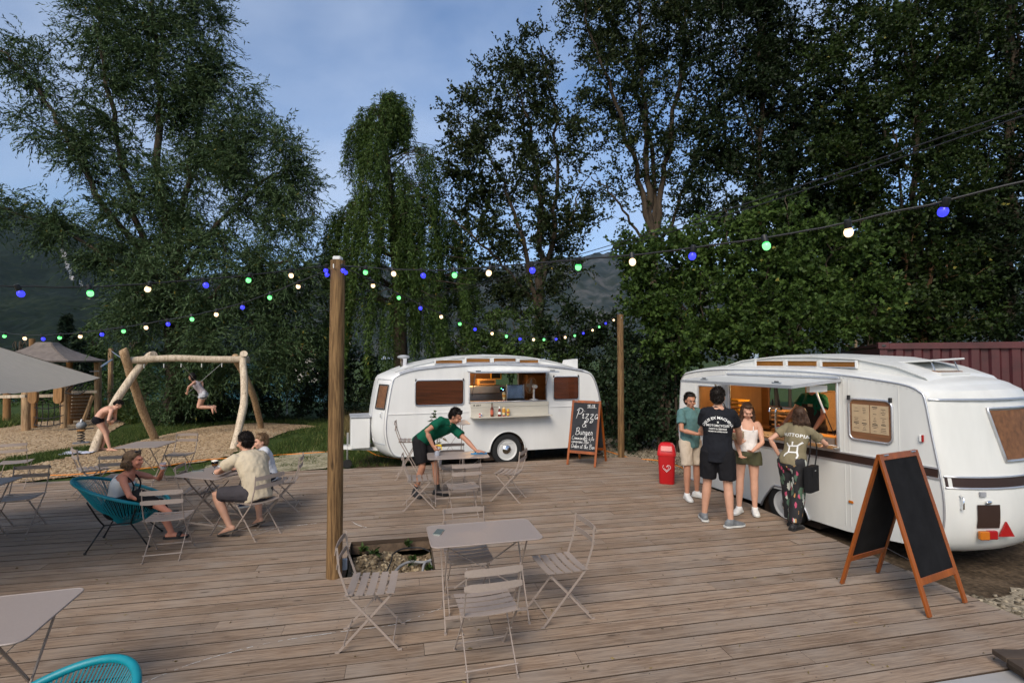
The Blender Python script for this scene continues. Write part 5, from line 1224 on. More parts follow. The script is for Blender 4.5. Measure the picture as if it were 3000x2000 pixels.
lt = txt('SERT', .055, .002, 1.15); lt.f = lt.f; lt.build('lettering', 'print', cp_, M=Matrix.Translation((1.97, -.0415, 1.165)) @ Matrix.Rotation(R_(90), 4, 'X')); MB().ell((1.86, -.041, 1.185), (.016, .002, .024)).build('lettering', 'print', cp_)
# inside, as seen through the hatch
def inv(v, x, y, z): return v.t.matrix_basis @ Vector((x, y, z))
for v in (v1,): bpy.context.view_layer.update()
def put(v, o, x, y, z, rz=0.0): o.location = Matrix.Translation(v.t.location) @ Matrix.Rotation(v.t.rotation_euler.z, 4, 'Z') @ Vector((x, y, z)); o.rotation_euler = (0, 0, v.t.rotation_euler.z + rz); return o
MB().box((1.2, 1.0, 1.2), (.03, 1.86, 1.7)).build('inner_partition', 'inner_panel', t1); MB().box((4.5, 1.0, 1.2), (.03, 1.86, 1.5)).build('inner_partition', 'inner_wood', t1)
MB().add([(.6, .05, 2.04), (4.6, .05, 2.03), (4.6, 1.95, 2.03), (.6, 1.95, 2.04)], [(0, 1, 2, 3)]).build('inner_ceiling', 'inner_panel', t1)
v1.ring(2.95, 3.7, 1.38, 1.9, .04, .02, 1.97, 'van_white', 'far_window_frame')
MB().box((2.3, 1.5, .95), (2.0, .8, .04)).build('back_counter', 'stainless', t1)
MB().box((4.12, 1.66, 1.3), (.68, .5, 1.1)).build('cupboard', 'inner_wood', t1)
lampo = MB().lathe([(0, 2.0), (.09, 2.0), (.09, 2.03), (0, 2.03)], 16, Matrix.Translation((2.1, .9, 0))).build('ceiling_lamp', 'lamp_glow', t1)
def lamp(v, x, y, z, e, col=(1, .6, .26)):
    d = bpy.data.lights.new('lamp', 'POINT'); d.energy = e; d.color = col; d.shadow_soft_size = .12; o = bpy.data.objects.new('lamp_light', d); COL.objects.link(o); o.parent = v.t; o.location = (x, y, z)
lamp(v1, 2.1, .9, 1.93, 25)
def item(v, name, label, cat, x, y, z, rz=0, group=None): return put(v, thing(name, label, cat, (0, 0, 0), 0, group), x, y, z, rz)
o = item(v1, 'oven', 'warm-lit stainless oven unit inside the pizza caravan', 'oven', 2.42, 1.3, .97)
MB().box((0, 0, .52), (1.2, .5, .2), bev=.01).build('hood', 'stainless', o); MB().box((0, .1, .2), (1.2, .3, .4)).build('body', 'stainless', o); MB().box((.5, -.255, .52), (.14, .012, .12)).build('control_panel', 'black_metal', o); MB().ell((.47, -.265, .54), .012).build('indicator', mat('led_green', (0, .4, .1), .4, emit=(.1, 1, .3), estr=4), o); MB().ell((.52, -.265, .51), .014).build('indicator', mat('led_blue', (0, .1, .5), .4, emit=(.2, .4, 1), estr=5), o)
MB().box((.1, .0, .72), (.5, .3, .16)).build('upper_box', 'inner_panel', o); MB().box((.1, -.155, .72), (.4, .01, .07)).build('opening', 'inner_dark', o)
o = item(v1, 'small_chalkboard', 'small yellow-framed chalkboard inside the pizza caravan', 'chalkboard', 2.82, 1.3, 1.74); MB().box((0, 0, .12), (.3, .02, .22)).build('frame', mat('yellow_wood', (.5, .26, .02), .5), o); MB().box((0, -.012, .12), (.25, .006, .17)).build('panel', 'slate', o); MB().box((-.1, -.02, .19), (.06, .01, .05)).build('sticker', 'bin_red', o)
o = item(v1, 'basket', 'brown wicker basket on the caravan kitchen counter', 'basket', 2.0, 1.45, .975); MB().lathe([(.1, 0), (.13, .12), (.14, .13), (.12, .12), (.09, .01)], 16).build('wicker', 'blind_wood2', o)
for k, (x, s_) in enumerate(((2.3, .12), (2.48, .1))):
    o = item(v1, 'bread_loaf', ('bread loaf in the middle of the caravan kitchen counter', 'bread loaf beside the steel tray in the caravan')[k], 'bread', x, 1.42, .975, .2); MB().ell((0, 0, .05), (s_, .06, .055)).build('loaf', mat('bread', (.35, .18, .07), .8, var=.3, scale=20), o)
o = item(v1, 'steel_tray', 'square polished steel tray standing in the pizza hatch', 'tray', 3.02, .3, 1.256)
MB().box((0, 0, .2), (.44, .03, .38), rotx(R_(-8)), .01).build('sheet', mat('dark_steel', (.14, .14, .15), .14, .95, var=.5, scale=4, bump=.5, bscale=6), o); MB().box((0, -.05, .03), (.46, .08, .05)).build('base', 'black_metal', o)
for x in (-.225, .225): MB().box((x, -.02, .2), (.02, .04, .4)).build('edge', 'steel', o)
o = item(v1, 'table_fan', 'white table fan on the pizza caravan counter', 'fan', 3.5, .22, 1.256, .5)
MB().lathe([(.11, 0), (.11, .015), (.05, .03), (.03, .04), (.024, .2), (.03, .27), (0, .28)], 16).build('stand', 'van_white', o, smooth=True)
Mf = Matrix.Translation((0, .05, .36)) @ Matrix.Rotation(R_(-80), 4, 'X'); MB().ell((0, -.03, .34), (.055, .09, .055)).build('motor', 'van_white', o, smooth=True)
MB().tube([Mf @ Vector((.2 * math.cos(a * .19635), .2 * math.sin(a * .19635), .05)) for a in range(32)], .006, 5, closed=True).build('guard', 'kraft', o)
gdr = MB()
for a in range(36): gdr.tube([Mf @ Vector((.03 * math.cos(a * .1745), .03 * math.sin(a * .1745), .09)), Mf @ Vector((.2 * math.cos(a * .1745), .2 * math.sin(a * .1745), .05))], .0015, 3, caps=False)
gdr.build('guard_wires', 'kraft', o)['kind'] = 'stuff'
for k in range(4): MB().ell((.09, 0, .06), (.085, .05, .004), 10, 6, Mf @ Matrix.Rotation(k * 1.57, 4, 'Z')).build('blade', mat('fan_blade', (.3, .25, .2), .4), o)
def bottle(v, label, x, y, z, prof, m, cap, capm, lab=None, labm=None, flat=1.0):
    o = item(v, 'sauce_bottle', label, 'bottle', x, y, z, 0, 'bottles on the caravan counter')
    S = Matrix.Diagonal((1, flat, 1, 1)); MB().lathe(prof, 14, S).build('bottle', m, o, smooth=40); MB().lathe(cap, 12, S).build('cap', capm, o, smooth=40)
    if lab: MB().lathe(lab, 14, S).build('label_band', labm, o)
mat('ketchup', (.16, .012, .008), .25); mat('mayo', (.72, .6, .33), .35); mat('label_gold', (.6, .27, .03), .5); mat('label_white', (.75, .75, .72), .5); mat('rum', (.12, .03, .012), .1); mat('label_red', (.45, .1, .05), .5); mat('mustard', (.62, .42, .06), .35); mat('cap_red', (.35, .02, .02), .4); mat('cap_green', (.03, .1, .04), .4); mat('blue_paint', (.02, .05, .35), .4)
zs = .915
bottle(v1, 'tall rum-like bottle with a red label on the shelf', 2.28, -.13, zs, [(.036, 0), (.038, .01), (.038, .19), (.014, .24), (.013, .3)], 'rum', [(.015, .3), (.015, .33), (0, .33)], 'cap_green', [(.0388, .05), (.0388, .16)], 'label_red')
bottle(v1, 'ketchup bottle with a white label on the shelf', 2.47, -.13, zs, [(.036, 0), (.042, .02), (.036, .12), (.018, .19)], 'ketchup', [(.02, .19), (.02, .24), (0, .24)], 'label_white', [(.0415, .05), (.039, .11)], 'label_white')
bottle(v1, 'cream mayonnaise bottle on the shelf', 2.58, -.13, zs, [(.03, .03), (.04, .09), (.045, .15), (.035, .2), (0, .225)], 'mayo', [(.028, 0), (.03, .03), (0, .031)], 'cap_red', [(.0445, .09), (.0462, .15), (.04, .185)], 'label_gold', .7)
bottle(v1, 'short mustard bottle at the right end of the shelf row', 2.69, -.13, zs, [(.03, .02), (.04, .07), (.042, .12), (.03, .165), (0, .18)], 'mustard', [(.026, 0), (.028, .022), (0, .023)], 'cap_red', [(.0415, .07), (.0428, .11)], 'label_red', .75)
bottle(v1, 'cream mayonnaise bottle standing on the hatch counter', 2.66, .1, 1.256, [(.03, .03), (.042, .1), (.047, .17), (.035, .22), (0, .24)], 'mayo', [(.028, 0), (.03, .03), (0, .031)], 'cap_red', [(.0445, .1), (.048, .16), (.04, .2)], 'label_gold', .7)
for k, x in enumerate((1.98, 2.02)):
    o = item(v1, 'drink_can', ('red can at the left end of the serving shelf', 'blue and white can at the left end of the serving shelf')[k], 'can', x, -.13 + .03 * k, zs, 0); MB().lathe([(.02, 0), (.021, .01), (.021, .075), (.018, .085), (0, .085)], 12).build('can', ('bin_red', 'label_white')[k], o, smooth=40); MB().lathe([(.0214, .025), (.0214, .05)], 12).build('band', ('label_white', 'blue_paint')[k], o)
for k in range(4): tag(put(v1, MB().tube([(0, 0, 0), (.002, .03, .2)], .003, 5).build('wooden_skewer', 'washed_wood'), 2.08 + k * .035, -.07, zs), ('first', 'second', 'third', 'fourth')[k] + ' thin pale skewer from the cans on the serving shelf', 'skewer', 'skewers on the serving shelf')

# ------------------------------------------------------------------ bar caravan
O2 = (3.42, 9.9); A2_ = math.atan2(-3.55, 1.58); W2_ = 2.2
up2 = [(-.29, .95), (-.266, 1.355), (-.225, 1.8), (-.2, 1.9), (-.15, 1.965), (-.07, 2.01), (.3, 2.07), (.89, 2.11), (2.1, 2.115), (2.95, 2.075), (3.6, 2.0), (3.82, 1.955), (3.92, 1.9), (3.975, 1.82), (4.04, 1.4), (4.12, .9), (4.15, .62)]
low2 = [(-.29, .95), (-.25, .5), (-.14, .1), (0, .02), (.15, -.01), (1.5, -.06), (3.0, -.08), (3.88, -.0), (4.05, .08), (4.14, .32), (4.15, .62)]
v2 = Van('caravan', 'white bar caravan with brown stripe and open hatch on the right', O2, A2_, W2_, up2, low2, [(.25, .78, 1.22, 1.8), (.98, 2.9, 1.06, 1.97)], [(-.02, .85, 1.3, 1.9), (1.0, 1.9, 1.3, 1.9), (2.3, 3.3, 1.25, 1.9)], ('trap', 2.02, -.06, .31), 'van_cream', .34, .08, ('inner_panel', 'inner_wood'))
t2 = v2.t
v2.lantern([(.3, 2.03), (.6, 2.16), (1.0, 2.27), (1.66, 2.335), (2.3, 2.34), (3.0, 2.3), (3.5, 2.2), (3.85, 2.06), (3.9, 2.0)], .3, 1.9, [(1.3, 1.8, 2.18, 2.27), (1.9, 2.38, 2.185, 2.275), (2.48, 2.98, 2.18, 2.265)], 'van_cream')
v2.wheel(2.02, .03, .33, 'rim_white')
at_ = [(2.02 - .42, -.008, -.08), (2.02 - .36, -.008, .05), (2.02 - .2, -.008, .27), (2.02 - .1, -.008, .3), (2.02 + .1, -.008, .3), (2.02 + .2, -.008, .27), (2.02 + .36, -.008, .05), (2.02 + .42, -.008, -.09)]
MB().tube(smooth_path(at_, 4), .016, 6).build('wheel_arch_trim', 'aluminium', t2, smooth=True)
def band(y, z0, z1, m, nm): return MB().box(((4.1 - .27) / 2, y, (z0 + z1) / 2), (4.36, .006, z1 - z0)).build(nm, m, t2)
band(-.003, .885, .985, 'belt_brown', 'belt_stripe'); MB().box((1.92, -.007, .995), (4.38, .014, .02)).build('belt_trim', 'aluminium', t2); MB().box((1.92, -.007, .872), (4.4, .014, .02)).build('belt_trim', 'aluminium', t2)
v2.end_patch('belt_stripe', 'belt_brown', .79, .905, -.99, .99, 1, .004, n=24); v2.end_patch('belt_trim', 'aluminium', .905, .912, -.99, .99, 1, .008, n=20, wire=.008); v2.end_patch('belt_trim', 'aluminium', .778, .785, -.99, .99, 1, .008, n=20, wire=.008)
for x in (.15, .9, 2.98, 3.05, 3.68): MB().bar((x, -.002, .0), (x, -.002, .868), .012, .005, (0, 1, 0)).build('panel_seam', 'van_cream', t2); MB().bar((x, -.002, 1.006), (x, -.002, v2.zt(x) - .02), .012, .005, (0, 1, 0)).build('panel_seam', 'van_cream', t2)
rv = MB()
for k in range(56): x = -.1 + k * .072; rv.ell((x, -.012, v2.zt(x) - .028), .005, 6, 4)
rv.build('rivets', 'aluminium', t2)['kind'] = 'stuff'
v2.ring(.25, .78, 1.22, 1.8, .03, .014, -.012, 'aluminium', 'window_frame'); v2.ring(.98, 2.9, 1.06, 1.97, .01, .022, -.012, 'aluminium', 'hatch_frame')
mw = MB().box((3.335, -.006, 1.48), (.52, .012, .52)).build('menu_window', 'blind_wood2', t2); v2.ring(3.06, 3.61, 1.205, 1.755, .08, .017, -.012, 'aluminium', 'frame', mw)
for k, x in enumerate((3.215, 3.455)):
    pp = MB().box((x, -.0145, 1.5), (.228, .003, .37)).build('menu_sheet', 'kraft', mw); r3_ = random.Random(k); pb = MB()
    for row in range(15):
        for c_ in range(2):
            if r3_.random() < .75: w_ = r3_.uniform(.02, .075); pb.box((x - .055 + c_ * .105, -.0166, 1.66 - row * .0225), (w_, .001, .006 if row % 5 else .014))
    pb.build('menu_print', 'print', pp)['kind'] = 'stuff'
for x in (3.07, 3.6): MB().box((x, -.03, 1.77), (.025, .04, .06)).build('hinge', 'gasket', mw)
lo_ = MB().box((3.93, -.018, 1.33), (.028, .03, .085), bev=.006).build('marker_lamp', 'lens_white', t2); MB().box((3.952, -.02, 1.33), (.018, .034, .087), bev=.005).build('lens', 'lens_red', lo_)
MB().box((3.06, -.012, .34), (.06, .02, .035), bev=.004).build('reflector', 'lens_amber', t2)
# rear end
rw = v2.end_patch('rear_window', 'blind_wood2', 1.1, 1.68, -.42, .48, 1, .008, n=14, slant=.1); v2.end_patch('frame', 'aluminium', 1.08, 1.7, -.45, .51, 1, .012, parent=rw, wire=.016, slant=.1)
v2.end_patch('rear_trim', 'aluminium', 1.8, 1.81, -.99, .99, 1, .01, n=24, wire=.009)
v2.end_patch('socket_plate', 'belt_brown', .33, .6, -.76, -.53, 1, .012); v2.end_patch('badge', 'label_white', .8, .885, .02, .16, 1, .01); v2.end_patch('badge_print', 'print', .835, .85, .05, .13, 1, .0125)
hp = v2.end_pt(.63, -.64, 1); MB().ell(hp + Vector((.01, -.01, .0)), (.02, .06, .022)).build('number_plate_lamp', 'chrome', t2, smooth=True); hp = v2.end_pt(.7, -.7, 1); MB().box(hp + Vector((.01, -.005, .02)), (.02, .07, .05), rotz(-.4)).build('socket', 'van_grey', t2)
hp = v2.end_pt(.62, -.9, 1); MB().tube([hp + Vector((.0, -.0, .08)), hp + Vector((.05, -.03, .06)), hp + Vector((.05, -.03, -.06)), hp + Vector((.0, 0, -.08))], .01, 6).build('grab_handle', 'chrome', t2, smooth=True)
tl = v2.end_pt(.25, -.66, 1); rot_ = rotz(-.42); ta = MB().box(tl + Vector((.02, -.06, 0)), (.05, .11, .1), rot_, .01).build('tail_lamp', 'lens_amber', t2); MB().box(tl + Vector((.045, .05, 0)), (.05, .12, .1), rot_, .01).build('lens', 'lens_red', ta)
tr_ = v2.end_pt(.3, -.46, 1); Mt = Matrix.Translation(tr_ + Vector((.015, 0, 0))) @ Matrix.Rotation(-.38, 4, 'Z'); MB().add([(.0, -.09, -.07), (0, .09, -.07), (0, 0, .1), (.02, -.09, -.07), (.02, .09, -.07), (.02, 0, .1)], [(2, 1, 0), (3, 4, 5), (0, 1, 4, 3), (1, 2, 5, 4), (2, 0, 3, 5)], Mt).build('triangle_reflector', 'lens_red', t2)
# roof hatch, rail fittings
sk = MB().box((3.55, .95, 2.13), (.62, .7, .07), roty(R_(9)), .01).build('skylight_frame', 'van_cream', t2); MB().box((3.55, .95, 2.168), (.5, .58, .012), roty(R_(9))).build('skylight_opening', 'amber_glass', sk); MB().box((3.45, 1.0, 2.27), (.62, .78, .025), roty(R_(-4)) @ rotx(R_(2)), .008).build('skylight_lid', 'van_cream', sk)
for y in (.7, 1.25): MB().bar((3.75, y, 2.12), (3.7, y, 2.27), .012, .012).build('stay', 'steel', sk)
# flap
fl2 = MB().add(*[[( .9, 0, 1.99), (2.95, 0, 1.99), (2.95, -1.0, 1.915), (.9, -1.0, 1.915), (.9, 0, 2.015), (2.95, 0, 2.015), (2.95, -1.0, 1.94), (.9, -1.0, 1.94)], [(0, 1, 2, 3)[::-1], (4, 5, 6, 7), (0, 1, 5, 4), (1, 2, 6, 5), (2, 3, 7, 6), (3, 0, 4, 7)]]).build('hatch_flap', 'van_cream', t2)
MB().box((1.925, -1.012, 1.927), (2.07, .02, .042)).build('flap_edge', 'aluminium', fl2)
for x in (.895, 2.955): MB().bar((x, -.01, 2.002), (x, -1.0, 1.928), .016, .04).build('flap_edge', 'aluminium', fl2)
MB().box((1.95, -.03, 2.035), (2.0, .05, .03), bev=.006).build('flap_hinge', 'aluminium', fl2)
for x in (1.02, 2.84): MB().tube([(x, .0, 1.22), (x, -.24, 1.62)], .007, 6).build('gas_strut', 'black_metal', fl2); MB().tube([(x, -.2, 1.55), (x, -.4, 1.9)], .014, 6).build('gas_strut', 'van_white', fl2)
MB().box((2.84, -.35, 1.885), (.05, .36, .09)).build('strut_cover', 'van_white', fl2)
for x in (1.25, 2.6): MB().box((x, -.85, 1.965), (.14, .025, .02)).build('latch', 'steel', fl2); MB().box((x, -.85, 1.98), (.06, .02, .02)).build('latch', 'black_metal', fl2)
# counter
MB().box((1.94, .1, 1.06), (1.92, .5, .03)).build('counter_top', 'inner_panel', t2); MB().box((1.94, -.07, 1.05), (1.98, .12, .025), bev=.006).build('counter_ledge', 'stainless', t2); MB().box((1.94, -.012, 1.015), (1.98, .02, .05)).build('counter_front', 'aluminium', t2)
gp_ = MB().box((2.6, -.01, 1.12), (.5, .02, .1)).build('counter_panel', 'stainless', t2); lt = txt('SERT', .06, .002, 1.15); lt.build('lettering', 'print', gp_, M=Matrix.Translation((2.68, -.022, 1.095)) @ Matrix.Rotation(R_(90), 4, 'X')); MB().ell((2.56, -.021, 1.117), (.017, .002, .026)).build('lettering', 'print', gp_)
# inside
MB().box((-.15, 1.1, 1.1), (.03, 2.0, 1.5)).build('inner_partition', 'inner_panel', t2); MB().box((3.45, 1.1, 1.2), (.03, 2.0, 1.6)).build('inner_partition', 'inner_wood', t2)
MB().add([(0, .05, 2.0), (3.5, .05, 2.0), (3.5, 2.15, 2.0), (0, 2.15, 2.0)], [(0, 1, 2, 3)]).build('inner_ceiling', 'inner_panel', t2)
MB().box((1.0, 1.85, .93), (2.2, .55, .04)).build('back_counter', 'inner_wood', t2); MB().box((2.95, 1.2, 1.0), (.5, 1.2, .04)).build('side_counter', 'inner_wood', t2); MB().box((2.95, 1.2, .6), (.46, 1.15, .76)).build('cupboard', 'inner_panel', t2)
v2.ring(-.02, .85, 1.3, 1.9, .03, .03, 2.17, 'inner_wood', 'far_window_frame'); v2.ring(1.0, 1.9, 1.3, 1.9, .03, .03, 2.17, 'inner_wood', 'far_window_frame'); v2.ring(2.3, 3.3, 1.25, 1.9, .03, .03, 2.17, 'inner_wood', 'far_window_frame')
for x in (.95, 2.5): MB().lathe([(0, 1.97), (.08, 1.97), (.08, 1.99), (0, 1.99)], 14, Matrix.Translation((x, 1.0, 0))).build('ceiling_lamp', 'lamp_glow', t2); lamp(v2, x, 1.0, 1.88, 20)
o = item(v2, 'beer_tap', 'chrome beer tap column on the bar caravan counter', 'beer tap', 1.72, .22, 1.076); MB().lathe([(.05, 0), (.05, .01), (.02, .02), (.02, .42), (0, .42)], 14).build('column', 'chrome', o, smooth=40); MB().tube([(-.1, 0, .42), (.1, 0, .42)], .028, 10).build('head', 'chrome', o)
for x in (-.06, .06): tp_ = MB().tube([(x, -.02, .42), (x, -.07, .41), (x, -.08, .36)], .009, 6).build('spout', 'chrome', o); MB().lathe([(.008, .45), (.016, .5), (.012, .56), (0, .57)], 8, Matrix.Translation((x, 0, 0))).build('tap_handle', 'black_metal', o)
o = item(v2, 'straw_cup', 'patterned paper cup of straws on the bar counter', 'cup', 1.12, .2, 1.076); MB().lathe([(.04, 0), (.055, .14), (.05, .14), (.036, .01)], 12).build('cup', 'label_white', o); sb = MB()
for k in range(12): sb.tube([(.02 * math.cos(k), .02 * math.sin(k), .02), (.05 * math.cos(k), .05 * math.sin(k), .24)], .004, 4)
sb.build('straws', 'lens_red', o)['kind'] = 'stuff'
for k, (x, s_) in enumerate(((.42, 0), (1.02, 1))):
    o = item(v2, 'tray_stack', ('stack of wooden trays seen in the small bar window', 'stack of wooden trays behind the bar hatch')[k], 'tray stack', x, .8 + .5 * s_, .97)
    for j in range(7 - 2 * s_): MB().box((0, 0, .03 + j * .085), (.3, .3, .03), bev=.004).build('tray', ('yellow_wood', 'inner_panel')[s_], o)
    MB().box((0, 0, -.36), (.34, .34, .72)).build('stand', 'inner_panel', o)
o = item(v2, 'serving_tray', 'round woven tray leaning behind the barman', 'tray', 1.45, 1.98, .955); MB().lathe([(0, -.012), (.36, -.012), (.37, .03), (.35, .03), (.345, 0), (0, 0)], 28, Matrix.Translation((0, 0, .4)) @ Matrix.Rotation(R_(80), 4, 'X')).build('tray_disc', mat('woven', (.4, .26, .14), .8, var=.25, scale=60), o)
o = item(v2, 'coffee_machine', 'steel coffee machine on the bar\'s back counter', 'coffee machine', .75, 1.75, .955); MB().box((0, 0, .2), (.55, .4, .38), bev=.03).build('body', 'stainless', o); MB().box((0, -.21, .1), (.45, .06, .1)).build('drip_tray', 'black_metal', o); MB().box((0, -.21, .24), (.4, .02, .1)).build('front_panel', 'chrome', o)
o = item(v2, 'orange_paper', 'bright orange paper sheet lying on the bar counter', 'paper', 2.62, .12, 1.1765); MB().box((0, 0, .004), (.42, .2, .005)).build('sheet', mat('orange_paper', (.75, .25, .01), .7), o); MB().box((0, .05, -.045), (.46, .34, .085)).build('box', 'inner_panel', o)
o = item(v2, 'fruit_jar', 'glass jar of red straws beside the beer tap', 'jar', 1.86, .12, 1.076); MB().lathe([(.05, 0), (.055, .02), (.055, .13), (.045, .14)], 14).build('jar', 'label_white', o); MB().ell((0, 0, .13), (.045, .045, .04)).build('fruit', 'lens_red', o)

# ------------------------------------------------------------------ red containers behind
mat('container_red', (.058, .009, .011), .6, var=.35, scale=3, bump=.1)
def container(x0, y0, ln, ang, top, label, dp=6.06):
    t = thing('shipping_container', label, 'container', (x0, y0, GZ), R_(ang), 'red shipping containers'); H = top - GZ; b = MB(); pit = .27; n = int(ln / pit)
    pts = [(0, 0)]
    for k in range(n): x = k * pit; pts += [(x + .07, 0), (x + .105, .036), (x + .2, .036), (x + .235, 0)]
    pts.append((ln, 0)); b.v = [(x, y, .15) for x, y in pts] + [(x, y, H - .1) for x, y in pts]; m = len(pts); b.f = [(i, i + 1, m + i + 1, m + i) for i in range(m - 1)]
    b.build('side_wall', 'container_red', t); MB().box((ln / 2, dp / 2, H - .04), (ln, dp - .02, .05)).build('roof', 'container_red', t)
    MB().box((ln / 2, .0, H - .06), (ln, .06, .11)).build('top_rail', 'container_red', t); MB().box((ln / 2, .02, .09), (ln, .08, .17)).build('bottom_rail', 'container_red', t); MB().box((0, dp / 2, H / 2), (.04, dp, H - .2)).build('end_wall', 'container_red', t)
    for x in (0.04, ln - .04):
        MB().box((x, .03, H / 2), (.12, .1, H - .2)).build('corner_post', 'container_red', t)
        for z in (.08, H - .055): c_ = MB().box((x, .03, z), (.18, .17, .125), bev=.008).build('corner_casting', 'container_red', t); MB().ell((x, -.057, z), (.035, .004, .025)).build('lock_hole', 'gasket', c_)
    return t
container(6.95, 9.65, 2.44, -27, 2.6, 'dark red shipping container behind the bar caravan')
for k in range(2): o = thing('pipe_fitting', ('nearer brass valve standing on the red container roof', 'farther brass valve standing on the red container roof')[k], 'valve', (9.0 + k * .9, 13.4 + 1.75 * k, 2.585)); MB().lathe([(.05, 0), (.03, .03), (.03, .12), (.055, .14), (.03, .17), (.03, .2), (0, .21)], 10).build('valve_body', 'kraft', o); MB().tube([(-.08, 0, .15), (.08, 0, .15)], .015, 6).build('handle', 'steel', o)
# ================================================================== PEOPLE
def skin(n, c): return mat(n, c, .55, var=.08, scale=14, spec=.35)
skin('skin_a', (.5, .27, .18)); skin('skin_b', (.42, .2, .125)); skin('skin_c', (.56, .31, .215)); skin('skin_red', (.5, .2, .125))
def cloth(n, c, var=.1): return mat(n, c, .85, var=var, scale=7, bump=.35, bscale=22, spec=.15)
mat('hair_dark', (.012, .008, .006), .6, var=.5, scale=60, spec=.3); mat('hair_brown', (.05, .024, .013), .55, var=.5, scale=50, spec=.35, bump=.5, bscale=90); mat('hair_fair', (.2, .12, .06), .6, var=.5, scale=45, bump=.5, bscale=90)
mat('hair_streak', (.06, .03, .014), .6, col2=(.19, .11, .05), scale=40, bump=.5, bscale=90)
mat('eye', (.01, .008, .006), .2); mat('lip', (.36, .14, .11), .5); mat('sneaker_white', (.68, .68, .66), .6, var=.05, scale=30); mat('sole', (.55, .55, .52), .7); mat('sneaker_grey', (.14, .15, .16), .7, var=.3, scale=25); mat('shoe_black', (.012, .012, .013), .6)
mat('flipflop', (.06, .05, .04), .8)

def rings(pts, radii, side, n=14, cap=3):
    """closed tapered limb: points, (half-width, half-depth) at each, width measured along 'side'; rounded ends unless cap=0"""
    b = MB(); pts = [Vector(p) for p in pts]; m = len(pts); rows = []
    sd = [Vector(s) for s in side] if isinstance(side, list) else [Vector(side)] * m
    for i, p in enumerate(pts):
        t = pts[min(i + 1, m - 1)] - pts[max(i - 1, 0)]; t.normalize(); s = sd[i] - t * sd[i].dot(t)
        if s.length < 1e-4: s = t.orthogonal()
        s.normalize(); q = t.cross(s); a, c = radii[i] if hasattr(radii[i], '__len__') else (radii[i], radii[i])
        rows.append((p, s, q, a, c, t))
    full = []
    if cap:
        p, s, q, a, c, t = rows[0]; e = min(a, c)
        for k in range(cap, 0, -1): th = math.pi / 2 * k / (cap + .35); full.append((p - t * e * math.sin(th), s, q, a * math.cos(th), c * math.cos(th)))
    full += [r[:5] for r in rows]
    if cap:
        p, s, q, a, c, t = rows[-1]; e = min(a, c)
        for k in range(1, cap + 1): th = math.pi / 2 * k / (cap + .35); full.append((p + t * e * math.sin(th), s, q, a * math.cos(th), c * math.cos(th)))
    for (p, s, q, a, c) in full:
        for k in range(n): th = 2 * math.pi * k / n; b.v.append(tuple(p + s * a * math.cos(th) + q * c * math.sin(th)))
    for i in range(len(full) - 1):
        for k in range(n): b.f.append((i * n + k, i * n + (k + 1) % n, (i + 1) * n + (k + 1) % n, (i + 1) * n + k))
    b.f.append(tuple(reversed(range(n)))); b.f.append(tuple((len(full) - 1) * n + k for k in range(n))); return b
def join(*bs):
    o = MB()
    for b in bs: o.add(b.v, b.f)
    return o
def fuse(b, name, m, parent, vox=.009, sm=3, folds=0.0, seed=0):
    """melts overlapping volumes into one continuous skin"""
    me = b.mesh('raw'); o = bpy.data.objects.new('raw', me); COL.objects.link(o)
    md = o.modifiers.new('r', 'REMESH'); md.mode = 'VOXEL'; md.voxel_size = vox
    if sm: s = o.modifiers.new('s', 'SMOOTH'); s.iterations = sm; s.factor = .5
    dg = bpy.context.evaluated_depsgraph_get(); m2 = bpy.data.meshes.new_from_object(o.evaluated_get(dg)); bpy.data.objects.remove(o); bpy.data.meshes.remove(me)
    if folds:
        n = len(m2.vertices); co = np.empty(n * 3, np.float32); m2.vertices.foreach_get('co', co); co = co.reshape(-1, 3); nr = np.empty(n * 3, np.float32); m2.vertices.foreach_get('normal', nr); nr = nr.reshape(-1, 3)
        dsp = np.array([mnoise.noise(Vector((c[0] * 11 + seed, c[1] * 11, c[2] * 6))) + .5 * mnoise.noise(Vector((c[0] * 25, c[1] * 25 + seed, c[2] * 14))) for c in co.astype(float)], np.float32)
        co += nr * (dsp * folds)[:, None]; m2.vertices.foreach_set('co', co.ravel())
    m2.polygons.foreach_set('use_smooth', [True] * len(m2.polygons)); m2.name = name; m2.materials.clear()
    return link(name, m2, m, parent)
def ik(a, b, l1, l2, pole):
    a, b = Vector(a), Vector(b); d = b - a; L_ = min(d.length, (l1 + l2) * .999); dn = d.normalized(); x = (l1 * l1 - l2 * l2 + L_ * L_) / (2 * L_); h = math.sqrt(max(0, l1 * l1 - x * x))
    p = Vector(pole) - dn * Vector(pole).dot(dn); p.normalize(); return a + dn * x + p * h, a + dn * L_

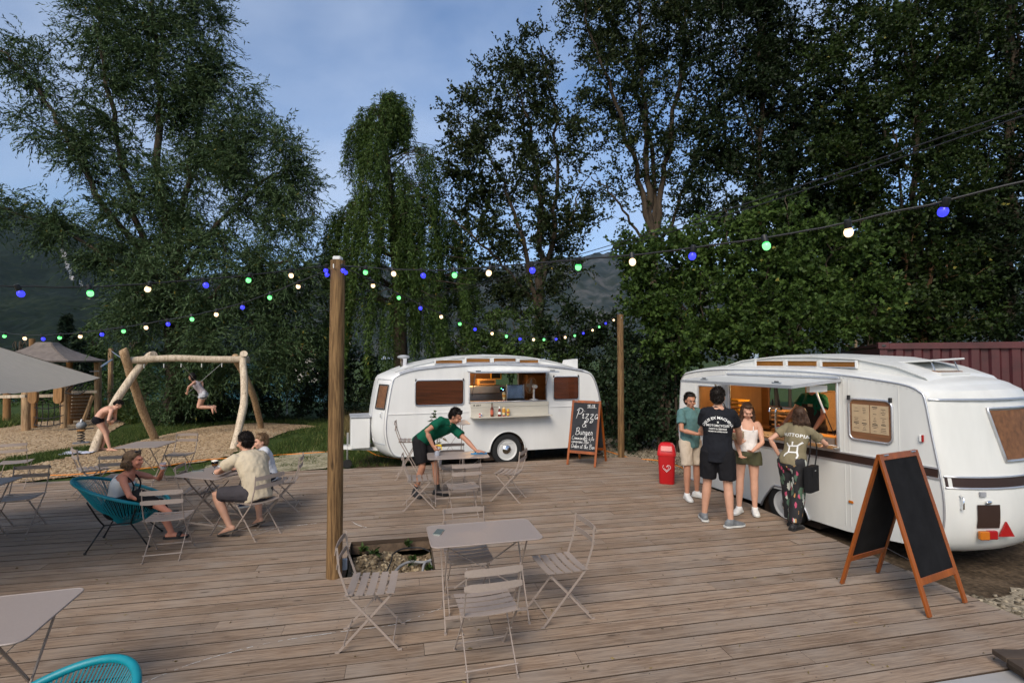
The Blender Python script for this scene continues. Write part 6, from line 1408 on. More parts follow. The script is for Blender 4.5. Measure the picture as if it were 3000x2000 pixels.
class Fig:
    """a person; local +Y is where the body faces, +X the right-hand side"""
    def __init__(s, label, loc, face, h=1.75, fem=False, sk='skin_a', vox=.009):
        s.t = thing('person', label, 'person', loc, R_(face - 90)); s.k = h / 1.75; s.fem = fem; s.sk = sk; s.vox = vox; s.W = .93 if fem else 1.0
    def pose(s, pelvis=(0, 0, .95), neck=(0, 0, 1.47), twist=0.0, hands=((-.25, .05, .85), (.25, .05, .85)), elbows=((-1, -.6, -.3), (1, -.6, -.3)), feet=((-.1, 0, 0), (.1, 0, 0)), toes=((-.15, 1, 0), (.15, 1, 0)), knees=((0, 1, 0), (0, 1, 0)), head=(0, 1, 0), tilt=(0, 0, 1), curl=(.5, .5), hdir=None, bend=0.0, palm=((1, 0, 0), (-1, 0, 0)), headoff=(0, 0, 0), xs=None):
        k = s.k; V = lambda p: Vector(p) * k
        s.pel = V(pelvis); s.nk = V(neck); up = (s.nk - s.pel).normalized(); s.up = up
        X = Vector((math.cos(twist), math.sin(twist), 0)); X = (X - up * X.dot(up)).normalized(); X = X if xs is None else (Vector(xs) - up * Vector(xs).dot(up)).normalized(); s.X = X; s.Fw = up.cross(X)
        s.hx = Vector((math.cos(twist * .3), math.sin(twist * .3), 0))
        sw = .185 * s.W * k; s.sh = [s.nk - up * .055 * k - X * sw, s.nk - up * .055 * k + X * sw]
        s.hip = [s.pel - s.hx * .09 * k, s.pel + s.hx * .09 * k]
        s.el, s.wr, s.kn, s.an = [], [], [], []
        for i in (0, 1):
            e, w = ik(s.sh[i], V(hands[i]), .29 * k, .255 * k, elbows[i]); s.el.append(e); s.wr.append(w)
            f = V(feet[i]) + Vector((0, 0, .085 * k)); kn, an = ik(s.hip[i], f, .43 * k, .425 * k, knees[i]); s.kn.append(kn); s.an.append(an)
        s.toe = [Vector(t).normalized() for t in toes]; s.hd = Vector(head).normalized(); s.ht = Vector(tilt); s.curl = curl; s.hdir = hdir; s.bend = bend; s.palm = palm
        s.hc = s.nk + (up * .35 + Vector((0, 0, .65))).normalized() * .155 * k + s.hd * .025 * k + V(headoff)
        hu = s.ht - s.hd * s.ht.dot(s.hd)
        if hu.length < .1: hu = s.Fw
        hu.normalize(); hx = s.hd.cross(hu); s.HM = Matrix.Translation(s.hc) @ Matrix((hx, s.hd, hu)).transposed().to_4x4() @ Matrix.Scale(k if k > .85 else k * 1.12, 4)
        return s
    def spine(s, a, b, n=5):
        """points up the trunk; bend pushes the middle backwards"""
        out = []
        for i in range(n): t = a + (b - a) * i / (n - 1); out.append(s.pel.lerp(s.nk, t) - s.Fw * s.bend * s.k * math.sin(math.pi * max(0, min(1, t))))
        return out
    def torso(s, a, b, fat=0.0, n=9, cap=3):
        k = s.k; P = s.spine(a, b, n)
        if s.fem: tab = [(-.2, (.14, .105)), (-.05, (.172, .115)), (.1, (.165, .11)), (.35, (.125, .088)), (.55, (.138, .1)), (.72, (.15, .112)), (.88, (.135, .088)), (.97, (.085, .065)), (1.05, (.05, .05))]
        else: tab = [(-.2, (.14, .105)), (-.05, (.162, .115)), (.1, (.16, .11)), (.35, (.148, .1)), (.55, (.165, .11)), (.75, (.178, .115)), (.88, (.16, .092)), (.97, (.1, .072)), (1.05, (.058, .056))]
        rad = []
        for i in range(n): t = a + (b - a) * i / (n - 1); rad.append(((interp([(q, r[0]) for q, r in tab], t) + fat) * k, (interp([(q, r[1]) for q, r in tab], t) + fat) * k))
        sides = [s.hx.lerp(s.X, max(0, min(1, (a + (b - a) * i / (n - 1)) * 1.3))).normalized() for i in range(n)]
        return rings(P, rad, sides, 18, cap)
    def arm(s, i, fat=0.0, upto=None, r0=None):
        k = s.k; m = .88 if s.fem else 1.0; S, E_, Wr = s.sh[i], s.el[i], s.wr[i]
        if upto is not None: return rings([S + s.X * (.035 if i == 0 else -.035) * k, S.lerp(E_, .15), S.lerp(E_, upto)], [(.058 * m * k + fat, .058 * m * k + fat), (.056 * m * k + fat, .056 * m * k + fat), (.05 * m * k + fat * 1.5, .05 * m * k + fat * 1.5)], s.Fw, 12, 0)
        return rings([S + s.X * (.03 if i == 0 else -.03) * k, S.lerp(E_, .25), S.lerp(E_, .6), E_, E_.lerp(Wr, .25), E_.lerp(Wr, .65), Wr], [.056 * m * k, .05 * m * k, .044 * m * k, .04 * m * k, .042 * m * k, .034 * m * k, .027 * m * k], s.Fw, 12)
    def leg(s, i, fat=0.0, upto=None, flare=1.0, a0=0.0):
        k = s.k; m = 1.03 if s.fem else 1.0; H, K, A = s.hip[i], s.kn[i], s.an[i]; L1 = (K - H).length; L2 = (A - K).length
        def P(t): return H.lerp(K, t) if t <= 1 else K.lerp(A, t - 1)
        tab = [(0, .092), (.3, .085), (.7, .066), (1, .056), (1.15, .056), (1.35, .058), (1.65, .046), (1.9, .036), (2, .036)]
        ts = [0, .2, .45, .7, .9, 1, 1.1, 1.3, 1.5, 1.75, 1.95, 2]
        if upto is not None:
            ts = [a0] + [t for t in ts if a0 + .02 < t < upto - .02] + [upto]; return rings([P(t) for t in ts], [(interp(tab, t) * m * k + fat * (1 + (flare - 1) * (t - a0) / (upto - a0))) for t in ts], s.hx, 14, 0)
        return rings([P(t) for t in ts], [interp(tab, t) * m * k for t in ts], s.hx, 14)
    def foot(s, i, fat=0.0):
        k = s.k; A, T = s.an[i], s.toe[i]; Z = Vector((0, 0, 1)); n = T.cross(Z).normalized(); U = n.cross(T)
        hl = A - T * .045 * k - U * .045 * k
        f = fat
        return rings([hl, A - U * .04 * k + T * .02 * k, A + T * .09 * k - U * .052 * k, A + T * .15 * k - U * .062 * k, A + T * .185 * k - U * .066 * k], [(.032 * k + f, .04 * k + f), (.036 * k + f, .043 * k + f), (.042 * k + f, .032 * k + f), (.042 * k + f, .021 * k + f), (.03 * k + f, .017 * k + f)], n, 12)
    def sole(s, i, th=.02, m='sole', nm='sole', off=.012):
        k = s.k; A, T = s.an[i], s.toe[i]; Z = Vector((0, 0, 1)); n = T.cross(Z).normalized(); U = n.cross(T)
        pts = [(-.085, .03), (-.06, .045), (.03, .042), (.1, .052), (.17, .045), (.205, .02), (.205, -.02), (.17, -.045), (.1, -.052), (.03, -.042), (-.06, -.045), (-.085, -.03)]
        b = MB(); c = A - U * (.083 * k); nn = len(pts)
        for z in (0, th):
            for x, y in pts: b.v.append(tuple(c + T * x * k * 1.03 + n * y * k * 1.05 + U * z))
        b.f = [tuple(reversed(range(nn))), tuple(range(nn, 2 * nn))] + [(j, (j + 1) % nn, nn + (j + 1) % nn, nn + j) for j in range(nn)]
        return b.build(nm, m, s.t)
    def hand(s, i):
        k = s.k; Wr = s.wr[i]; d = (Wr - s.el[i]).normalized()
        if s.hdir and s.hdir[i]: d = Vector(s.hdir[i]).normalized()
        pn = Vector(s.palm[i]); pn = (pn - d * pn.dot(d)).normalized(); sd = d.cross(pn) * (1 if i == 1 else -1)   # sd: thumb side
        out = [rings([Wr - d * .01 * k, Wr + d * .03 * k, Wr + d * .085 * k], [(.024 * k, .018 * k), (.036 * k, .017 * k), (.04 * k, .014 * k)], sd, 10)]
        c = s.curl[i]
        for j, (o, l) in enumerate(((.03, .075), (.01, .085), (-.01, .078), (-.03, .06))):
            b0 = Wr + d * .08 * k + sd * o * k; a1 = c * .7; a2 = c * 1.7; l *= k
            d1 = d * math.cos(a1) + pn * math.sin(a1); d2 = d * math.cos(a2) + pn * math.sin(a2); p1 = b0 + d1 * l * .5; p2 = p1 + d2 * l * .5
            out.append(rings([b0 - d * .015 * k, b0, p1, p2], [.0095 * k, .0095 * k, .0088 * k, .0075 * k], sd, 8, 2))
        b0 = Wr + d * .02 * k + sd * .022 * k; d1 = (d * .6 + sd * .65 + pn * .35 * (.5 + c)).normalized(); d2 = (d * .85 + sd * .25 + pn * .5 * c).normalized(); p1 = b0 + d1 * .045 * k
        out.append(rings([b0, p1, p1 + d2 * .04 * k], [.0125 * k, .0105 * k, .008 * k], sd, 8, 2)); s.grip = getattr(s, 'grip', {}); s.grip[i] = Wr + d * .075 * k + pn * .03 * k
        return join(*out)
    def skull(s):
        b = MB(); M = s.HM
        b.ell((0, -.012, .028), (.076, .094, .092), 16, 12, M); b.ell((0, .022, -.035), (.062, .07, .08), 14, 10, M); b.ell((0, .055, -.092), (.032, .03, .026), 10, 8, M)
        b.ell((0, .092, .022), (.045, .018, .016), 10, 6, M); b.ell((0, .1, -.022), (.0125, .02, .026), 8, 6, M); b.ell((0, .108, -.034), (.016, .014, .011), 8, 6, M); b.ell((0, .085, -.066), (.025, .014, .014), 10, 6, M)
        for sx in (-1, 1): b.ell((sx * .045, .072, -.035), (.024, .02, .022), 8, 6, M); b.ell((sx * .077, -.008, -.012), (.011, .022, .031), 8, 6, M)
        return join(b, rings([s.nk - s.up * .06 * s.k, s.hc - (M.to_3x3() @ Vector((0, .012, .05)))], [.056 * s.k * (.88 if s.fem else 1), .052 * s.k * (.88 if s.fem else 1)], s.X, 12))
    def face(s):
        M = s.HM
        for sx in (-1, 1):
            MB().ell((sx * .031, .0885, .002), (.012, .005, .005), 8, 6, M).build('eye', 'eye', s.t, smooth=True); MB().ell((sx * .031, .0925, .024), (.018, .005, .0032), 8, 6, M).build('eyebrow', 'hair_brown', s.t, smooth=True)
        MB().ell((0, .0955, -.0665), (.02, .005, .0042), 8, 6, M).build('mouth', 'lip', s.t, smooth=True)
    def body(s, hands=True, feet=True, extra=()):
        parts = [s.torso(.03, .97), s.skull()] + [s.arm(i) for i in (0, 1)] + [s.leg(i) for i in (0, 1)]
        if hands: parts += [s.hand(i) for i in (0, 1)]
        if feet: parts += [s.foot(i) for i in (0, 1)]
        o = fuse(join(*parts, *extra), 'body', s.sk, s.t, s.vox, 2); s.face(); return o
    def shirt(s, m, lo=-.1, sleeve=.5, fat=.024, nm='shirt', top=.985, folds=.011, sfat=.018):
        parts = [s.torso(lo, top, fat, 11, 0)]
        if sleeve: parts += [s.arm(i, sfat * s.k, sleeve) for i in (0, 1)] + [MB().ell(s.sh[i] + s.X * (.012 if i == 0 else -.012) * s.k, .057 * s.k * (.9 if s.fem else 1) + sfat * s.k, 14, 10) for i in (0, 1)] + [rings([s.sh[0] + s.up * .005, s.nk - s.up * .01, s.sh[1] + s.up * .005], [(.06, .066), (.07, .072), (.06, .066)], s.Fw, 12)]
        return fuse(join(*parts), nm, m, s.t, .011, 3, folds, hash(nm) % 7)
    def shorts(s, m, upto=.75, fat=.02, flare=1.5, hi=.16, nm='shorts', folds=.01, tf=.006):
        return fuse(join(s.torso(-.16, hi, tf, 6, 0), MB().ell(s.pel - s.up * .03, (.168 * s.k, .128 * s.k, .12 * s.k), 16, 10), *[MB().ell(s.hip[i], .104 * s.k + tf * .6, 14, 10) for i in (0, 1)], *[s.leg(i, fat, upto, flare, -.02) for i in (0, 1)]), nm, m, s.t, .011, 3, folds, 2)
    def shoes(s, m, sole='sole', nm='shoe'):
        for i in (0, 1):
            k = s.k; A = s.an[i]; b = join(s.foot(i, .009), rings([A - Vector((0, 0, .04 * k)), A + Vector((0, 0, .015 * k))], [.05 * k, .046 * k], s.hx, 12, 0)); fuse(b, nm, m, s.t, .008, 2); s.sole(i, .022, sole)
    def hair(s, m, vol=1.0, nm='hair', extra=None, front=0.0):
        b = MB(); M = s.HM; b.ell((0, -.03 + front, .048), (.085 * vol, .092 * vol, .084 * vol), 18, 12, M); b.ell((0, -.055, .0), (.08 * vol, .06 * vol, .085 * vol), 14, 10, M); b.ell((0, .03 + front, .088), (.062, .05, .034), 12, 8, M)
        parts = [b] + (extra(M) if extra else []); o = fuse(join(*parts), nm, m, s.t, .008, 1, .007, 5)
        me = o.data; n = len(me.vertices); co = np.empty(n * 3, np.float32); me.vertices.foreach_get('co', co); co = co.reshape(-1, 3); nr = np.empty(n * 3, np.float32); me.vertices.foreach_get('normal', nr); nr = nr.reshape(-1, 3)
        r = np.random.default_rng(n); lc = co @ np.array(M.to_3x3().inverted().transposed()) + np.array(M.inverted().translation); ok_ = np.where((lc[:, 1] < .015) | (lc[:, 2] > .115))[0]; sel = r.choice(ok_, min(len(ok_), 2600), replace=False); fw = np.array(M.to_3x3() @ Vector((0, .35, 0))) / s.k
        d = nr[sel] * (.1 if extra else .5) + np.array([0, 0, -.75 if extra else -.15]) - fw * .4 * (0 if extra else -1); P = co[sel] - nr[sel] * .006
        link('hair_strands', leaves_mesh('hair_strands', P, d, .055 if extra else (.026), .008, n, .0, .13 if extra else .25), m, o)['kind'] = 'stuff'
        return o
    def on(s, o, b, M, name, m, off=.004):
        """lay flat print on the cloth: project the shape along M's -Z onto the garment"""
        bv = BVHTree.FromPolygons([v.co[:] for v in o.data.vertices], [p.vertices[:] for p in o.data.polygons]); d = (M.to_3x3() @ Vector((0, 0, -1))).normalized(); out = MB(); ok = {}
        for i, v in enumerate(b.v):
            p = M @ Vector(v); h = bv.ray_cast(p, d); ok[i] = h[0] is not None; out.v.append(tuple((h[0] - d * off) if h[0] is not None else p))
        out.f = [f for f in b.f if all(ok[i] for i in f)]; return out.build(name, m, o)
def long_hair(l, w=.085, back=-.05, wave=.0):
    def f(M):
        R3 = M.to_3x3(); out = []
        for (x, y, ww) in ((-.065, -.01, .03), (.065, -.01, .03), (-.045, back, .05), (.045, back, .05), (0, back - .015, .055)):
            p0 = M @ Vector((x, y, .02)); out.append(rings([p0, p0 + Vector((0, 0, -l * .4)) + R3 @ Vector((x * .25 + wave * .02, -.015, 0)), p0 + Vector((0, 0, -l)) + R3 @ Vector((x * .15, -.005 + wave * .02, 0))], [(ww, ww * .8), (ww * 1.05, ww * .7), (ww * .75, ww * .4)], R3 @ Vector((1, 0, 0)), 10, 2))
        return out
    return f
def straight(s1): return s1

# ---- 1: young man in teal T-shirt
f = Fig('young man in teal T-shirt and beige shorts standing by the red bin', G(2024, 1459), -68, 1.74, sk='skin_b')
f.pose(hands=((-.03, .27, 1.13), (.08, .27, 1.1)), elbows=((-1, -.5, -.6), (1, -.5, -.6)), feet=((-.13, 0, 0), (.12, .05, 0)), toes=((-.45, 1, 0), (.4, 1, 0)), head=(.35, 1, -.12), curl=(.9, .8), palm=((.6, 0, 1), (-1, 0, .3)), hdir=((.9, .5, .1), (-.9, .4, .2)))
f.body(); f.shirt(cloth('teal_tee', (.085, .17, .17)), -.2, .62); f.shorts(cloth('beige_short', (.5, .42, .33)), .92, .022, 1.6); f.shoes('sneaker_white'); f.hair('hair_dark', 1.0)
for sx in (-1, 1): MB().tube([f.HM @ Vector((sx * .032 + .024 * math.cos(a * .5236), .1 - .004 * abs(math.cos(a * .5236)), .002 + .017 * math.sin(a * .5236))) for a in range(12)], .002, 4, closed=True).build('spectacles', 'black_metal', f.t); MB().tube([f.HM @ Vector((sx * .056, .097, .004)), f.HM @ Vector((sx * .078, .01, .004))], .002, 4).build('spectacles', 'black_metal', f.t)
for k in range(2): e_, w_ = f.el[0], f.wr[0]; d_ = (w_ - e_).normalized(); c_ = w_ - d_ * (.03 + .02 * k); MB().tube([c_ + (f.X * math.cos(a * .6283) + d_.cross(f.X) * math.sin(a * .6283)) * .032 for a in range(10)], .006, 5, closed=True).build('bracelet', ('shoe_black', 'blue_paint')[k], f.t, smooth=True)
ph = thing('mobile_phone', 'dark phone held by the young man in teal', 'phone', f.t.location, f.t.rotation_euler.z); gpt = f.grip[1] + Vector((-.01, .03, .03)); MB().box(gpt, (.07, .012, .1), rotx(-.5), .003).build('case', 'phone_black', ph)

# ---- 2: tall man in black, back to us
f = Fig('tall man in black T-shirt with white back print holding pizza boxes', (2.88, 7.22, 0), 62, 1.9, sk='skin_a'); f.W = .88
f.pose(pelvis=(.0, -.02, .94), neck=(.01, 0, 1.47), twist=.12, hands=((-.12, .32, 1.02), (.24, .36, 1.0)), elbows=((-1, -.6, -.4), (1, -.5, -.5)), feet=((-.18, .06, 0), (.15, -.06, 0)), toes=((-.35, 1, 0), (.75, .75, 0)), head=(.1, 1, .0), curl=(.5, .5), palm=((0, .1, 1), (0, .1, 1)), hdir=((.4, 1, 0), (.05, 1, .05)))
f.body(); tee = f.shirt(cloth('black_tee', (.012, .013, .017)), -.26, .62, .024); f.shorts(cloth('black_short', (.011, .011, .013)), .84, .028, 1.7); f.shoes('sneaker_grey'); f.hair('hair_dark', 1.0)
Mb = Matrix.Translation(f.pel.lerp(f.nk, .78) - f.Fw * .5) @ Matrix((f.X, f.up, -f.Fw)).transposed().to_4x4()
def arcd(b, r):
    for i, (x, y, z) in enumerate(b.v): a = x / r; b.v[i] = ((r + y) * math.sin(a), (r + y) * math.cos(a) - r, z)
    return b
mat('print_white', (.72, .72, .7), .8)
f.on(tee, arcd(txt('DEUS EX MACHINA', .05, .0012), .19), Mb, 'back_print', 'print_white')
for s_, y_, z_ in (('*', -.075, .06), ('MOTORCYCLES', -.105, .042), ('PARTS & SERVICE', -.147, .03), ('HELMETS & COFFEE HOUSE', -.18, .02)): f.on(tee, txt(s_, z_, .001), Mb @ Matrix.Translation((0, y_, 0)), 'back_print', 'print_white')
pz_ = thing('pizza_box', 'two stacked kraft pizza boxes in the tall man\'s hands', 'pizza box', f.t.location, f.t.rotation_euler.z); c_ = (f.grip[0] + f.grip[1]) / 2 + Vector((.05, .1, .01)); Rb = rotx(R_(4)) @ rotz(R_(-4))
for k in range(2):
    bx = MB().box(c_ + Vector((0, 0, .022 + k * .045)), (.33, .33, .042), Rb, .003).build('box', 'kraft', pz_)
    if k: MB().box(c_ + Vector((0, -.02, .0895)), (.2, .12, .002), Rb).build('printed_panel', 'lens_red', bx); MB().box(c_ + Vector((.0, .09, .0895)), (.16, .05, .002), Rb).build('printed_panel', 'cap_green', bx); MB().box(c_ + Vector((.1, -.13, .0895)), (.05, .05, .002), Rb).build('printed_panel', 'label_white', bx)

# ---- 3: girl in white top
f = Fig('young woman in white camisole and olive shorts with long straight hair', (3.52, 7.72, 0), -112, 1.66, True, 'skin_c')
f.pose(neck=(-.01, .02, 1.46), hands=((-.06, .3, 1.02), (.1, .26, .93)), elbows=((-1, -.5, -.5), (1, -.5, -.5)), feet=((-.1, 0, 0), (.13, .05, 0)), toes=((-.1, 1, 0), (.45, 1, 0)), head=(-.12, 1, -.42), curl=(.25, .3), palm=((0, 0, 1), (0, .3, 1)), hdir=((.35, .9, .1), (-.4, .9, -.1)))
f.body(); cm = cloth('white_top', (.72, .7, .68), .04); f.shirt(cm, .06, 0, .022, 'camisole', .74)
for sx in (-1, 1): MB().tube([f.pel.lerp(f.nk, .72) + f.X * sx * .075 + f.Fw * .12, f.nk + f.X * sx * .085 - f.up * .03 + f.Fw * .02, f.pel.lerp(f.nk, .7) + f.X * sx * .07 - f.Fw * .11], .006, 5).build('strap', cm, f.t)
f.shorts(cloth('olive_short', (.075, .075, .042)), .42, .024, 1.7, .3); f.shoes('sneaker_white'); f.hair('hair_brown', 1.03, extra=long_hair(.36), front=-.005)

# ---- 4: woman with bag leaning on the counter
f = Fig('woman in khaki T-shirt and floral trousers leaning on the bar counter', (3.86, 7.06, 0), 38, 1.68, True, 'skin_c')
f.pose(pelvis=(-.02, -.02, .93), neck=(.04, .1, 1.43), twist=-.1, hands=((-.24, .06, .99), (.22, .5, 1.12)), elbows=((-1, -1, .1), (1, .1, -.5)), feet=((-.1, .1, 0), (.03, -.1, 0)), toes=((-.3, 1, 0), (.15, 1, 0)), knees=((.0, 1, 0), (.1, 1, 0)), head=(-.35, 1, .02), curl=(.5, .4), palm=((1, 0, 0), (0, 0, -1)), hdir=((.3, .75, -.55), (-.5, .8, 0)))
f.body(); tee = f.shirt(cloth('khaki_tee', (.2, .17, .105)), -.1, .55, .022)
def floral():
    m = bpy.data.materials.new('floral'); m.use_nodes = True; nt = m.node_tree; b = nt.nodes['Principled BSDF']; b.inputs['Roughness'].default_value = .8; tc = nt.nodes.new('ShaderNodeTexCoord'); prev = None
    for sc_, th, col, rd in ((7, .33, (.07, .13, .085), (.3, .2, .5)), (8, .3, (.48, .5, .44), (.5, -.4, .2)), (9, .2, (.4, .06, .12), (.2, .5, -.6)), (9, .15, (.45, .24, .08), (-.5, .2, .6)), (7.5, .24, (.015, .015, .018), (.1, -.5, .2))):
        mp = nt.nodes.new('ShaderNodeMapping'); mp.inputs['Rotation'].default_value = rd; mp.inputs['Scale'].default_value = (1.5, 1.5, .6); vo = nt.nodes.new('ShaderNodeTexVoronoi'); vo.inputs['Scale'].default_value = sc_; nz = nt.nodes.new('ShaderNodeTexNoise'); nz.inputs['Scale'].default_value = 30
        nt.links.new(tc.outputs['Object'], mp.inputs[0]); nt.links.new(mp.outputs[0], vo.inputs['Vector']); nt.links.new(mp.outputs[0], nz.inputs['Vector'])
        ad = nt.nodes.new('ShaderNodeMath'); ad.operation = 'MULTIPLY_ADD'; ad.inputs[1].default_value = .35; nt.links.new(nz.outputs[0], ad.inputs[0]); nt.links.new(vo.outputs['Distance'], ad.inputs[2])
        rp = nt.nodes.new('ShaderNodeMath'); rp.operation = 'LESS_THAN'; rp.inputs[1].default_value = th + .17; nt.links.new(ad.outputs[0], rp.inputs[0]); mx = nt.nodes.new('ShaderNodeMixRGB'); mx.inputs[2].default_value = (*col, 1); nt.links.new(rp.outputs[0], mx.inputs[0])
        if prev: nt.links.new(prev, mx.inputs[1])
        else: mx.inputs[1].default_value = (.012, .012, .014, 1)
        prev = mx.outputs[0]
    nt.links.new(prev, b.inputs['Base Color']); MATS['floral'] = m
floral(); f.shorts('floral', 1.96, .018, 2.6, .14, 'trousers', tf=.014); f.shoes('shoe_black', 'shoe_black'); f.hair('hair_brown', 1.05, extra=long_hair(.27, wave=1.0))
Mb = Matrix.Translation(f.pel.lerp(f.nk, .74) - f.Fw * .5) @ Matrix((f.X, f.up, -f.Fw)).transposed().to_4x4()
f.on(tee, txt('HUTTOPIA', .062, .0014, 1.1), Mb @ Matrix.Translation((.02, -.03, 0)) @ Matrix.Rotation(.1, 4, 'Z'), 'back_print', 'print_white')
lg = MB()
def ribbon(P, w):
    for a, b_ in zip(P, P[1:]):
        a, b_ = Vector((*a, 0)), Vector((*b_, 0)); n = int((b_ - a).length / .012) + 1; d = (b_ - a).normalized(); q = Vector((-d.y, d.x, 0)) * w
        for j in range(n): p0 = a.lerp(b_, j / n); p1 = a.lerp(b_, (j + 1) / n); lg.add([p0 - q, p1 - q, p1 + q, p0 + q], [(0, 1, 2, 3)])
for P in ([(-.09, .04), (-.06, .0), (0, .015), (.05, .03), (.1, .09)], [(-.015, .015), (-.01, .07)], [(-.05, .0), (-.04, -.08), (-.075, -.12), (-.08, -.15)], [(.05, .03), (.055, -.05), (.08, -.1), (.07, -.14)], [(-.04, -.08), (.055, -.06)]): ribbon(P, .009)
f.on(tee, lg, Mb @ Matrix.Translation((.03, -.17, 0)), 'back_print', 'print_white')
sg = MB()
for sx in (-1, 1): sg.ell((sx * .033, .062, .103), (.026, .02, .012), 8, 6, f.HM)
sg.build('sunglasses', 'phone_black', f.t)
bgp = f.pel + f.X * .25 + f.Fw * .02 + Vector((0, 0, -.12)); hb = thing('handbag', 'black shoulder bag hanging at the woman\'s right hip', 'handbag', f.t.location, f.t.rotation_euler.z)
loft([[Vector(bgp) + Vector((0, x, z)) + Vector((y, 0, 0)) for x, y in rrect(.3 - .0 * z, .09, .03)] for z in (-.2, -.19, .1, .13)]).build('bag_body', cloth('bag_black', (.012, .012, .013)), hb, smooth=40); MB().box(bgp + Vector((.047, .02, .05)), (.006, .18, .1)).build('pocket', 'bag_black', hb); MB().box(bgp + Vector((.052, .0, .08)), (.006, .03, .012)).build('buckle', 'steel', hb)
MB().tube(smooth_path([bgp + Vector((0, -.12, .12)), f.sh[1] + Vector((.03, -.1, -.2)), f.sh[1] + Vector((.0, -.0, .075)), f.sh[1] + Vector((.03, .1, -.2)), bgp + Vector((0, .12, .12))], 6), .009, 5, flat=.5).build('strap', 'bag_black', hb)

# ---- 5: barman inside
bl = Matrix.Rotation(A2_, 4, 'Z') @ Vector((2.02, .72, 0)); f = Fig('barman in green polo and dark apron inside the bar caravan', (O2[0] + bl.x, O2[1] + bl.y, .222), math.degrees(A2_) - 100, 1.78, sk='skin_b')
f.pose(hands=((-.3, .28, .98), (.22, .42, .95)), feet=((-.12, 0, 0), (.12, 0, 0)), head=(.1, 1, -.35), curl=(.5, .6)); f.body(); gp2 = cloth('green_polo', (.004, .085, .047)); f.shirt(gp2, -.15, .6); f.shorts(cloth('brown_apron', (.028, .02, .016)), 1.1, .03, 1.3, .72, 'apron', tf=.03); f.shoes('shoe_black', 'shoe_black'); f.hair('hair_dark')
MB().box(f.pel.lerp(f.nk, .7) + f.Fw * .145 + f.X * -.08, (.09, .006, .04)).build('name_badge', 'kraft', f.t)

# ---- 6: man wiping the table
f = Fig('man in green polo bending to wipe a table', (-1.44, 8.72, 0), -38, 1.78, sk='skin_b')
f.pose(pelvis=(0, -.1, .9), neck=(-.16, .38, 1.2), xs=(1, -.12, .42), bend=.04, hands=((-.35, .8, .765), (.2, .36, .88)), elbows=((-.6, -.3, .5), (1, -.5, .2)), feet=((-.15, .1, 0), (.14, -.12, 0)), toes=((-.2, 1, 0), (.3, 1, 0)), head=(-.35, .75, -.5), tilt=(-.1, .5, 1), curl=(.12, 1.0), palm=((0, 0, -1), (-.6, .3, -.2)), hdir=((-.3, 1, -.08), (-.1, .5, -.5)), headoff=(-.01, .02, -.01))
f.body(); tee = f.shirt(gp2, -.2, .6, .02, 'polo_shirt'); f.shorts(cloth('dark_short', (.013, .012, .013)), .88, .028, 1.5, .22); f.shoes('shoe_black', 'shoe_black'); f.hair('hair_dark')
for i in (0, 1): fuse(rings([f.an[i] + Vector((0, 0, .0)), f.an[i].lerp(f.kn[i], .22)], [.045, .047], f.hx, 12, 0), 'sock', 'shoe_black', f.t)
MB().box(f.pel.lerp(f.nk, .62) + f.Fw * .15 + f.X * -.1, (.09, .01, .035), Matrix((f.X, f.up, f.Fw)).transposed()).build('name_badge', 'kraft', f.t)
MB().tube([f.nk + (f.X * math.cos(a * .5236) * .075 + (f.Fw * .85 + f.up * .2) * math.sin(a * .5236) * .075) for a in range(12)], .014, 6, closed=True).build('collar', gp2, f.t, smooth=True)
Mw = Matrix.Translation(f.t.location) @ Matrix.Rotation(f.t.rotation_euler.z, 4, 'Z'); gw = Mw @ f.grip[1]
sb_ = thing('spray_bottle', 'clear spray bottle with yellow trigger in the bending man\'s hand', 'spray bottle', gw, .3); MB().lathe([(.02, -.15), (.042, -.14), (.045, -.06), (.03, -.02), (.016, .0), (.016, .02)], 14).build('bottle', mat('clear_plastic', (.6, .62, .7), .15, trans=.6), sb_, smooth=40); MB().box((.02, 0, .05), (.1, .028, .035), bev=.008).add(*[[(.05, -.008, .04), (.07, -.008, -.02), (.08, -.008, -.02), (.07, -.008, .04), (.05, .008, .04), (.07, .008, -.02), (.08, .008, -.02), (.07, .008, .04)], [(0, 1, 2, 3), (7, 6, 5, 4), (0, 4, 5, 1), (2, 6, 7, 3)]]).build('trigger_head', 'mustard_yellow' if 'mustard_yellow' in MATS else mat('mustard_yellow', (.75, .5, .01), .4), sb_)
hw = Mw @ f.wr[0]; cl_ = MB().grid(lambda u, v: Vector(((u - .5) * .26, (v - .5) * .13, .012 + .012 * mnoise.noise(Vector((u * 5, v * 4, 1))) - .008 * (abs(u - .5) + abs(v - .5)))), 12, 8); tag(cl_.build('cleaning_cloth', mat('cloth_blue', (.05, .25, .5), .9), None, (hw.x + .05, hw.y - .03, .742), .1, smooth=True), 'light blue cloth under the bending man\'s hand', 'cloth')

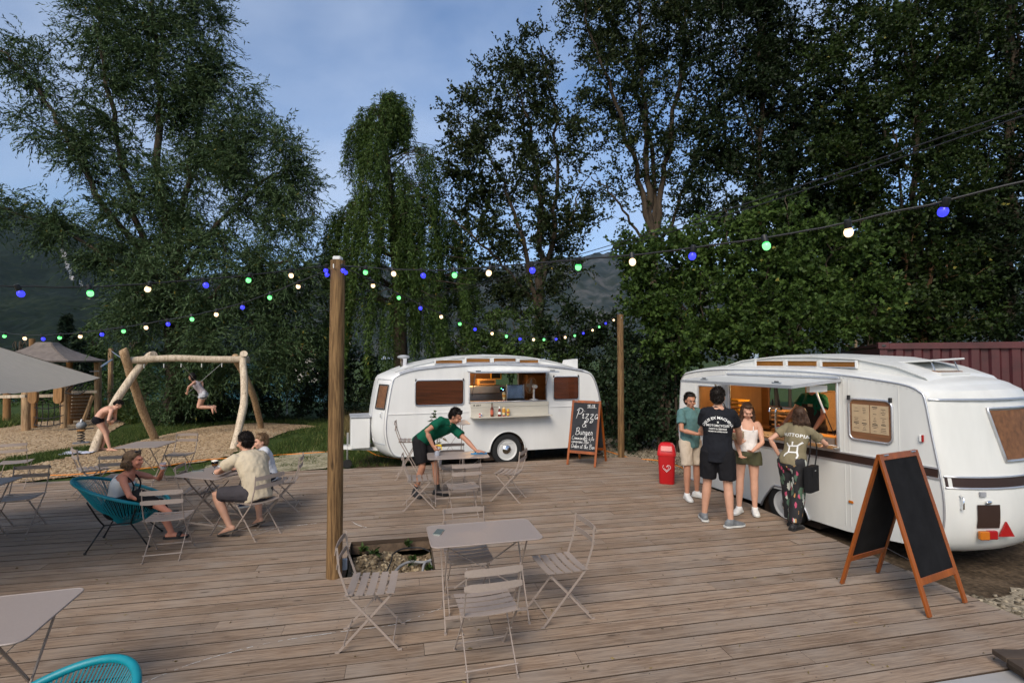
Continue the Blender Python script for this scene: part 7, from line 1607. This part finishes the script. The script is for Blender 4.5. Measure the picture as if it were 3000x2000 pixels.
# ---- 7: woman in the string chair
f = Fig('woman in white top and black dungarees sitting in the teal string chair', (-4.84, 6.46, 0), 12, 1.66, True, 'skin_red')
f.pose(pelvis=(0, -.08, .47), neck=(.0, .06, .93), twist=.0, bend=.05, hands=((-.04, .42, .93), (.2, .42, .6)), elbows=((-.8, .1, -.8), (1, -.2, -.5)), feet=((-.1, .52, 0), (.24, .62, .36)), toes=((-.05, 1, 0), (.35, .9, .3)), knees=((-.1, .5, 1), (.35, .3, 1)), head=(.15, 1, .04), curl=(1.0, .4), palm=((1, .2, 0), (0, 0, -1)), hdir=((.3, .3, .9), (.2, 1, -.2)))
f.body(); f.shirt(cm, .0, 0, .012, 'tank_top', .8); dg_ = cloth('black_dungaree', (.011, .011, .012)); f.shorts(dg_, 1.55, .02, 1.3, .36, 'dungarees', tf=.022)
for sx in (-1, 1): MB().tube(smooth_path([f.pel.lerp(f.nk, .35) + f.X * sx * .09 + f.Fw * .115, f.pel.lerp(f.nk, .72) + f.X * sx * .085 + f.Fw * .122, f.nk + f.X * sx * .09 - f.up * .035, f.pel.lerp(f.nk, .75) + f.X * sx * .07 - f.Fw * .125, f.pel.lerp(f.nk, .3) + f.X * sx * .02 - f.Fw * .12], 5), .016, 6, flat=.4).build('dungaree_strap', dg_, f.t)
for i in (0, 1): f.sole(i, .025, 'shoe_black', 'sandal'); fuse(rings([f.an[i] + f.toe[i] * .07 - Vector((0, 0, .035)), f.an[i] + f.toe[i] * .12 - Vector((0, 0, .045))], [(.05, .045), (.05, .036)], f.hx, 12, 0), 'sandal_strap', 'shoe_black', f.t)
f.hair('hair_streak', 1.1, extra=long_hair(.07, wave=1.5)); sg = MB()
for sx in (-1, 1): sg.ell((sx * .033, .055, .115), (.028, .02, .012), 8, 6, f.HM)
sg.build('sunglasses', 'phone_black', f.t)
Mw = Matrix.Translation(f.t.location) @ Matrix.Rotation(f.t.rotation_euler.z, 4, 'Z'); gw = Mw @ f.grip[0]; cu = thing('drinking_cup', 'small clear cup held up by the seated woman', 'cup', gw - Vector((0, 0, .03))); MB().lathe([(.028, 0), (.036, .08), (.034, .08), (.026, .004)], 14).build('cup', 'clear_plastic', cu, smooth=40); MB().lathe([(0, .003), (.027, .005), (.032, .055), (0, .055)], 12).build('drink', 'mayo', cu)

# ---- 8: seated man
f = Fig('man in beige T-shirt and grey shorts sitting at the table', (-3.42, 6.86, 0), 150, 1.8, sk='skin_a')
f.pose(pelvis=(0, -.06, .53), neck=(.0, .17, 1.0), bend=.06, hands=((-.06, .5, .765), (.16, .45, .765)), elbows=((-1, -.1, -.2), (1, -.1, -.2)), feet=((-.25, .12, .06), (.17, .14, .05)), toes=((-.2, 1, -.35), (.2, 1, -.35)), knees=((-.55, 1, .5), (.45, 1, .5)), head=(-.15, 1, -.2), curl=(.3, .3), palm=((0, 0, -1), (0, 0, -1)), hdir=((.9, .5, 0), (-.9, .5, 0)))
f.body(); f.shirt(cloth('beige_tee', (.5, .425, .31), .06), -.22, .6, .03); f.shorts(cloth('grey_short', (.05, .045, .05)), .9, .026, 1.3, .1)
for i in (0, 1): f.sole(i, .02, 'flipflop', 'flip_flop'); MB().tube([f.an[i] + f.toe[i] * .13 - Vector((0, 0, .04)), f.an[i] + f.toe[i] * .05 + f.hx * .05 - Vector((0, 0, .055))], .006, 5).build('flip_flop_strap', 'flipflop', f.t)
f.hair('hair_dark', .985)

# ---- 9: boy
f = Fig('boy in pale grey T-shirt sitting beyond the seated man', (-3.7, 7.85, 0), 207, 1.42, sk='skin_c')
f.pose(pelvis=(0, -.03, .66), neck=(.02, .1, 1.14), twist=.2, hands=((-.02, .28, 1.17), (.2, .2, .86)), elbows=((-1, 0, -.8), (1, -.2, -.5)), feet=((-.1, .3, .15), (.12, .32, .14)), knees=((0, 1, .5), (0, 1, .5)), head=(-.25, 1, -.02), curl=(.9, .4), palm=((.3, -.6, 0), (0, 0, -1)))
f.body(); f.shirt(cloth('pale_tee', (.5, .52, .56), .05), -.2, .6, .024); f.shorts(cloth('navy_short', (.012, .018, .03)), .9, .022, 1.3, .1); f.shoes('blue_shoe' if 'blue_shoe' in MATS else cloth('blue_shoe', (.02, .03, .07))); f.hair('hair_fair', 1.02, front=.008)

# ---- 10: bare-chested man
p10 = G(298, 1321, GZ + .04); f = Fig('bare-chested man in black swim trunks bending by the swing', p10, 25, 1.75, sk='skin_c', vox=.012)
f.pose(pelvis=(0, -.1, .88), neck=(.0, .28, 1.15), bend=.1, hands=((-.03, .22, .8), (.1, .2, .76)), elbows=((-1, 0, .2), (1, 0, .2)), feet=((-.1, -.02, 0), (.1, .2, 0)), head=(.1, .55, -.9), tilt=(0, 1, .4), knees=((0, 1, 0), (0, 1, 0)), curl=(.8, .8)); f.body(); f.shorts(cloth('trunks', (.008, .008, .01)), .26, .012, 1.2, .13, 'swim_trunks'); f.hair('hair_dark', .99)
tw = MB().grid(lambda u, v: Vector(((u - .5) * .7, (v - .5) * .45, .05 + .05 * mnoise.noise(Vector((u * 4, v * 4, 7))))), 14, 10); tag(tw.build('beach_towel', mat('towel', (.4, .42, .5), .95, var=.5, scale=9), None, G(228, 1330, GZ + .03), .3, smooth=True), 'crumpled pale towel on the grass by the man in trunks', 'towel')

# ---- 11: woman on the swing
p11 = AT(596, 1150, 16.0); f = Fig('young woman in pale top and shorts riding high on the swing', (p11.x, p11.y, p11.z - .95), 205, 1.68, True, 'skin_c', .012)
f.pose(pelvis=(0, 0, .95), neck=(.0, .27, 1.37), hands=((-.24, .42, 1.02), (.26, .05, 1.12)), elbows=((-1, .1, .3), (1, -.5, .2)), feet=((-.08, -.3, .42), (.1, -.34, .44)), toes=((0, -.3, -1), (0, -.5, -1)), knees=((0, 1, -.4), (0, 1, -.4)), head=(.15, .9, -.45), tilt=(0, .4, 1), curl=(1.1, 1.1)); f.body(); f.shirt(cloth('lace_top', (.42, .36, .37)), .0, 0, .014, 'sleeveless_top', .93); f.shorts(cloth('pale_short', (.5, .5, .52)), .35, .02, 1.4, .16); f.hair('hair_dark', 1.03, extra=long_hair(.12))
SWING_W = f; SWING_P = Matrix.Translation(f.t.location) @ Matrix.Rotation(f.t.rotation_euler.z, 4, 'Z')
# ================================================================== PLAYGROUND, LIGHTS, CABLES
def log(pts, r, seed, m, name, parent, n=10, wob=.03):
    P = smooth_path(pts, 6); q = [p + Vector((mnoise.noise(Vector((i * .35, seed, 0))), mnoise.noise(Vector((i * .35, seed, 7))), 0)) * wob for i, p in enumerate(P)]
    rs = [r * (1 + .1 * mnoise.noise(Vector((i * .3, seed, 3)))) for i in range(len(q))]; return MB().tube(q, rs, n).build(name, m, parent, smooth=40)
mat('rope', (.02, .02, .022), .9); mat('chain_steel', (.35, .36, .38), .4, .8)
# --- swing
LF = G(457, 1292, GZ); LB = G(270, 1328, GZ); RF = G(682, 1322, GZ); RB = G(766, 1266, GZ + .12)
BL = AT(388, 1056, (LF.y + LB.y) / 2 - .1); BR = AT(722, 1053, 15.7)
for p in (LF, LB, RF, RB): p.z = ground_z(p.x, p.y) - .05
sw = thing('log_swing', 'swing frame of crooked peeled logs over the wood chips', 'swing', (0, 0, 0))
def thru(a, b, ex): d = (b - a).normalized(); return b + d * ex
xl = BL + Vector((.12, -.1, .1)); xr = BR + Vector((-.05, -.05, .08))
log([LF, LF.lerp(BL, .5) + Vector((-.12, -.05, 0)), BL + Vector((-.05, -.17, .0)), BL + Vector((-.12, -.22, .32))], .112, 1, 'log_wood', 'leg', sw)
log([LB, LB.lerp(BL, .5), BL + Vector((.22, .2, 0)), BL + Vector((.42, .3, .18))], .108, 2, 'pale_log', 'leg', sw)
log([RF, RF.lerp(BR, .5) + Vector((.12, 0, 0)), BR + Vector((-.0, -.2, -.05)), BR + Vector((.05, -.25, .18))], .102, 3, 'pale_log', 'leg', sw)
log([RB, RB.lerp(BR, .5) + Vector((-.02, 0, 0)), BR + Vector((-.35, .17, -.1)), BR + Vector((-.45, .2, .08))], .102, 4, 'log_wood', 'leg', sw)
log([BL + (BL - BR).normalized() * .12, BL.lerp(BR, .33) + Vector((0, 0, .06)), BL.lerp(BR, .66) + Vector((0, 0, .02)), BR + (BR - BL).normalized() * .08], .105, 5, 'pale_log', 'beam', sw)
def W_(p): return SWING_P @ Vector(p)
hL, hR = W_(SWING_W.grip[0]), W_(SWING_W.grip[1]); seat_c = W_(SWING_W.pel + Vector((0, -.02, -.1)))
for t_, h_ in ((.42, hR), (.78, hL)):
    a = BL.lerp(BR, t_) + Vector((0, 0, -.1)); MB().tube([a, h_, seat_c + (h_ - seat_c) * .2], .008, 5).build('chain', 'chain_steel', sw)
for t_ in (.1, .27, .42, .6, .78): MB().tube([BL.lerp(BR, t_) + Vector((0, 0, -.1)), BL.lerp(BR, t_) + Vector((0, 0, -.22))], .018, 6).build('hanger', 'steel', sw)
MB().box(seat_c, (.46, .18, .03), rotz(R_(205 - 90)), .01).build('seat', 'black_rubber', sw)
# --- climbing frame
cf = thing('climbing_frame', 'timber climbing frame with slatted roof, nets and sloping board', 'climbing frame', (0, 0, 0))
def tp(px, pb, ptop, r, Y=None, m='play_wood'):
    b = G(px, pb, GZ); b.z = ground_z(b.x, b.y) - .05; t = AT(px, ptop, b.y); log([b, b.lerp(t, .5), t], r, px, m, 'post', cf, wob=.015); return b, t
a_ = tp(76, 1264, 1120, .13, m='log_wood'); b__ = tp(98, 1256, 1100, .12); c__ = tp(186, 1256, 1085, .11, m='log_wood'); d__ = tp(204, 1244, 1060, .11); e__ = tp(287, 1238, 1061, .13, m='log_wood'); g__ = tp(94, 1240, 992, .1); h__ = tp(20, 1244, 1060, .12)
# roof
ra = AT(95, 1008, 19.3); w_, zr0 = 1.3, AT(95, 1062, 19.3).z; c0 = Vector((ra.x + .3, 19.6, 0))
rows_ = 8
for sgn in range(4):
    Rm = rotz(sgn * math.pi / 2 + .25)
    for k in range(rows_):
        t0, t1 = k / rows_, (k + 1.12) / rows_; prof = lambda t: (ra.z + .03 - (ra.z - zr0) * (t ** .8), .22 + (w_ - .22) * t ** 1.15)
        (z0, s0), (z1, s1) = prof(t0), prof(t1)
        vs = [Vector((-s0, s0, z0)), Vector((s0, s0, z0)), Vector((s1, s1, z1)), Vector((-s1, s1, z1))]; vs = vs + [v + Vector((0, .03, .05)) for v in vs]
        MB().add([Rm @ v + c0 for v in vs], [(0, 1, 2, 3), (7, 6, 5, 4), (3, 2, 6, 7), (0, 3, 7, 4), (1, 5, 6, 2), (0, 4, 5, 1)]).build('roof_board', mat('roof_slat', (.15, .125, .11), .85, var=.25, scale=6), cf)
# beams, paddles, ropes
z1_ = AT(100, 1160, 18).z
for p, q in ((AT(-60, 1163, 17.6), AT(76, 1160, 17.7)), (AT(100, 1160, 18), AT(180, 1158, 18.4)), (AT(210, 1148, 19.6), AT(284, 1147, 20))): MB().bar(p, q, .1, .1).build('beam', 'pale_log', cf)
for px in (98, 172): p = AT(px, 1155, 17.6); MB().prism(rrect(.3, .62, .14), -.05, .05, Matrix.Translation(p) @ Matrix.Rotation(R_(90), 4, 'X')).build('paddle', 'play_wood', cf)
net = MB()
for i in range(5): net.tube(smooth_path([AT(106 + i * 18, 1180, 18.2), AT(108 + i * 17, 1215, 18.2), AT(100 + i * 19, 1246, 18.2)], 3), .018, 4)
for y_ in (1190, 1219, 1241): net.tube(smooth_path([AT(100, y_ + 3, 18.2), AT(140, y_ + 7, 18.2), AT(185, y_ - 3, 18.2)], 4), .018, 4)
for i in range(5): net.tube([AT(192 + i * 12, 1145, 19), AT(215 + i * 10, 1122 + i, 19)], .018, 4)
net.tube(smooth_path([AT(190, 1150, 19), AT(230, 1155, 19), AT(255, 1140, 19)], 4), .02, 4)
net.build('net_ropes', 'rope', cf)['kind'] = 'stuff'
pl_ = []
q00, q10, q01, q11 = AT(208, 1232, 19.4), AT(262, 1230, 20.6), AT(214, 1152, 19.2), AT(273, 1150, 20.4)
for k in range(8):
    t0, t1 = k / 8 + .006, (k + 1) / 8 - .006; A, B, C_, D_ = q00.lerp(q01, t0), q10.lerp(q11, t0), q10.lerp(q11, t1), q00.lerp(q01, t1); of = Vector((-.04, .06, 0))
    MB().add([A, B, C_, D_, A + of, B + of, C_ + of, D_ + of], [(0, 1, 2, 3), (7, 6, 5, 4), (3, 2, 6, 7), (0, 3, 7, 4), (1, 5, 6, 2), (0, 4, 5, 1)]).build('climbing_board', 'play_wood', cf)
    MB().bar(D_ + Vector((.0, -.03, 0)), C_ + Vector((0, -.03, 0)), .03, .03).build('batten', 'pale_log', cf)
MB().bar(AT(242, 1238, 19.6), AT(272, 1158, 19.9), .1, .09).build('diagonal_brace', 'log_wood', cf)
MB().tube([AT(262, 1088, 20), AT(290, 1087, 20.2)], .03, 6).build('rail', 'chain_steel', cf); MB().tube([AT(296, 1074, 20.2), AT(327, 1053, 21.5)], .035, 6).build('rail', 'chain_steel', cf)
# lone pole with ropes
pb_ = AT(324, 1200, 22); pb_.z = ground_z(pb_.x, pb_.y); pt_ = AT(325, 1020, 22); tpole = thing('tall_pole', 'slim tall pole standing between climbing frame and swing', 'pole', (0, 0, 0)); log([pb_, pb_.lerp(pt_, .5), pt_], .1, 6, 'log_wood', 'pole', tpole, 8, .01); MB().tube(smooth_path([pt_ + Vector((0, 0, -.1)), AT(350, 1045, 21), AT(384, 1063, 19)], 4), .02, 5).build('rope', 'chain_steel', tpole)
# spring rider
sp = G(237, 1298, GZ + .02); sr = thing('spring_rider', 'small grey spring rocker on the wood chips', 'spring rider', sp, .6)
MB().prism(rrect(.4, .28, .05), 0, .03).build('base_plate', 'steel', sr); MB().tube([Vector((.085 * math.cos(k * .5), .085 * math.sin(k * .5), .04 + k * .0065)) for k in range(50)], .016, 6).build('spring', 'black_rubber', sr, smooth=True)
MB().box((0, 0, .4), (.2, .3, .06), bev=.02).build('seat', 'play_wood', sr); hd_ = MB().ell((0, -.02, .55), (.13, .17, .12), 14, 10).build('head', mat('rider_grey', (.2, .21, .22), .5), sr, smooth=True); MB().tube([(-.3, 0, .44), (.3, 0, .44)], .02, 6).build('foot_bar', 'black_metal', sr); MB().tube(smooth_path([(0, -.12, .65), (0, .0, .72), (0, .14, .66)], 4), .025, 8).build('ear', 'white_plastic', sr, smooth=True)
# --- parasol
ps = thing('parasol', 'large beige square parasol reaching in from the left edge', 'parasol', (-6.84, 4.86, 0)); cc = Vector((-6.84, 4.86, 0)); az = math.atan2(7.6 - 4.86, -6.1 + 6.84); R0 = Vector((-6.1 + 6.84, 7.6 - 4.86, 0)).length
mat('canopy', (.42, .37, .3), .8, var=.06, scale=12, bump=.08, bscale=120)
def can(u, v, k):
    a0, a1 = az + k * math.pi / 2, az + (k + 1) * math.pi / 2; A = Vector((math.cos(a0), math.sin(a0), 0)) * R0; B = Vector((math.cos(a1), math.sin(a1), 0)) * R0
    e = A.lerp(B, u); sag = .1 * math.sin(math.pi * u) * v; p = e * v * (1 - .05 * math.sin(math.pi * u)); p.z = 2.95 - .93 * v ** 1.08 - sag * .6 + .012 * mnoise.noise(Vector((u * 14, v * 2, k))) * v; return p
for k in range(4): MB().grid(lambda u, v: can(u, v, k), 22, 14).build('canopy_panel', 'canopy', ps, smooth=True)
MB().tube([(0, 0, 0), (0, 0, 2.95)], .04, 10).build('pole', 'aluminium', ps); MB().prism(rrect(.9, .9, .05), 0, .08).build('base', 'van_grey', ps)
for k in range(4): MB().tube([(0, 0, 2.9), can(0, .985, k) + Vector((0, 0, -.03))], .014, 5).build('rib', 'aluminium', ps)
# --- string lights
COLS = {'w': ('bulb_warm', (.6, .4, .2), (1.0, .66, .32), 1.1), 'g': ('bulb_green', (.03, .35, .08), (.03, .8, .1), .9), 'b': ('bulb_blue', (.03, .03, .4), (.025, .02, .9), .7)}
for n_, c_, e_, s_ in COLS.values(): mat(n_, c_, .3, emit=e_, estr=s_); mat(n_ + '_core', c_, .3, emit=(.03, .035, .95) if 'blue' in n_ else tuple(.16 + .84 * x for x in e_), estr=1.5)
mat('cable_black', (.01, .01, .012), .5)
soc = MB().lathe([(.012, .02), (.019, .015), (.02, -.03), (.017, -.035)], 10).mesh('socket', 40); soc.materials.append(MATS['cable_black'])
glb = {}
for k_, q in COLS.items():
    g_ = MB().lathe([(.012, -.03), (.018, -.036), (.0235, -.046), (.0255, -.058), (.0235, -.07), (.0175, -.08), (.009, -.0855), (0, -.087)], 12).mesh('bulb', True); g_.materials.append(MATS[q[0]]); g_.materials.append(MATS[q[0] + '_core'])
    for p_ in g_.polygons: p_.material_index = 1 if p_.center.z < -.052 else 0
    glb[k_] = g_
def string(label, pts, order, step, first=.05, seed=0):
    st = thing('string_lights', label, 'string lights', (0, 0, 0), 0, 'strings of coloured bulbs'); P = smooth_path(pts, 16); r = random.Random(seed)
    P = [p + Vector((0, 0, .008 * mnoise.noise(Vector((i * .6, seed, 0))))) for i, p in enumerate(P)]
    MB().tube(P, .006, 6).build('cable', 'cable_black', st, smooth=True)
    acc = 0; nxt = first; k = 0
    for a, b_ in zip(P, P[1:]):
        l = (b_ - a).length
        while acc + l >= nxt:
            p = a.lerp(b_, (nxt - acc) / l); o = link('bulb', glb[order[k % 3]], None, st, p); o.rotation_euler = (r.uniform(-.35, .35), r.uniform(-.3, .3), r.uniform(0, 6)); o.scale = (.9, .9, .9); s_ = link('socket', soc, None, o); k += 1; nxt += step
        acc += l
T1 = Vector((P1.x, P1.y - .09, 3.29)); T2 = Vector((P2.x - .05, P2.y - .09, 3.33))
def V3(x, y, z): return Vector((x, y, z))
string('string of bulbs running from the thick post to the upper left edge', [T1 + V3(-.06, 0, 0), V3(-2.75, 4.5, 3.0), V3(-3.55, 3.66, 2.82), V3(-4.7, 2.5, 2.85), V3(-6.5, .7, 3.2)], 'bwg', .4, .03, 1)
string('lower string of bulbs running left from the thick post past the parasol', [T1 + V3(-.05, .06, -.02), V3(-3.2, 5.9, 2.92), V3(-4.6, 6.4, 2.74), V3(-6.0, 6.9, 2.64), V3(-7.3, 7.35, 2.68), V3(-9.5, 8.1, 3.1)], 'bwg', .405, .05, 2)
string('string of bulbs crossing to the upper right edge above the bar caravan', [T1 + V3(.06, 0, 0), V3(-.75, 4.6, 3.1), V3(.26, 3.85, 3.03), V3(1.17, 3.19, 3.0), V3(2.08, 2.53, 3.07), V3(4.2, 1.0, 3.45)], 'bgw', .409, .03, 3)
mid_ = (T1 + T2) / 2
string('sagging string of bulbs between the two wooden posts', [T1 + V3(.07, .05, 0), T1.lerp(T2, .25) + V3(0, 0, -.45), mid_ + V3(0, 0, -.63), T1.lerp(T2, .75) + V3(0, 0, -.46), T2], 'bwg', .4, .03, 4)
# overhead wires
for k in range(2): tag(MB().tube(smooth_path([V3(-16, 36, 5.0), V3(-12 + .1 * k, 30, 4.75 - .03 * k), V3(-3.5, 17.5, 4.3 - .05 * k), V3(2 + .06 * k, 9.4, 4.45 - .06 * k), V3(5 + .05 * k, 5, 4.75 - .05 * k), V3(9, -1, 5.4)], 12), .008, 5).build('overhead_wire', 'cable_black', smooth=True), ('upper of two black wires crossing above the bar caravan', 'lower of two black wires crossing above the bar caravan')[k], 'wire')
# orange cable on the ground
mat('orange_cable', (.65, .2, .01), .5)
def gc(*pts): return [G(x, y, GZ) + Vector((0, 0, .05)) for x, y in pts]
tag(MB().tube(smooth_path(gc((-260, 1450), (60, 1404), (215, 1396), (333, 1385), (430, 1377), (500, 1368), (575, 1355), (670, 1347), (745, 1345), (810, 1338), (905, 1332), (1000, 1325), (1060, 1318), (1110, 1340), (1200, 1352)), 6), .014, 6).build('orange_cable', 'orange_cable', smooth=True), 'orange power cable lying along the far edge of the deck', 'cable')
tag(MB().tube(smooth_path(gc((1700, 1315), (1760, 1322), (1812, 1336), (1855, 1348), (1925, 1354), (1990, 1372), (2030, 1395)), 6), .014, 6).build('orange_cable', 'orange_cable', smooth=True), 'orange power cable on the gravel by the red bin', 'cable')
# far houses on the hillside
mat('house_wall', (.55, .52, .47), .8); mat('house_roof', (.3, .1, .06), .8); mat('house_window', (.04, .045, .05), .3)
def house(px, py, Y, w, label):
    p = AT(px, py, Y); t = thing('house', label, 'house', p, .3, 'small houses on the far slope'); MB().box((0, 0, w * .3), (w, w * .7, w * .6)).build('wall', 'house_wall', t); h = w * .6
    MB().add([(-w * .55, -w * .42, h), (w * .55, -w * .42, h), (w * .55, w * .42, h), (-w * .55, w * .42, h), (-w * .55, 0, h + w * .3), (w * .55, 0, h + w * .3)], [(0, 1, 5, 4), (2, 3, 4, 5), (0, 4, 3), (1, 2, 5)]).build('roof', 'house_roof', t)
    for x in (-.28, 0, .28): MB().box((x * w, -w * .352, h * .55), (w * .1, w * .02, h * .3)).build('window', 'house_window', t)
house(398, 876, 700, 11, 'left white house with red roof on the hill behind the willow'); house(418, 880, 695, 9, 'right white house with red roof on the hill behind the willow'); house(1005, 1020, 330, 9, 'pale house glimpsed beside the weeping willow'); house(930, 1118, 60, 5, 'low brick-roofed house behind shrubs left of the post')
# white marker pole beyond the swing
mp_ = thing('marker_pole', 'thin white pole by the shrubs right of the swing', 'pole', (0, 0, 0)); b_ = AT(841, 1165, 23); MB().tube([b_ + Vector((0, 0, -.8)), AT(841, 1082, 23)], .04, 6).build('pole', 'label_white', mp_)
# plant behind the bending man
pp = thing('potted_plant', 'leafy green plant behind the bending man', 'plant', V3(-1.62, 11.05, 0)); r_ = np.random.default_rng(5); n_ = 60; MB().lathe([(.1, 0), (.14, .24), (.13, .24), (.09, .02)], 14).build('pot', 'van_grey', pp); st_ = MB().tube([(0, 0, .1), (.02, 0, .8), (-.03, 0, 1.2)], [.012, .008, .004], 5); st_.tube([(0, 0, .3), (-.1, 0, .8), (-.12, 0, 1.1)], [.01, .006, .003], 5); st_.build('stem', 'bush_leaf', pp)
Pq = np.stack([r_.normal(size=n_) * .06, r_.normal(size=n_) * .06, .45 + .75 * r_.random(n_)], 1); link('leaves', leaves_mesh('leaves', Pq, r_.normal(size=(n_, 3)) * np.array([1, 1, .4]), .12, .05, 6, .2, .3), 'bush_leaf', pp)
# --- lower step, bench box and spot at the bottom right
mat('grey_board', (.3, .29, .28), .8, var=.15, scale=6, stretch=(.2, 1, 1))
sg_ = thing('deck_step', 'grey weathered edge board along the near end of the deck', 'step', (0, 0, 0)); MB().bar(D(1.5, V0 - .07, -.02), D(4.6, V0 - .07, -.02), .13, .03).build('tread', 'grey_board', sg_); MB().bar(D(1.5, V0 - .12, -.1), D(4.6, V0 - .12, -.1), .025, .13).build('riser', 'joist', sg_)
sg_ = thing('deck_step', 'lower grey step in the bottom right corner', 'step', (0, 0, 0)); MB().bar(D(2.6, V0 - .6, -.1), D(5.6, V0 - .6, -.1), .4, .05).build('tread', 'grey_board', sg_); MB().bar(D(2.6, V0 - .42, -.2), D(5.6, V0 - .42, -.2), .03, .16).build('riser', 'joist', sg_)
wb = thing('wooden_platform', 'low dark timber platform corner with a recessed spot at the lower right edge', 'platform', D(4.28, V0 - .42, -.31), DA + R_(-14))
for k in range(4): MB().box((.72, .06 + k * .13, .4), (1.5, .122, .04), bev=.004).build('platform_plank', mat('dark_plank', (.06, .04, .026), .8, var=.3, scale=8, stretch=(.2, 1, 1)), wb)
MB().box((.74, .25, .19), (1.4, .44, .37)).build('platform_box', 'joist', wb); MB().lathe([(0, .425), (.028, .425), (.03, .42)], 16, Matrix.Translation((.32, .32, 0))).build('spot_lens', mat('spot_glow', (1, .8, .5), .4, emit=(1, .7, .35), estr=8), wb); MB().lathe([(.03, .42), (.038, .424), (.042, .42)], 16, Matrix.Translation((.32, .32, 0))).build('spot_ring', 'steel', wb)

# fallen leaves and crumbs on the boards
r_ = np.random.default_rng(44); n_ = 260; uu = -7 + 12.2 * r_.random(n_); vv = 3.1 + 8.1 * r_.random(n_) ** 1.3; Pq = np.array([tuple(D(u, v, .004)) for u, v in zip(uu, vv) if not (PIT[0] - .05 < u < PIT[1] + .05 and va - .05 < v < vb + .05)]); dq = np.concatenate([r_.normal(size=(len(Pq), 2)), np.full((len(Pq), 1), .12)], 1)
tag(link('fallen_leaves', leaves_mesh('fallen_leaves', Pq, dq, .035, .014, 45, -.05, .05), 'dry_grass'), 'tiny dry leaves and crumbs strewn over the deck boards', 'fallen leaves', None, 'stuff')
# ================================================================== AIR
hz = bpy.data.materials.new('haze_air'); hz.use_nodes = True; nt = hz.node_tree; nt.nodes.clear()
ho = nt.nodes.new('ShaderNodeOutputMaterial'); hv = nt.nodes.new('ShaderNodeVolumePrincipled'); hv.inputs['Color'].default_value = (.5, .66, 1.0, 1); hv.inputs['Density'].default_value = 2.2e-5; hv.inputs['Anisotropy'].default_value = 0.1
nt.links.new(hv.outputs[0], ho.inputs['Volume']); MATS['haze_air'] = hz
tag(MB().box((0, 5800, 498), (19000, 12600, 1006)).build('haze', 'haze_air'), 'thin evening haze filling the valley', 'haze', None, 'stuff')
